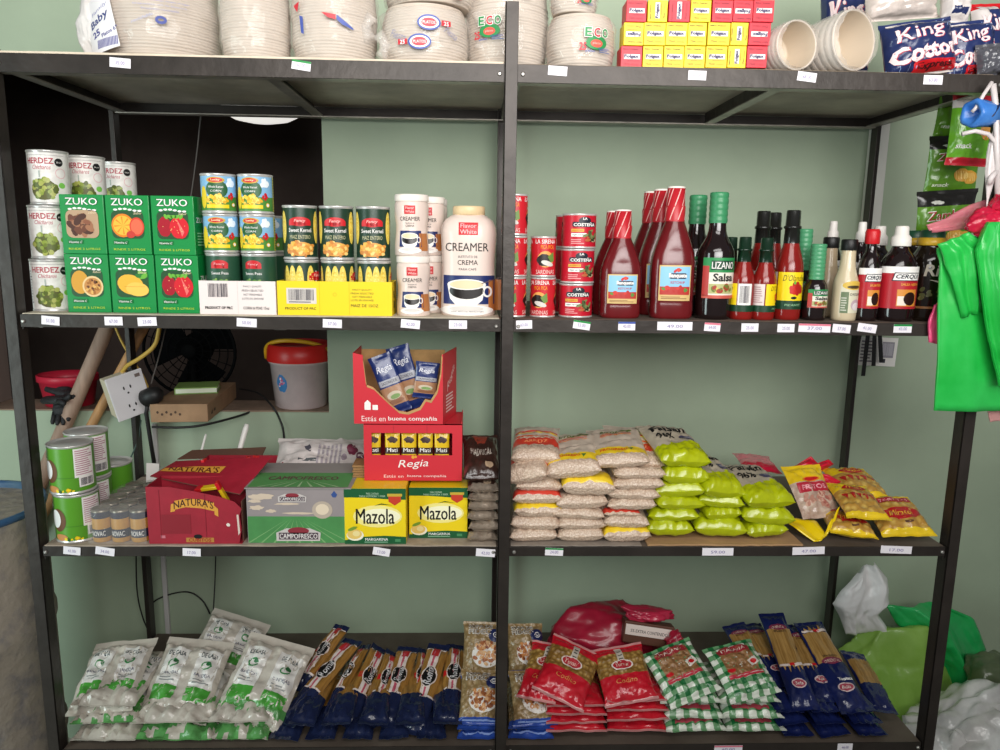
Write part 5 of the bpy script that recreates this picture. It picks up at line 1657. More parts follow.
mb.box(-wr_ / 2, -wr_ / 2 + k, k, dr_, k, hr_, RGR); mb.box(wr_ / 2 - k, wr_ / 2, k, dr_, k, hr_ * 1.04, RGR); mb.box(-wr_ / 2, wr_ / 2, dr_ - k, dr_, k, hr_, RGR); mb.box(-wr_ / 2, wr_ / 2, 0, dr_, hr_ - k, hr_, RGR)
a = Art()
LT = M('#f4d8d4', .45)
a.text('Regia', 0, hr_ * .29, wr_ * .31, hr_ * .17, WHITE, 1, .0, .25, rot=.05); a.text('Estás en', -wr_ * .20, hr_ * .08, wr_ * .2, hr_ * .05, LT, 1, 0); a.text('buena compañía', wr_ * .14, hr_ * .08, wr_ * .4, hr_ * .055, LT, 1, .025)
a.oval(wr_ * .0, hr_ * .42, .004, .004, M('#e8a83c', .4), 1); a.oval(.006, hr_ * .425, .003, .003, M('#e8a83c', .4), 1)
a.rect(-wr_ * .2, -wr_ * .196, hr_ * .84, hr_, M('#a82832', .5), 1); a.rect(wr_ * .14, wr_ * .144, hr_ * .84, hr_, M('#a82832', .5), 1)
a.lay(mb, on_front(0, 0, 0))
mb.build('carton', t)
SY = M('#e0b81c', .3, coat=.3); SDK = M('#3a2420', .4); SNV = M('#1e2f68', .28, coat=.4)
def sachet(label, loc, rot, kind, w=.028, h=.085):
    o = thing('sauce_sachet', label, 'sachet', loc, rot, 'yellow sauce sachets' if kind == 'y' else 'blue sauce sachets')
    g = Bag(w, h, .010, fin=(.006, .006), wr=.001, seed=int(loc[0] * 1000) % 97)
    g.build('pouch', o, (lambda u, v, top: SDK if -.25 < v < .12 else SY) if kind == 'y' else (lambda u, v, top: M('#a87a58', .35, coat=.2) if -.75 < v < -.05 else SNV), nu=12, nv=26)
    ar = Art()
    if kind == 'y':
        ar.text('Mati', 0, -h * .02, w * .7, h * .1, WHITE, 1, .03); ar.oval(0, h * .25, w * .3, h * .08, SDK, 1, wob=.5)
    else:
        ar.text('Regia', -w * .02, h * .25, w * .7, h * .14, M('#d8d8e0', .4), 1, .01, .25); ar.rect(-w * .45, w * .45, -h * .02, h * .08, M('#a8a8b0', .4), 1); ar.text('SAZONADOR', 0, h * .03, w * .7, h * .05, INK, 2, .01)
        ar.oval(0, -h * .2, w * .32, h * .07, M('#c8b8a0', .4), 1); ar.oval(w * .03, -h * .22, w * .22, h * .04, M('#7a9a58', .4), 2); ar.oval(0, -h * .30, w * .35, h * .04, M('#8a5a3c', .4), 1)
    g.print_on(ar, o)
    return o
for i in range(5):
    xx = (xr0 + xr1) / 2 - wr_ * .42 + .008 + i * .0385 - (.006 if i == 0 else 0)
    sachet('yellow sachet in the lower red display carton, %s from the left' % ('first', 'second', 'third', 'fourth', 'fifth')[i], (xx, LY + .016, zb + .073), (R(84), 0, 0), 'y', .0365, .09)
# upper carton, torn front
zu = zb + hr_ * 1.0 + .001
xu0, xu1 = XP(354, zu + .05, LY), XP(443, zu + .05, LY)
wu = xu1 - xu0
hu = P(405, 353, LY).z - zu
t = thing('sachet_display_box', 'upper red display carton with a torn open front full of blue sachets', 'box', (xu0, LY - .004, zu), (0, 0, R(0)))
mb = MB()
zt_ = hu
left = [(0, 0), (wu, 0), (wu, hu * .99), (wu * .985, hu * .98), (wu * .97, hu * .72), (wu * .93, hu * .48), (wu * .86, hu * .34), (wu * .80, hu * .36), (wu * .74, hu * .24), (wu * .60, hu * .17), (wu * .50, hu * .19), (wu * .40, hu * .30), (wu * .30, hu * .42), (wu * .22, hu * .52), (wu * .14, hu * .56), (wu * .11, hu * .9), (wu * .11, hu * .97), (0, hu)]
mb.prism(left, 0, .002, RGR, M_xz)
inn = [(x, z + (.006 if 0 < i else 0)) for i, (x, z) in enumerate(left)]
e = MB()
sl_ = .028
# the torn paper edge
for (p, q) in zip(left[3:15], left[4:16]):
    mb.add([(p[0], -.0004, p[1]), (q[0], -.0004, q[1]), (q[0] + .002, -.0004, q[1] - .006), (p[0] + .002, -.0004, p[1] - .006)], [(0, 1, 2, 3)], RGI)
mb.box(0, wu, .002, .12, 0, .002, RGI); mb.box(0, .002, .002, .12, .002, hu, RGR); mb.box(.002, wu, .118, .12, .002, hu * .95, RGI)
sd = [(wu, 0, 0), (wu + sl_, .11, 0), (wu + sl_, .11, hu * 1.0), (wu, 0, hu * .99)]
flap(mb, [Vector(p) for p in sd], .002, RGR, RGI)
a = Art()
a.text('Estás en', wu * .22, hu * .075, wu * .27, hu * .075, LT, 1, 0); a.text('buena compañía', wu * .66, hu * .07, wu * .55, hu * .075, WHITE, 1, .025)
a.rect(wu * .12, wu * .19, hu * .2, hu * .3, WHITE, 1); a.rect(wu * .21, wu * .27, hu * .2, hu * .27, WHITE, 1); a.poly([(wu * .12, hu * .3), (wu * .155, hu * .34), (wu * .19, hu * .3)], WHITE, 1)
a.lay(mb, on_front(0, 0, 0))
b = Art(); b.text('Regia', .55, .60, .6, .15, LT, 1, 0, .25, rot=.5); b.lines(.2, .8, .12, .40, 6, LT, 1)
b.lay(mb, bil(sd)[0])
mb.build('carton', t)
for i, (pa, pb, Y0, Y1, lab) in enumerate((((401, 412), (379, 355), .085, .10, 'blue sachet leaning left at the front of the upper red carton'), ((416, 408), (397, 346), .112, .125, 'blue sachet standing tallest in the upper red carton'), ((424, 398), (428, 362), .10, .11, 'blue sachet at the right inside the upper red carton'))):
    A, B = P(pa[0], pa[1], Y0), P(pb[0], pb[1], Y1)
    o = sachet(lab, (0, 0, i), (0, 0, 0), 'b', .056, (B - A).length)
    lie(o, A, B, (.0, -1, .25), R((4, -6, 8)[i]))
# dark brown coffee bags piled left of the centre post
COF = M('#3a2620', .28, coat=.5, var=.3, vscale=20, bump=.3, bscale=30); FOIL = M('#a89888', .28, .4, var=.25, vscale=30, bump=.4, bscale=50)
def coffee(label, x0, x1, y0, y1, Yf, kind, seed, tilt=0):
    xm = (x0 + x1) / 2
    zb = P(xm, y1, Yf).z
    t_ = P(xm, y0, Yf).z - zb
    w = XP(x1, zb, Yf) - XP(x0, zb, Yf)
    t = thing('coffee_bag', label, 'bag', (XP(xm, zb, Yf), Yf, zb), (tilt, 0, R((3, -4, 2)[seed % 3])), 'brown coffee bags by the centre post')
    b = Bag(w, .17, t_ * 1.2, fin=(0.004, .012), full=(6, 3), wr=.0045, seed=seed + 60, flat=.9, side=3.4)
    b.bend = lambda p: p + Vector((0, .085, 0))
    b.build('bag', t, (lambda u, v, top: FOIL if v < -.72 else COF) if kind else COF, nu=22, nv=26)
    if kind == 2 or not kind:
        a = Art(); a.oval(w * .12, -.055, w * .12, .012, M('#a89078', .4), 1)
        if kind == 0:
            a = Art(); a.poly([(-w * .3, .07), (w * .3, .07), (w * .12, .02), (-w * .1, .02)], M('#8c3c2c', .4), 1); a.text('MADRIGAL', 0, -.015, w * .6, .022, M('#b8aca0', .4), 2, .01, arc=-.008); a.oval(w * .2, -.055, w * .12, .01, M('#b89c80', .4), 1)
        b.print_on(a, t)
for i, (x0, x1, y0, y1, kind) in enumerate(((467, 499, 535, 544.5, 1), (468, 500, 523.5, 535, 2), (467, 500, 514, 523.5, 1), (468, 500, 504, 513.5, 2), (467, 500, 495, 504, 1), (467, 501, 486.5, 495, 2))):
    coffee('dark brown coffee bag, %s in the pile by the centre post' % ('lowest', 'second from the bottom', 'third from the bottom', 'fourth from the bottom', 'fifth from the bottom', 'sixth from the bottom')[i], x0, x1, y0, y1, .012, kind, i)
coffee('dark brown coffee bag with arched pale lettering, on top of the pile', 463, 501, 470, 487, .035, 0, 8, R(22))
# ------------------------------------------------------------------ top shelf
ZT0, ZT1 = ZS[0] + .0050, ZS[0] + .0022
FOAM = M('#c8bbad', .55, var=.05, vscale=30)
WFILM = film('#f4ece4', .25, .08, 1.0, 12)
LBLUE = M('#4a5aa4', .45); LRED = M('#c8303c', .45); LGRN2 = M('#2c8a4c', .45)
def plate_pack(label, x0, x1, ytop, Y, art=None, z=None, n=None, seed=1, tail=None, squash=1.0):
    z = ZT0 if z is None else z
    ym = (z + P(x0, 30, Y).z) / 2
    a, b = XP(x0, z + .06, Y), XP(x1, z + .06, Y)
    r = (b - a) / 2 / 1.05
    h = P((x0 + x1) / 2, ytop, Y).z - z
    t = thing('plate_pack', label, 'foam plates', ((a + b) / 2, Y, z), (0, 0, 0), 'bagged foam plates on the top shelf')
    n = n or max(6, int(h / .0058))
    rnd = random.Random(seed)
    prof = [(r * .62, .001)]
    for i in range(n):
        q0, q1 = h * (i + .12) / n, h * (i + .88) / n
        k = 1 - .13 * abs((i + .5) / n * 2 - 1) ** 3 + (rnd.random() - .5) * .025
        prof += [(r * k * .962, q0 - h * .04 / n), (r * k, q0 + h * .1 / n), (r * k, q1 - h * .1 / n), (r * k * .962, q1 + h * .04 / n)]
    prof += [(r * .8, h), (r * .55, h * 1.0), (.0001, h * .99)]
    MB().lathe(prof, FOAM, 48, smooth=True).build('plates', t)
    f = MB()
    R_ = []
    def fr(i, j):
        ang = 2 * PI * i / 56
        v = j / 22
        zz = h * (1.03 * v)
        k = (1 - .13 * abs(v * 2 - 1) ** 3) * (1.03 + .04 * noise.noise(Vector((math.cos(ang) * 3 + seed, math.sin(ang) * 3, v * 4))) + .07 * (lambda q: q[0][1] - q[0][0])(noise.voronoi(Vector((math.cos(ang) * 2.6 + seed, math.sin(ang) * 2.6, v * 3.2)))) + .05 * abs(noise.noise(Vector((math.cos(ang) * 7 + seed, math.sin(ang) * 7, v * 6)))))
        if v > .9:
            k *= 1 - (v - .9) * 5
        return (r * k * math.cos(ang), r * k * math.sin(ang), max(.0015, zz))
    f.grid(fr, 56, 22, WFILM)
    if tail:
        # gathered end of the bag
        (tx, tz, s_, m_) = tail
        for q in range(3):
            pts = [(r * tx * .8, -r * .55, h * tz), (r * tx * 1.0, -r * .62, h * (tz + .03 * (q - 1))), (r * tx * (1.12 + .04 * q), -r * .66, h * (tz + s_ * (q - 1)))]
            f.tube(pts, [r * .08, r * .10, r * .16], m_, 7)
    f.build('film', t)
    if art:
        A = Art(); art(A, r, h)
        A.lay(pr := MB(), on_cyl(r * 1.13), du=.006, off=.0006)
        pr.build('print', t)
    return t
def art_baby(A, r, h):
    h = h * .66
    A.rect(-r * .98, -r * .30, .004, h * 1.0, M('#eeeaea', .5), 0, rot=.2)
    A.text('Family', -r * .62, h * .78, r * .42, h * .075, M('#8a8ab8', .5), 1, 0, .2, rot=.42)
    A.text('Baby', -r * .64, h * .60, r * .50, h * .17, M('#34407c', .5), 1, .02, .1, rot=.42)
    A.text('25', -r * .72, h * .37, r * .2, h * .12, M('#4a4a8c', .5), 1, .03, rot=.35); A.text('Platos 6"', -r * .42, h * .39, r * .34, h * .07, M('#4a4a8c', .5), 1, .02, rot=.35)
    for k in range(16):
        A.rect(-r * .70 + k * r * .028, -r * .69 + k * r * .028 + r * .008, h * (.10 + .004 * k), h * (.25 + .004 * k), M('#5a5a98', .5), 1)
    for k, w in enumerate((.9, .8, .55)):
        A.text(('Por favor mantenga limpio el lugar', 'Deposite en la basura', 'Producto reciclable')[k], r * .42, h * (.93 - .075 * k), r * w, h * .03, M('#8a90c0', .5), 1, 0, 0)
    A.ring(r * .42, h * .60, r * .09, h * .075, r * .045, M('#3c4a94', .5), 1, 9); A.text('reciclable', r * .14, h * .62, r * .36, h * .05, M('#9aa0c4', .5), 1, 0, .2, rot=.4)
def art_blue(A, r, h):
    A.rect(-r * .1, r * .06, h * .95, h * .96, M('#4a5aa4', .5), 1, rot=.6)
def art_swoosh(A, r, h):
    A.poly([(-r * .1, h * .52), (r * .22, h * .50), (r * .22, h * .44), (r * .05, h * .46)], LRED, 1); A.poly([(r * .24, h * .50), (r * .40, h * .44), (r * .62, h * .36), (r * .62, h * .34), (r * .36, h * .39), (r * .24, h * .44)], LBLUE, 1)
    A.poly([(-r * .85, h * .62), (-r * .66, h * .66), (-r * .72, h * .54)], LRED, 1); A.poly([(-r * .66, h * .50), (-r * .56, h * .48), (-r * .54, h * .28), (-r * .62, h * .30)], LBLUE, 1)
    A.ring(-r * .6, h * .97, r * .13, h * .05, r * .03, LRED, 1); A.text('Plato', -r * .3, h * .93, r * .4, h * .06, M('#5a5a6a', .5), 1, 0, .2)
def art_oval(A, r, h):
    for (u, v, f) in ((.16, .62, 1), (-.05, .3, -1)):
        A.oval(r * u, h * v, r * .26, h * .13, LBLUE, 1); A.oval(r * u, h * v, r * .22, h * .10, WHITE, 1.5); A.oval(r * u, h * v, r * .17, h * .075, M('#d84a54', .5), 2); A.text('PLATOS', r * u, h * v, r * .28, h * .05, WHITE, 3, .01)
        A.rect(r * (u + f * .28), r * (u + f * .5), h * (v - .04), h * (v + .05), LRED, 1); A.text('25', r * (u + f * .39), h * v, r * .12, h * .07, WHITE, 2, .02)
    A.text('Fiesta', -r * .55, h * .42, r * .4, h * .13, M('#8a88a0', .5), 1, .0, .2, rot=-.35); A.text('Fiesta', r * .68, h * .48, r * .34, h * .12, M('#8a88a0', .5), 1, 0, .2, rot=-.5)
def art_eco(u0, v0, s=1.0):
    def f(A, r, h):
        u, v = r * u0, h * v0
        k = r * s
        A.oval(u, v - k * .28, k * .42, k * .24, LGRN2, 1); A.oval(u, v - k * .30, k * .24, k * .14, M('#d85a4a', .5), 2); A.text('plato', u, v - k * .3, k * .32, k * .1, M('#f0c8b8', .5), 3)
        for j, (ch, m_) in enumerate((('E', LGRN2), ('C', LRED), ('O', LGRN2))):
            A.text(ch, u + k * (-.33 + .33 * j), v + k * .08, k * .30, k * .36, WHITE, 3, .07); A.text(ch, u + k * (-.33 + .33 * j), v + k * .08, k * .25, k * .32, m_, 4, .03)
        A.text('25', u - k * .52, v - k * .42, k * .26, k * .28, LRED, 4, .03); A.text('platos', u - k * .25, v - k * .58, k * .34, k * .1, LBLUE, 4, .02); A.lines(u + k * .1, u + k * .6, v - k * .62, v - k * .5, 2, M('#5a6a9a', .5), 3)
        A.text('desechable', u + k * .3, v - k * .46, k * .5, k * .08, LBLUE, 3)
    return f
plate_pack('bagged foam plates marked Baby, leftmost on the top shelf', 100, 224, -12, .145, art_baby, seed=2)
plate_pack('plain ridged foam plate stack, second from the left on the top shelf', 221, 292, -14, .095, art_blue, seed=3)
plate_pack('bagged foam plates with a red and blue swoosh, third from the left', 291, 379, -14, .105, art_swoosh, seed=4, tail=(.82, .42, .14, WFILM))
pk = plate_pack('low bagged foam plates with two oval logos, left of the centre post', 380, 470, 14, .105, art_oval, seed=5, tail=(-.84, .3, .2, WFILM))
plate_pack('bagged foam plates resting on the pack with two oval logos', 384, 476, -16, .108, lambda A, r, h: (A.poly([(-r * .7, h * .1), (-r * .35, h * .34), (-r * .45, h * .08)], LRED, 1), A.text('25PLATOS', -r * .1, h * .45, r * .9, h * .3, M('#6a6a80', .5), 1, 0, .1, rot=.4), A.oval(r * .75, h * .45, r * .14, h * .4, LRED, 1)), z=P(425, 14, .105).z + .003, seed=6)
plate_pack('bagged foam plates with small green and red print, behind the centre post', 464, 549, -14, .14, lambda A, r, h: (art_eco(-.46, .46, .62)(A, r, h), art_eco(.28, .86, .5)(A, r, h), A.text('25', -r * .1, h * .78, r * .2, h * .1, LRED, 1, .03)), seed=7, tail=(-.6, .42, .2, WFILM))
plate_pack('low bagged foam plates with a large red and green logo, right of the centre post', 545, 615, 21, .085, art_eco(.34, .56, .78), z=ZT1, seed=8)
plate_pack('bagged foam plates with red and green logo, on top of the low pack', 550, 598, -12, .075, art_eco(.42, .5, .62), z=P(580, 21, .085).z + .0035, seed=9)
# crumpled white bag end at the far left
crumple('plastic_bag', 'crumpled white plastic bag end with blue marks beside the leftmost foam plates', 'bag', (.036, .03, .07), P(97, 18, .07), (0, R(3), 0), M('#d6d0cc', .4, coat=.2, bump=.6, bscale=22), 12, .14, .75, 1.6)
# small square seasoning boxes
BOXW = {}
def folgax(label, x0, x1, y0, y1, c, upside=False, side=False, Y=.03):
    xm = (x0 + x1) / 2
    zb = P(xm, y1, Y).z
    h = P(xm, y0, Y).z - zb
    w = XP(x1, zb, Y) - XP(x0, zb, Y)
    t = thing('seasoning_box', label, 'box', (XP(xm, zb + h / 2, Y), Y, zb + .0002), (0, 0, 0), 'small red and yellow boxes on the top shelf')
    base = {'r': M('#d22436', .4), 'y': M('#f0d21a', .4)}[c]
    MB().box(-w / 2, w / 2, 0, .05, .0002, h - .0002, base, bev=.0008).build('carton', t)
    ink = {'r': M('#7a1430', .45), 'y': M('#3c3018', .45)}[c]
    a = Art()
    a.rect(-w * .36, w * .40, h * .40, h * .62, WHITE, 1); a.text('Folgax', w * .0, h * .51, w * .70, h * .20, M('#2c1c54', .45), 2, .05)
    a.text('Sabor Intenso', -w * .06, h * .86, w * .72, h * .07, ink, 1, .02); a.lines(-w * .2, w * .4, h * .30, h * .35, 1, ink, 1)
    a.text('75ml', -w * .22, h * .18, w * .28, h * .10, ink, 1, .02); a.lines(-w * .02, w * .42, h * .12, h * .2, 2, ink, 1, 3, .25)
    q = (PI if upside else 0) + (PI / 2 if side else 0)
    cs, sn = math.cos(q), math.sin(q)
    def fn(u, v):
        v -= h / 2
        return Vector((u * cs - v * sn, 0, h / 2 + u * sn + v * cs)), Vector((0, -1, 0))
    a.lay(pr := MB(), fn)
    pr.build('print', t)
ROWS = [(46, 68, 'bottom', ((621, 642, 'r'), (643, 663, 'y'), (664, 684, 'y'), (684.5, 705, 'y'), (706, 727, 'y'), (728, 746, 'ys'), (747, 767, 'r'))),
        (22.5, 45.5, 'middle', ((624, 643.5, 'yu'), (644, 665.5, 'y'), (666, 687.5, 'y'), (688, 706.5, 'y'), (708, 730, 'y'), (731, 748, 'ys'), (749, 770.5, 'ru'))),
        (0, 22, 'third', ((626.5, 646.5, 'r'), (648, 667.5, 'ys'), (669, 690, 'rs'), (691, 711, 'y'), (712.5, 733, 'r'), (733.5, 753, 'ru'), (753.5, 774, 'r')))]
ORD = ('first', 'second', 'third', 'fourth', 'fifth', 'sixth', 'seventh')
for (y0, y1, rn, bs) in ROWS:
    for i, (a, b, c) in enumerate(bs):
        d = {'r': 'red', 'y': 'yellow'}[c[0]]
        e = ' turned sideways' if 's' in c else ' upside down' if 'u' in c else ''
        folgax('small %s box%s, %s from the left in the %s row' % (d, e, ORD[i], rn), a, b, y0, y1, c[0], 'u' in c, 's' in c)
for i, (a, b) in enumerate(((694, 716), (717, 739), (740, 762))):
    folgax('small yellow box above the third row, %s from the left, cut by the photo edge' % ORD[i], a, b, -23, -.6, 'y')
# sleeves of foam cups
def cups(label, A, B, r0, r1):
    """A: mouth, B: far end"""
    L = (B - A).length
    t = thing('cup_sleeve', label, 'foam cups', group='sleeves of foam cups')
    mb = MB()
    CUP = M('#cfc4b8', .5)
    mb.lathe([(.0001, .075), (r0 * .70, .078), (r0 * .74, .074), (r0 * .90, .004), (r0 * .93, 0)], M('#c9b9a4', .55), 40, Matrix.Rotation(-PI / 2, 4, 'X'), caps=False)  # cup insides a darker beige, shade of the mouth put into the colour
    prof = [(r0 * .93, 0), (r0 * .99, -.001), (r0, .003), (r0 * .98, .007)]
    n = 10
    for i in range(n):
        q0, q1 = .010 + (L - .02) * i / n, .010 + (L - .02) * (i + 1) / n
        k0, k1 = r0 + (r1 - r0) * i / n, r0 + (r1 - r0) * (i + 1) / n
        prof += [(k0 * .94, q0), (k0 * .98, q0 + .002), (k1 * .975, q1 - .003), (k1 * .94, q1)]
    prof += [(r1 * .8, L), (.0001, L)]
    rot = Matrix.Rotation(-PI / 2, 4, 'X')
    mb.lathe(prof, CUP, 40, rot, caps=False)
    mb.build('cups', t)
    f = MB()
    def fr(i, j):
        a, v = 2 * PI * i / 40, j / 16
        k = (r0 + (r1 - r0) * v) * (1.03 + .05 * abs(noise.noise(Vector((math.cos(a) * 3, math.sin(a) * 3, v * 5)))))
        y = v * L
        if j == 0:
            k = r0 * (.92 + .1 * abs(noise.noise(Vector((math.cos(a) * 4, math.sin(a) * 4, 7))))); y = -.012 - .008 * noise.noise(Vector((math.cos(a) * 3, math.sin(a) * 3, 2)))
        if j == 16:
            k *= .3
        return rot @ Vector((k * math.cos(a), k * math.sin(a), y))
    f.grid(fr, 40, 16, film('#fff8f2', .34, .12, .5, 18))
    f.build('film', t)
    y = (B - A).normalized()
    zax = Vector((0, 0, 1)); zax = (zax - y * zax.dot(y)).normalized()
    x = y.cross(zax)
    t.rotation_euler = Matrix((x, y, zax)).transposed().to_euler()
    t.location = A
c1, c2 = P(797, 45, .02), P(854, 42, .02) + Vector((0, 0, .004))
cups('smaller foam cup sleeve with open end facing out, beside the small boxes', c1, c1 + Vector((-.050, .17, -.003)), .0505, .044)
cups('larger foam cup sleeve with open end facing out, beside the blue toilet paper bag', c2, c2 + Vector((-.075, .18, -.006)), .062, .052)
# toilet paper bags
KNV = M('#24305e', .3, coat=.5, var=.15, vscale=14, bump=.25, bscale=24); KW = M('#d8d0cc', .35, coat=.4)
def kbag(label, a, b, w, t_, art=True, roll=0, seed=1, matf=None, up=(0, -1, .1)):
    l = (b - a).length
    o = thing('toilet_paper_bag', label, 'toilet paper', group='bagged toilet paper on the top shelf')
    g = Bag(w, l, t_, fin=(.004, .008), full=(4, 4), wr=.006, seed=seed, side=4)
    g.build('bag', o, matf or (lambda u, v, top: KW if (v < -.62 and u > .1) else KNV), nu=24, nv=24)
    if art:
        A = Art()
        for j, (tx, cv, w_, hh, sh) in enumerate((('King', .18, .66, .30, .0), ('Cotton', -.14, .96, .30, 0))):
            A.text(tx, w * (-.06 if j == 0 else .0) + .0012, l * cv - .0012, w * w_, l * hh, M('#b83c50', .45), 1, .05, .05, rot=.10); A.text(tx, w * (-.06 if j == 0 else .0), l * cv, w * w_, l * hh, M('#f2dcdc', .45), 2, .04, .05, rot=.10)
        A.rect(-w * .18, w * .46, -l * .46, -l * .31, RED, 2); A.text('Express', w * .12, -l * .39, w * .5, l * .11, M('#4a1218', .5), 3, .03)
        ST = M('#9ab4e0', .45)
        for k in range(6):
            q = k * PI / 3
            A.poly([(w * .36, l * .36), (w * .36 + w * .1 * math.cos(q), l * .36 + l * .12 * math.sin(q)), (w * .36 + w * .1 * math.cos(q + .12), l * .36 + l * .12 * math.sin(q + .12))], ST, 1)
        for k in range(5):
            A.rect(-w * .48 + w * .11 * k, -w * .475 + w * .11 * k, -l * .46, -l * .34, ST, 1, rot=.5 - .2 * k)
        A.rect(-w * .4, w * .0, l * .38, l * .46, KW, 1)
        g.print_on(A, o)
    lie(o, a, b, up, roll)
    return o
def tb(px, y):
    return Vector((XP(px, ZT1, y), y, ZT1 + .001))
kbag('blue toilet paper bag with big white lettering and red strip, at the shelf front', tb(912, .085), P(906, 27, .10), .160, .08, seed=51)
kbag('navy toilet paper bag behind the larger cup sleeve', tb(838, .33), P(838, -12, .34), .12, .08, seed=52)
kbag('navy toilet paper bag squeezed between the front blue bag and right end', tb(960, .10), P(957, 26, .11), .12, .07, seed=53)
kbag('toilet paper bag with red top leaning at the right end of the top shelf', tb(986, .12), P(982, 8, .14), .105, .06, True, R(8), 54, lambda u, v, top: RED if v > .8 else (KW if u < -.45 else KNV))
CLP = M('#cfc2ba', .22, coat=.6, var=.2, vscale=25, bump=.4, bscale=18)
kbag('clear pack of white rolls lying on the blue toilet paper bags', P(895, 25, .14), P(893, -14, .15), .17, .07, False, 0, 55, CLP)
kbag('white and blue toilet paper pack on top near the right end', P(947, 28, .11), P(950, -12, .13), .06, .06, False, 0, 56, lambda u, v, top: KNV if int((v + 1) * 4) % 3 == 1 and abs(u) < .6 else KW)
kbag('grey clear pack with dark specks at the right end of top shelf', tb(988, .045), P(987, 46, .05), .072, .04, False, 0, 57, M('#c8c4c4', .2, coat=.6, c2='#55555c', vscale=60, bump=.3, bscale=30, lo=.32, hi=.4))
# ------------------------------------------------------------------ bottom shelf
Z4 = ZS[3] + .0004
def on_deck(px, Y):
    return Vector((XP(px, Z4, Y), Y, Z4))
# clear packs of foam trays with white and green panels
TRAY = M('#c6bdb0', .2, coat=.7, var=.10, vscale=14, bump=.45, bscale=16); TRAYG = M('#5a9a54', .25, coat=.5, var=.15, vscale=30, bump=.3, bscale=30)
PANW = M('#e4e0da', .3, coat=.4); PANG = M('#4ca03c', .3, coat=.4); PINK2 = M('#34385a', .4)
def tray_art(A, w, l):
    for u0, u1 in ((-.40, -.06), (.10, .44)):
        A.rect(w * u0, w * u1, -l * .14, l * .32, PANW, 1); A.rect(w * u0, w * u1, -l * .30, -l * .14, PANG, 1)
        c = w * (u0 + u1) / 2
        A.text('DE CASA', c, l * .25, w * .24, l * .06, M('#3c4a4c', .4), 2, .02); A.ring(c, l * .12, w * .08, l * .055, w * .022, M('#3c8a4c', .4), 2, 14); A.oval(c + w * .03, l * .14, w * .035, l * .025, M('#2c6a3c', .4), 3)
        A.text('BANDEJAS', c, -l * .0, w * .25, l * .045, PINK2, 2, .02); A.lines(w * u0 + w * .05, w * u1 - w * .05, -l * .10, -l * .04, 2, M('#8a8c8a', .4), 2)
def tray_pack(label, a, b, w, t_, seed, roll=0, up=(0, -.5, 1), green=False):
    a, b = Vector(a), Vector(b)
    l = (b - a).length
    o = thing('tray_pack', label, 'foam tray pack', group='clear packs of foam trays on the bottom shelf')
    g = Bag(w, l, t_, fin=(.004, .02), full=(4.5, 4), wr=.0125, seed=seed, side=4, pinch=.05)
    g.build('bag', o, (lambda u, v, top: TRAYG if v < -.55 and noise.noise(Vector((u * 3, v * 3, seed))) > -.15 else TRAY) if green else TRAY, nu=26, nv=28)
    A = Art(); tray_art(A, w, l); g.print_on(A, o)
    return lie(o, a, b, up, roll)
k = 0
for col_, (x0, x1, n, nm) in enumerate(((70, 136, 3, 'left'), (131, 212, 2, 'middle'), (208, 268, 2, 'right'))):
    for j in range(n):
        th = .042
        z = Z4 + j * th * .92
        Yf = .012 + .01 * j
        xa, xb = XP(x0, z, Yf), XP(x1, z, Yf)
        w = (xb - xa)
        o = tray_pack('clear foam tray pack lying flat, %s layer of the %s pile' % (('lowest', 'second', 'third')[j], nm), (xa + w / 2, Yf, z), (xa + w / 2 + .006 * (-1) ** j, Yf + .24, z), w, th, 70 + k, up=(0, 0, 1), green=(k in (1, 3, 5)))
        k += 1
tray_pack('clear foam tray pack with slanted white labels, front left on top', P(101, 718, .05), P(130, 645, .235), .165, .05, 81, R(-6))
tray_pack('clear foam tray pack on top in the middle, between two others', P(172, 726, .06), P(204, 644, .245), .175, .06, 82, R(3))
tray_pack('clear foam tray pack with green tinted front, beside the spaghetti', P(246, 728, .06), P(284, 644, .24), .18, .06, 83, R(6), green=True)
tray_pack('clear foam tray pack lying furthest back, under a hanging cord', P(212, 680, .25), P(243, 620, .40), .17, .06, 84, R(12))
# spaghetti in navy wrappers
NV = M('#1d2544', .22, coat=.6, var=.2, vscale=18, bump=.35, bscale=22); SPG = M('#a87a3c', .3, coat=.4, c2='#86602c', vscale=26, stretch=(9, .35, 1), lo=.4, hi=.6)
RW = M('#e4d4cc', .35, coat=.3); RPK = M('#c0566a', .35)
def roma(label, a, b, w=.056, t_=.03, roll=0, seed=1, up=(0, -.45, 1), art=True, navy=.36):
    a, b = Vector(a), Vector(b)
    l = (b - a).length
    o = thing('spaghetti_pack', label, 'spaghetti', group='navy ended spaghetti packs on the bottom shelf')
    g = Bag(w, l, t_, fin=(.014, .018), full=(3.2, 5), wr=.0052, seed=seed, pinch=.05, side=3)
    g.build('wrapper', o, lambda u, v, top: NV if (v < -1 + 2 * navy or v > .84) else SPG, nu=16, nv=34)
    if art:
        A = Art()
        v0, v1 = l * (-.5 + navy), l * .42
        A.rect(-w * .2, w * .2, v0, v1, RW, 1); A.rect(-w * .05, w * .05, v0, v1, RPK, 2); A.rect(-w * .46, w * .46, v0 - .001, v0 + .004, RW, 1.5); A.rect(-w * .44, w * .44, v1 - .002, v1 + .002, RW, 1.5)
        c = l * .08
        A.oval(w * .02, c, w * .36, l * .115, RW, 3); A.oval(w * .02, c, w * .31, l * .105, BLACK, 4); A.text('Roma', w * .02, c, l * .175, w * .34, M('#d8d4d4', .4), 5, .03, .2, rot=PI / 2 + .0)
        A.rect(-w * .46, -w * .26, c - l * .05, c + l * .02, RED, 2); A.rect(-w * .16, w * .16, v1 - l * .10, v1 + .004, M('#b83030', .4), 3)
        g.print_on(A, o)
    return lie(o, a, b, up, roll)
k = 0
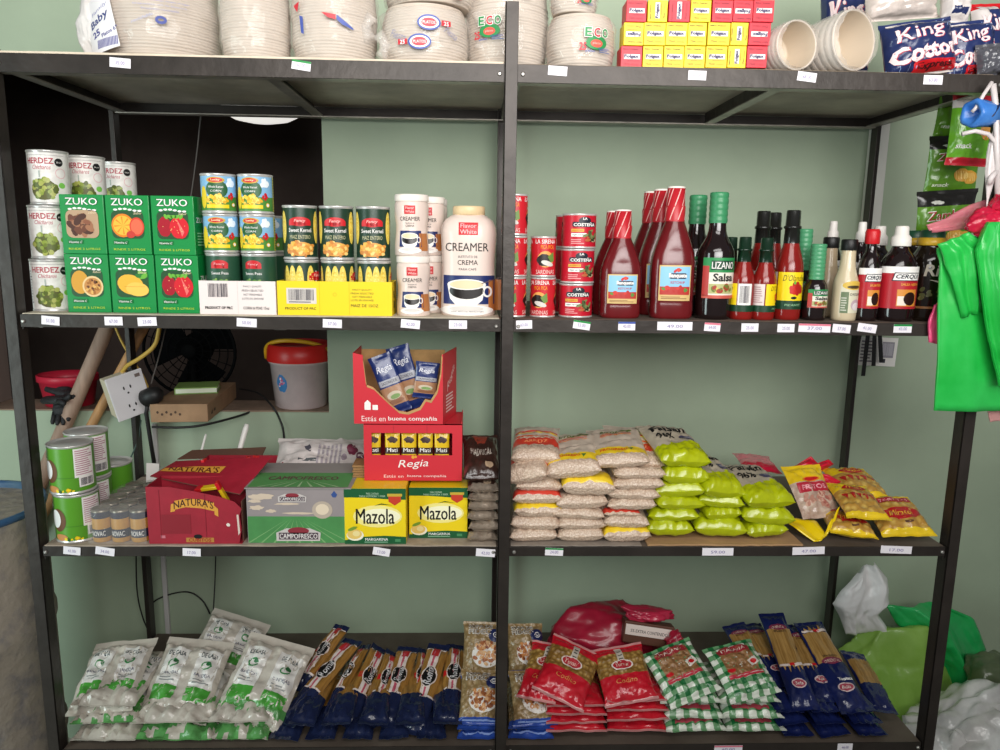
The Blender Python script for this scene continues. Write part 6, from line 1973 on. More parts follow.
for j in range(2):
    for i, px in enumerate((283, 320, 357, 394, 431)):
        z = Z4 + j * .033
        px += (0, 16)[j]
        Yf = .012 + .008 * j
        x = XP(px, z, Yf)
        roma('spaghetti pack lying flat, %s layer, %s from the left, navy end forward' % (('bottom', 'second')[j], ORD[i]), (x, Yf, z), (x + .03 - .012 * i, Yf + .28, z + .004), .072, .036, R((3, -4, 2, -3, 5)[i]), 100 + k, (0, 0, 1), False)
        k += 1
def rp(label, f, e, Yf, Ye, **kw):
    roma(label, P(f[0], f[1], Yf), P(e[0], e[1], Ye), **kw)
rp('spaghetti pack leftmost and highest, navy end twisted into a round knot', (299, 694), (344, 628), .17, .34, w=.05, roll=R(-16), seed=121, navy=.22)
rp('spaghetti pack with black oval logo, second from the left in the slanted row', (286, 728), (355, 643), .05, .30, w=.06, roll=R(-14), seed=122)
rp('spaghetti pack turned on edge, third from the left in the slanted row', (327, 724), (368, 648), .06, .30, w=.034, roll=R(-28), seed=123)
rp('spaghetti pack tilted away showing half its logo, fourth from the left', (343, 729), (380, 650), .05, .30, w=.056, roll=R(26), seed=124)
rp('spaghetti pack tilted away showing a dark logo edge, fifth from the left', (366, 727), (391, 654), .045, .28, w=.04, roll=R(30), seed=125)
rp('spaghetti pack facing front with white stripe, left of the two central ones', (384, 730), (409, 650), .045, .29, w=.060, roll=R(-4), seed=126)
rp('spaghetti pack on edge between the two central packs', (408, 726), (423, 652), .06, .30, w=.032, roll=R(20), seed=127)
rp('spaghetti pack facing front with red tab, tilted, right of centre', (413, 738), (440, 647), .03, .28, w=.060, roll=R(-6), seed=128)
rp('spaghetti pack rightmost, beside the noodle bags', (448, 726), (456, 648), .045, .29, w=.056, roll=R(4), seed=129)
# noodle bags
NOO = M('#b59a72', .28, coat=.5, c2='#8e744c', kind='voronoi', vscale=90, bump=.35, bscale=90, lo=.1, hi=.5); BLU2 = M('#2c4a9c', .25, coat=.5, var=.15, vscale=20)
DISH = [M('#a86438', .35), M('#c8844c', .35), M('#8a4a2c', .35), M('#d8a878', .35)]
def noodle(label, a, b, w, t_, seed, roll=0):
    a, b = Vector(a), Vector(b)
    l = (b - a).length
    o = thing('noodle_bag', label, 'bag of noodles', group='noodle bags by the centre post')
    g = Bag(w, l, t_, fin=(.006, .01), full=(4, 4), wr=.005, lump=.003, lscale=70, seed=seed, side=3.5)
    g.build('bag', o, lambda u, v, top: BLU2 if v < -.76 else NOO, nu=24, nv=26)
    A = Art()
    for q in range(2):
        A.text(('SOPA DE', 'FIDEO')[q], -w * .08, l * (.40 - .10 * q), w * .6, l * .09, M('#ded6cc', .4), 2, .05); A.text(('SOPA DE', 'FIDEO')[q], -w * .08, l * (.40 - .10 * q), w * .56, l * .07, M('#5a4c40', .4), 3, 0)
    A.oval(w * .08, -l * .10, w * .36, l * .22, M('#e4dcd4', .4), 1); A.blobs(w * .08, -l * .07, w * .32, l * .19, 60, w * .055, DISH, 2, seed, .7)
    A.oval(w * .32, l * .24, w * .19, l * .12, M('#1c2654', .35), 3); A.ring(w * .33, l * .25, w * .09, l * .055, w * .018, WHITE, 4, 16); A.ring(w * .33, l * .25, w * .045, l * .025, w * .015, WHITE, 4, 12)
    A.rect(-w * .4, w * .4, -l * .44, -l * .42, M('#8aa0d8', .4), 2)
    g.print_on(A, o)
    return lie(o, a, b, (0, -.8, .8), roll)
for i, (xa, nm) in enumerate(((480, 'left'), (531, 'right'))):
    for j in range(2):
        x = XP(xa, Z4 + .02, .02 + .006 * j)
        noodle('noodle bag lying flat under the others, %s layer, %s of the centre post' % (('lower', 'upper')[j], nm), (x, .016 + .006 * j, Z4 + .021 * j), (x, .22, Z4 + .021 * j), .112, .022, 140 + 2 * i + j)
noodle('noodle bag with dish picture, lower front, left of the centre post', P(479, 727, .035), P(482, 672, .14), .105, .04, 145, R(-3))
noodle('noodle bag with dish picture, lower front, right of the centre post', P(535, 728, .035), P(529, 672, .14), .112, .04, 146, R(4))
noodle('noodle bag behind and above, left of the centre post', P(482, 680, .16), P(484, 623, .25), .11, .045, 147)
noodle('noodle bag behind and above, right of the centre post', P(526, 678, .17), P(523, 625, .26), .10, .045, 148, R(5))
# red pasta bags
PRD = M('#c41c2c', .22, coat=.6, var=.12, vscale=16, bump=.15, bscale=30); ELB = M('#b89250', .35, coat=.5, c2='#86622c', kind='voronoi', vscale=85, bump=.5, bscale=85, lo=.1, hi=.55)
PCL = M('#c88a88', .22, coat=.5, var=.15, vscale=30)
def codito(label, a, b, w, t_, seed, roll=0, up=(0, -.5, 1), art=True, front=False):
    a, b = Vector(a), Vector(b)
    l = (b - a).length
    o = thing('pasta_bag', label, 'bag of pasta', group='red pasta bags on the bottom shelf')
    g = Bag(w, l, t_, fin=(.007, .012), full=(5, 4), wr=.0042, lump=.0018, lscale=90, seed=seed, side=3.6)
    g.build('bag', o, lambda u, v, top: (PCL if v < -.93 or v > .90 else PRD if (v < -.12 or v > .62) else ELB) if top else (PCL if v < -.8 else PRD), nu=24, nv=30)
    if art:
        A = Art()
        A.text('Codito', 0, -l * .17, w * .42, l * .075, M('#d88a4c', .35), 2, .0, .1); A.rect(-w * .06, w * .07, l * .12, l * .44, M('#c8bcae', .35), 1)
        for q in range(3):
            A.rect(-w * .03, w * .05, l * (.19 + .07 * q), l * (.21 + .07 * q), M('#4a4844', .4), 2)
        A.oval(0, l * .10, w * .22, l * .085, RW, 3); A.oval(0, l * .10, w * .19, l * .07, M('#b02430', .35), 4); A.text('Yumar', 0, l * .10, w * .28, l * .06, M('#e0c0b0', .35), 5, .02, .15)
        A.blobs(-w * .1, -l * .34, w * .2, l * .05, 5, .004, [M('#e87a84', .35)], 2, seed)
        g.print_on(A, o)
    return lie(o, a, b, up, roll)
for i, (x0, x1, nm, lev) in enumerate(((546, 607, 'left', ((735.5, 727), (727, 718.5), (718.5, 710), (710, 702))), (607, 669, 'right', ((736, 725), (724.5, 715.5), (715, 705), (705, 697))))):
    for j, (yb, yt) in enumerate(lev):
        Yf = .014 + .006 * ((j + i) % 2)
        zb = P((x0 + x1) / 2, yb, Yf).z
        zb = max(zb, Z4)
        tt = P((x0 + x1) / 2, yt, Yf).z - P((x0 + x1) / 2, yb, Yf).z
        xa, xb = XP(x0, zb, Yf), XP(x1, zb, Yf)
        codito('red pasta bag lying flat, %s layer of the %s red pile' % (('lowest', 'second', 'third', 'fourth')[j], nm), ((xa + xb) / 2, Yf, zb), ((xa + xb) / 2 + .004 * (-1) ** j, Yf + .19, zb + .002), (xb - xa), tt * 1.15, 160 + 4 * i + j, 0, (0, 0, 1), False)
codito('red pasta bag slipped to the left under the topmost one', P(536, 704, .03), P(552, 646, .17), .10, .035, 170, R(-10))
codito('red pasta bag on top of the left pile, turned with its right side low', P(556, 703, .015), P(577, 647, .15), .135, .036, 171, R(9))
codito('red pasta bag on top of the right pile with elbow pasta window', P(632, 706, .018), P(615, 649, .15), .135, .036, 172, R(-5))
# red carrier bag round a brown carton
CRB = M('#a01c34', .3, coat=.4, var=.2, vscale=10, bump=.2, bscale=14)
crumple('plastic_bag', 'large crumpled dark red carrier bag behind the red pasta bags', 'bag', (.165, .09, .105), Vector((XP(607, Z4 + .1, .33), .33, Z4 + .092)), (R(0), R(0), 0), CRB, 21, .12, .6, 1.5, flat=.86)
crumple('plastic_bag', 'crumpled red bag mouth folded over the brown carton', 'bag', (.068, .03, .022), P(648, 613, .27), (0, R(6), 0), M('#b42844', .28, coat=.5, var=.2, vscale=12), 23, .25, .9, 1.8)
t = thing('snack_carton', 'brown carton with white printed strip inside the red carrier bag', 'box', P(648, 641, .225), (R(-14), R(7), R(-4)))
MB().box(-.068, .068, 0, .05, -.012, .045, M('#5a3424', .5), bev=.002).build('carton', t)
A = Art(); A.rect(-.064, .060, .010, .038, RW, 1); A.text('5% EXTRA CONTENIDO', 0, .022, .10, .008, BLACK, 2, .02); A.lay(pr := MB(), on_front(0, 0, 0)); pr.build('print', t)
crumple('plastic_bag', 'small red crumpled bag end right of the brown carton', 'bag', (.03, .025, .026), P(675, 642, .21), (0, 0, 0), CRB, 25, .25, .8, 1.8)
# green checked pasta bags
GW = M('#dfe2d4', .28, coat=.5); GM_ = M('#6a9a6c', .28, coat=.5); GD = M('#1f6a38', .28, coat=.5); TWI = M('#7c5434', .35, coat=.4, c2='#9a7048', kind='voronoi', vscale=95, bump=.5, bscale=95, lo=.1, hi=.5)
def check(u, v):
    i, j = math.floor((u + 1) * 4.5), math.floor((v + 1) * 6)
    return GW if (i % 2 == 0 and j % 2 == 0) else GD if (i % 2 and j % 2) else GM_
def italian(label, a, b, w, t_, seed, roll=0, up=(0, -.5, 1), art=True):
    a, b = Vector(a), Vector(b)
    l = (b - a).length
    o = thing('pasta_bag', label, 'bag of pasta', group='green checked pasta bags on the bottom shelf')
    g = Bag(w, l, t_, fin=(.006, .008), full=(4, 4), wr=.005, lump=.0016, lscale=90, seed=seed, side=3.6)
    g.build('bag', o, lambda u, v, top: check(u, v), nu=36, nv=48)
    if art:
        A = Art()
        A.rrect(-w * .33, w * .33, -l * .12, l * .38, w * .05, TWI, 1); A.poly([(-w * .33, l * .27), (w * .33, l * .27), (w * .33, l * .36), (w * .2, l * .40), (-w * .2, l * .40), (-w * .33, l * .36)], M('#9c2a34', .35), 2); A.text('ITALIANA', 0, l * .33, w * .48, l * .055, M('#e0c8bc', .35), 3, .02)
        A.rect(-w * .36, w * .36, -l * .17, -l * .10, M('#c8384a', .35), 2); A.rect(-w * .36, w * .36, -l * .135, -l * .125, RW, 3)
        A.rect(w * .16, w * .36, l * .0, l * .12, M('#dcd2c8', .35), 3, rot=.3); A.oval(w * .26, l * .06, w * .06, l * .04, RED, 4); A.oval(-w * .26, -l * .03, w * .08, l * .035, RED, 3)
        g.print_on(A, o)
    else:
        A = Art(); A.rect(-w * .34, w * .30, -l * .40, -l * .34, M('#b04450', .35), 1); g.print_on(A, o)
    return lie(o, a, b, up, roll)
for i, (x0, x1, nm) in enumerate(((666, 728, 'left'), (726, 787, 'right'))):
    for j, (yb, yt) in enumerate(((736, 724), (724, 710), (709, 694))):
        Yf = .016 + .006 * ((j + i) % 2)
        xm = (x0 + x1) / 2 - 3 * j
        zb = max(P(xm, yb, Yf).z, Z4)
        tt = P(xm, yt, Yf).z - P(xm, yb, Yf).z
        w = XP(x1, zb, Yf) - XP(x0, zb, Yf)
        x = XP(xm, zb, Yf)
        italian('green checked pasta bag lying flat, %s layer of the %s checked pile' % (('lowest', 'second', 'third')[j], nm), (x, Yf, zb), (x - .004 * (-1) ** j, Yf + .18, zb + .002), w, tt * 1.15, 180 + 3 * i + j, 0, (0, 0, 1), False)
italian('green checked pasta bag on top of the left checked pile, window showing', P(696, 702, .02), P(664, 649, .145), .142, .036, 190, R(-4))
italian('green checked pasta bag on top of the right checked pile, window showing', P(755, 701, .022), P(725, 647, .15), .142, .036, 191, R(2))
# blue spaghetti packs
BNV = M('#182150', .2, coat=.5, var=.2, vscale=16, bump=.3, bscale=20); SP2 = M('#b08a50', .3, coat=.4, c2='#8e6a36', vscale=22, stretch=(9, .35, 1), lo=.4, hi=.6)
def bluepack(label, a, b, w=.066, t_=.03, roll=0, seed=1, up=(0, -.45, 1), art=True, lo=-.18, hi=.62, flip=False):
    a, b = Vector(a), Vector(b)
    l = (b - a).length
    o = thing('spaghetti_pack', label, 'spaghetti', group='royal blue spaghetti packs on the bottom shelf')
    g = Bag(w, l, t_, fin=(.012, .012), full=(3, 4), wr=.0036, seed=seed, pinch=.05, side=3)
    g.build('wrapper', o, lambda u, v, top: SP2 if (top and lo < v < hi and abs(u) < .9) else BNV, nu=18, nv=36)
    if art:
        A = Art()
        s = -1 if flip else 1
        va, vb = (lo * l / 2, hi * l / 2)
        top_, bot = (vb, va) if not flip else (va, vb)
        A.oval(0, top_, w * .36, l * .035, M('#7a2c44', .35), 2); A.text('ORIENTAL', 0, top_, w * .56, l * .03, M('#d0b8a8', .35), 3, .02, arc=.003)
        A.text('SPAGHETTI', 0, top_ - s * l * .05, w * .5, l * .022, M('#4a3424', .4), 2, .02)
        for q in range(5):
            A.poly([(w * (-.36 + .16 * q), bot - s * .002), (w * (-.24 + .16 * q), bot - s * .002), (w * (-.32 + .17 * q), bot - s * l * (.05 + .03 * (q % 2)))], SP2, 2)
        A.rect(w * .05, w * .42, bot - .003, bot + .005, RW, 3, rot=.3); A.rect(-w * .45, -w * .1, bot - .003, bot + .003, RW, 3, rot=-.2); A.rect(-w * .1, w * .12, bot - .003, bot + .004, RED, 3)
        A.oval(0, -l * .27, w * .28, l * .045, M('#d8c0c0', .35), 2); A.oval(0, -l * .27, w * .24, l * .034, M('#a84454', .35), 3); A.text('Bella', 0, -l * .27, w * .3, l * .03, RW, 4, .01, .2)
        if flip:
            A.text('Yucateca', w * .1, -l * .19 + .0, w * .5, l * .028, WHITE, 3, .03)
        g.print_on(A, o)
    return lie(o, a, b, up, roll)
k = 0
for j in range(3):
    for i, px in enumerate((799, 836, 873)):
        z = Z4 + j * .027
        px2 = px - 5 * j
        Yf = .012 + .008 * j
        x = XP(px2, z, Yf)
        bluepack('royal blue spaghetti pack lying flat, %s layer, %s of three' % (('bottom', 'second', 'third')[j], ('left', 'middle', 'right')[i]), (x, Yf, z), (x - .02 + .0 * i, Yf + .28, z + .003), .078, .03, R((4, -5, 3)[(i + j) % 3]), 200 + k, (0, 0, 1), False)
        k += 1
bluepack('royal blue spaghetti pack pushed furthest left and back', P(768, 690, .12), P(733, 627, .33), .066, .03, R(-8), 220)
bluepack('royal blue spaghetti pack behind the tallest one, left', P(785, 690, .12), P(748, 627, .34), .07, .03, 0, 221)
bluepack('royal blue spaghetti pack standing tallest, golden window up', P(806, 713, .035), P(770, 616, .29), .07, .032, R(-3), 222)
bluepack('royal blue spaghetti pack between the two topmost ones', P(828, 705, .06), P(790, 628, .30), .066, .03, R(6), 223)
bluepack('royal blue spaghetti pack on the right of the top, turned upside down', P(855, 716, .035), P(806, 625, .28), .082, .034, R(2), 224, lo=.02, hi=.72, flip=True)
bluepack('royal blue spaghetti pack at the right edge under the green sack', P(884, 716, .05), P(850, 655, .25), .07, .03, R(10), 225, art=False)
# ------------------------------------------------------------------ things on the sill and behind the rack
SZ = OZ0 + .004
# blue barrel left of the rack
by_ = .15
rb = .20
zr = P(10, 480.5, by_ + rb).z
bx_ = XP(33, zr, by_) - rb
t = thing('steel_barrel', 'worn blue steel barrel with scraped grey sides, left of the rack', 'barrel', (bx_, by_, 0))
BBL = M('#a3998b', .7, c2='#6c6c74', vscale=20, bump=.6, bscale=34, lo=.45, hi=.78)
prof = [(rb * .97, 0), (rb, .006), (rb, .30), (rb * 1.025, .315), (rb * 1.025, .335), (rb, .35), (rb, .62), (rb * 1.025, .635), (rb * 1.025, .655), (rb, .67), (rb, zr - .018)]
MB().lathe(prof, BBL, 64).build('body', t)
BB2 = M('#345a86', .4, c2='#56748c', vscale=9, bump=.25, bscale=14)
MB().lathe([(rb, zr - .018), (rb * 1.015, zr - .016), (rb * 1.03, zr - .008), (rb * 1.02, zr), (rb * .985, zr), (rb * .97, zr - .01), (rb * .965, zr - .16), (.0001, zr - .165)], BB2, 64, caps=False).build('rim', t)
# wooden poles leaning in the gap
PW1 = M('#ab8e7c', .6, var=.18, vscale=6, stretch=(6, 6, .5)); PW2 = M('#c09060', .55, var=.18, vscale=6, stretch=(6, 6, .5))
def pole(label, a, b, r, m):
    a, b = Vector(a), Vector(b)
    o = MB(); o.tube([a, a.lerp(b, .33), a.lerp(b, .66), b], [r * .96, r * 1.02, r, r * .97], m, 18)
    tag(o.build('wooden_pole'), label, 'pole', 'wooden poles leaning behind the rack')
YP = .571
def pol(p0, p1, r, m, label):
    A, B = P(p0[0], p0[1], YP), P(p1[0], p1[1], YP)
    d = (B - A)
    B2 = A + d * ((1.56 - A.z) / d.z)
    A2 = A + d * ((.5 - A.z) / d.z)
    pole(label, A2, B2, r, m)
pol((62, 432), (106, 330), .0205, PW1, 'greyish brown wooden pole, the thicker one, leaning behind the left rear post')
pol((90, 428), (132, 350), .0135, PW2, 'tan wooden pole, the thinner one, passing behind the socket box')
# red basin and work gloves on the sill
t = thing('plastic_basin', 'red plastic basin standing on the sill behind black gloves', 'basin', (XP(68, SZ + .08, .675), .675, SZ))
hbn = P(65, 378, .6).z - SZ
MB().lathe([(.055, 0), (.058, .003), (.068, hbn - .022), (.073, hbn - .020), (.073, hbn - .002), (.070, hbn), (.064, hbn - .02), (.050, .012), (.0001, .01)], M('#c0223a', .4), 48, sq=lambda a, z: (1.2 * math.cos(a), math.sin(a)), caps=False).build('bowl', t)
GL = M('#2a2a2c', .6, bump=.5, bscale=60, var=.3, vscale=20)
def glove(label, base, ang, tilt, seed):
    o = thing('work_glove', label, 'glove', base, (R(tilt), 0, R(ang)), 'black work gloves on the sill')
    rnd = random.Random(seed)
    mb = MB()
    mb.lathe([(.030, 0), (.034, .004), (.033, .05), (.036, .07), (.038, .11), (.030, .135), (.0001, .14)], GL, 20, sq=lambda a, z: (math.cos(a), .55 * math.sin(a)))
    for k in range(4):
        x = -.027 + .018 * k
        L = (.055, .066, .064, .05)[k]
        c = rnd.uniform(-.012, .02)
        mb.tube([(x, 0, .12), (x * 1.1, c * .3, .12 + L * .45), (x * 1.2, c, .12 + L * .8), (x * 1.22, c * 1.5, .12 + L)], [.0105, .0105, .010, .006], GL, 10)
    mb.tube([(.030, 0, .06), (.050, -.006, .09), (.058, -.010, .115), (.060, -.012, .125)], [.012, .0115, .011, .006], GL, 10)
    o.scale = (.66, .66, .66)
    mb.build('glove_body', o)
    return o
glove('black work glove on top of the sill pile with fingers hanging down', P(47, 400, .60), 62, 84, 1)
glove('black work glove lying across the sill, nearest the front post', P(50, 388, .63), 70, 100, 2)
glove('black work glove hanging over the sill edge between the others', P(64, 388, .615), 15, 142, 3)
# socket box on the rear post with its cords
ob = P(124, 397, .47)
t = thing('socket_box', 'white surface mounted double socket box beside the rear post', 'socket box', ob, (R(4), R(-14), R(42)))
SBX = M('#e9e4e6', .45); SBY = M('#ddd0b4', .5)
mb = MB(); mb.box(-.034, .034, 0, .050, -.056, .058, SBY, bev=.003); mb.build('box', t)
fp = MB(); fp.box(-.035, .065, -.006, -.0005, -.064, .066, SBX, bev=.002)
A = Art()
for zc in (.022, -.032):
    for dx in (-.007, .011):
        A.oval(dx + .012, zc + .004, .0022, .0055, BLACK, 1, 8)
    A.oval(.013, zc - .012, .003, .003, BLACK, 1, 8)
A.rect(.042, .056, .046, .056, M('#7a6a64', .5), 1)
A.lay(fp, on_front(0, -.006, 0))
fp.build('faceplate', t)
YC = M('#d8b050', .5)
def cord(label, pts, r, m, cat='cord', group=None, name='cord'):
    q = [Vector(p) for p in pts]
    sm = []
    for i in range(len(q) - 1):
        p0, p1, p2, p3 = q[max(i - 1, 0)], q[i], q[i + 1], q[min(i + 2, len(q) - 1)]
        for k in range(6):
            f = k / 6
            sm.append(.5 * ((2 * p1) + (p2 - p0) * f + (2 * p0 - 5 * p1 + 4 * p2 - p3) * f * f + (3 * p1 - p0 - 3 * p2 + p3) * f ** 3))
    sm.append(q[-1])
    o = MB(); o.tube(sm, r, m, 8)
    return tag(o.build(name), label, cat, group)
cord('yellow flexible cord curving down into the socket box', [P(163, 300, .45), P(159, 330, .45), P(154, 346, .45), P(140, 358, .46), P(127, 366, .48), P(120, 376, .53)], .0058, YC)
cord('thin yellow cord crossing behind the rear post', [P(112, 318, .556), P(120, 338, .556), P(130, 356, .556), P(143, 376, .557), P(148, 388, .556)], .0035, YC)
PLG = M('#1c1a1a', .5)
t = thing('power_plug', 'black power plug in the socket box with a cable down the post', 'plug', P(152, 396, .46), (0, 0, 0))
MB().lathe([(.018, -.03), (.024, -.024), (.026, 0), (.022, .020), (.012, .030), (.0001, .031)], PLG, 20, Matrix.Rotation(R(-10), 4, 'Z') @ Matrix.Rotation(R(70), 4, 'Y')).build('plug_body', t)
cm = MB(); cm.tube([(-.012, 0, -.012), (-.020, .002, -.05), (-.018, .01, -.12), (-.012, .012, -.2)], .006, PLG, 8); cm.build('cable', t)
cord('grey green cord hanging beside the rear post down to the cans', [P(141, 420, .53), P(138, 440, .52), P(129, 462, .50), P(126, 476, .50), P(131, 492, .49)], .0022, M('#4a6058', .5))
cord('thin grey cord stretched up past the opening to the ceiling lamp', [P(151, 384, .556), P(163, 340, .61), P(178, 270, .75), P(188, 215, .85), P(196, 160, .95), P(201, 112, 1.05)], .0022, M('#77726e', .5))
# cardboard box, notebook, cables
p0 = PZ(150, 423, SZ + .001)
bxw = XP(206, SZ + .02, p0.y) - p0.x
t = thing('cardboard_box', 'flat brown cardboard box lying half over the sill', 'box', (p0.x, p0.y + .005, SZ + .001), (0, 0, R(4)))
CB2 = M('#a17f60', .75, var=.12, vscale=18)
MB().box(0, bxw, 0, .33, 0, .052, CB2, bev=.002).build('carton', t)
A = Art()
for k in range(6):
    A.oval(.02 + .012 * k, .026 + .003 * (-1) ** k, .0035, .004, M('#4a3426', .6), 1, 7)
A.lay(pr := MB(), on_front(0, 0, 0))
B_ = Art(); B_.poly([(.03, .015), (.05, .015), (.045, .03)], M('#4a3426', .6), 1); B_.rect(.06, .08, .018, .026, M('#4a3426', .6), 1)
B_.lay(pr, on_side(bxw, 0, 0))
pr.build('print', t)
t = thing('notebook', 'green notebook lying on the flat cardboard box', 'notebook', (p0.x + .02, p0.y + .13, SZ + .0545), (0, 0, R(14)))
nb = MB(); nb.box(0, .12, 0, .10, 0, .003, M('#7c9c50', .5)); nb.box(0, .12, 0, .10, .016, .019, M('#8cae5c', .5), bev=.001); nb.box(0, .003, 0, .10, .003, .016, M('#7c9c50', .5)); nb.build('cover', t)
MB().box(.003, .117, .001, .097, .0032, .0158, M('#dfe6d0', .7)).build('pages', t)
BKC = M('#222020', .5)
cord('black cable looped round the cardboard box on the sill', [P(232, 408, .80), P(254, 405, .72), P(252, 411, .62), P(225, 420, .52), P(190, 427, .46), P(152, 427, .44)], .0035, BKC)
cord('black cable arching from the cardboard box down behind the cartons', [P(240, 389, .78), P(258, 393, .70), P(272, 406, .596), P(280, 420, .59), P(284, 436, .585), P(285, 470, .58)], .0030, BKC)
# bucket
p0 = P(302, 414, .69)
rbk = (XP(328, SZ + .02, .69) - XP(277, SZ + .02, .69)) / 2
hb = P(300, 368, .69).z - p0.z
ht = P(300, 353, .69).z - p0.z
t = thing('plastic_bucket', 'small translucent bucket with red lid and yellow handle on the sill', 'bucket', (p0.x, .69, SZ), (0, 0, 0))
BKT = M('#cdbcbb', .25, coat=.3, var=.06, vscale=20)
MB().lathe([(rbk * .94, 0), (rbk, .004), (rbk * 1.14, hb * .93), (rbk * 1.2, hb * .94), (rbk * 1.21, hb)], BKT, 48).build('body', t)
LDR = M('#cc2420', .35)
MB().lathe([(rbk * 1.25, hb * .985), (rbk * 1.26, hb), (rbk * 1.22, ht), (rbk * 1.16, ht * 1.02), (rbk * 1.12, ht * .97), (.0001, ht * .97)], LDR, 48).build('lid', t)
hd = MB(); pts = []
for k in range(25):
    a = PI * k / 24
    pts.append((-rbk * 1.29 * math.cos(a), -.004 - rbk * .72 * math.sin(a), hb * .97 + (ht + .016 - hb * .97) * math.sin(a) ** .6 + .006 * math.cos(a)))
hd.tube(pts, .0065, M('#e0a824', .4), 10); hd.build('handle', t)
A = Art(); A.oval(0, 0, .018, .027, M('#3c7cb4', .4), 1, wob=.25); A.blobs(0, 0, .012, .016, 9, .005, [M('#c88aa8', .4), M('#e4e0e0', .4), M('#b85a80', .4), M('#5c90c8', .4)], 2, 4)
A.lay(st := MB(), on_cyl(lambda z: rbk * (1 + .14 * z / hb), hb * .56, -R(28)), du=.005, dv=.008, off=.0008)
st.build('sticker', t)
# round fan standing in the dark room and a white round lamp above it
fc = P(192, 350, 1.15)
t = thing('round_fan', 'round black fan standing in the dark room behind the opening', 'fan', (fc.x, fc.y, 0))
FM = M('#09090a', .8, spec=.15); rf_ = .165
fg = MB(); CX = Matrix.Translation((0, 0, fc.z)) @ Matrix.Rotation(PI / 2, 4, 'X')
for rr_ in (.05, .08, .11, .14, rf_):
    fg.tube([CX @ Vector((rr_ * math.cos(2 * PI * k / 40), rr_ * math.sin(2 * PI * k / 40), .03 - .2 * rr_ * rr_)) for k in range(41)], .0022 if rr_ < rf_ else .006, FM, 6, caps=False)
for k in range(18):
    a = 2 * PI * k / 18
    fg.tube([CX @ Vector((.02 * math.cos(a), .02 * math.sin(a), .03)), CX @ Vector((rf_ * math.cos(a), rf_ * math.sin(a), .024))], .0016, FM, 5)
fg.lathe([(.028, .0), (.028, .034), (.022, .04), (.0001, .041)], FM, 20, CX)
fg.build('grille', t)
for k in range(3):
    b_ = MB()
    def bl(i, j, k=k):
        a = 2 * PI * k / 3 + 1.5 * i / 8 * (1)
        r_ = .03 + .115 * j / 8
        return CX @ Vector((r_ * math.cos(a), r_ * math.sin(a), -.03 + .03 * i / 8))
    b_.grid(bl, 8, 8, M('#08080a', .8, spec=.1)); b_.build('blade', t)
MB().lathe([(.05, -.10), (.06, -.06), (.05, -.035), (.0001, -.035)], FM, 24, CX).build('motor', t)
sd_ = MB(); sd_.lathe([(.15, 0), (.15, .012), (.04, .03), (.015, .04), (.014, fc.z - .02)], FM, 32); sd_.build('stand', t)
lp = P(262, 118, 1.3)
t = thing('pendant_lamp', 'white round lamp bowl hanging in the dark room, just under the top shelf', 'lamp', (lp.x, 1.3, lp.z))
wl = M('#f4efe8', .4)
LM = bpy.data.materials.new('lamp_glass'); LM.use_nodes = True
LM.node_tree.nodes['Principled BSDF'].inputs['Base Color'].default_value = col('#f4efe8')
LM.node_tree.nodes['Principled BSDF'].inputs['Emission Color'].default_value = (1, .96, .9, 1)
LM.node_tree.nodes['Principled BSDF'].inputs['Emission Strength'].default_value = .75
MB().lathe([(.0001, -.018), (.05, -.016), (.10, -.006), (.135, .012), (.145, .03), (.13, .045), (.0001, .05)], LM, 40, caps=False).build('shade', t)
rd = MB(); rd.tube([(0, 0, .05), (0, 0, 2.69 - lp.z)], .008, wl, 8); rd.build('rod', t)
# white conduit and cords on the wall
cd = MB(); cd.box(XP(157, .9, .59) - .007, XP(157, .9, .59) + .007, YW - .013, YW - .0005, .0, P(157, 424, .59).z, M('#c9c6c4', .5), bev=.002)
tag(cd.build('cable_conduit'), 'white cable conduit running down the wall under the cardboard box', 'conduit')
cord('black cord hanging in a loop left of the rear post above the tray packs', [P(136, 548, .56), P(137, 590, .565), P(142, 615, .57), P(149, 632, .575), P(156, 645, .578)], .0022, BKC)
cord('black cord loop on the wall right of the rear post', [P(150, 622, .585), P(152, 604, .59), P(168, 595, .592), P(188, 592, .592), P(202, 600, .59), P(210, 614, .585)], .0024, BKC)
cord('straight black cord hanging down above the rear tray pack', [P(216, 540, .56), P(215, 580, .56), P(213, 617, .53)], .0020, BKC)
# ------------------------------------------------------------------ hanging at the right end
def shiny(c, a=1.0, **k):
    return M(c, .3, coat=.3, alpha=a, var=.12, vscale=9, bump=.15, bscale=16, **k)
GBG = M('#12b03c', .35, coat=.25, c2='#35c85a', vscale=7, bump=.15, bscale=20, lo=.3, hi=.7)
YH = -.035
t = sheet_bag('carrier_bag', 'bright green plastic carrier bag hanging flat in front of the right post', 'bag',
    [(P(938, 248, YH), P(975, 236, YH)), (P(941, 262, YH), P(992, 252, YH)), (P(939, 300, YH), P(1012, 296, YH)), (P(938, 360, YH), P(1024, 360, YH)), (P(935, 411, YH), P(1030, 411, YH))], .004, GBG, nu=22, nv=30, wave=.004, fr=2.5, seed=2, puff=.004, group='green carrier bags hung on the right post')
sheet_bag('carrier_bag', 'green carrier bag hanging in front on the right, its handle folds bunched', 'bag',
    [(P(985, 222, YH - .03), P(1010, 222, YH - .03)), (P(974, 250, YH - .03), P(1024, 252, YH - .035)), (P(978, 290, YH - .03), P(1030, 300, YH - .035)), (P(986, 340, YH - .03), P(1034, 350, YH - .03)), (P(996, 385, YH - .028), P(1038, 385, YH - .028))], .006, GBG, nu=24, nv=28, wave=.010, fr=5, seed=5, puff=.006, group='green carrier bags hung on the right post')
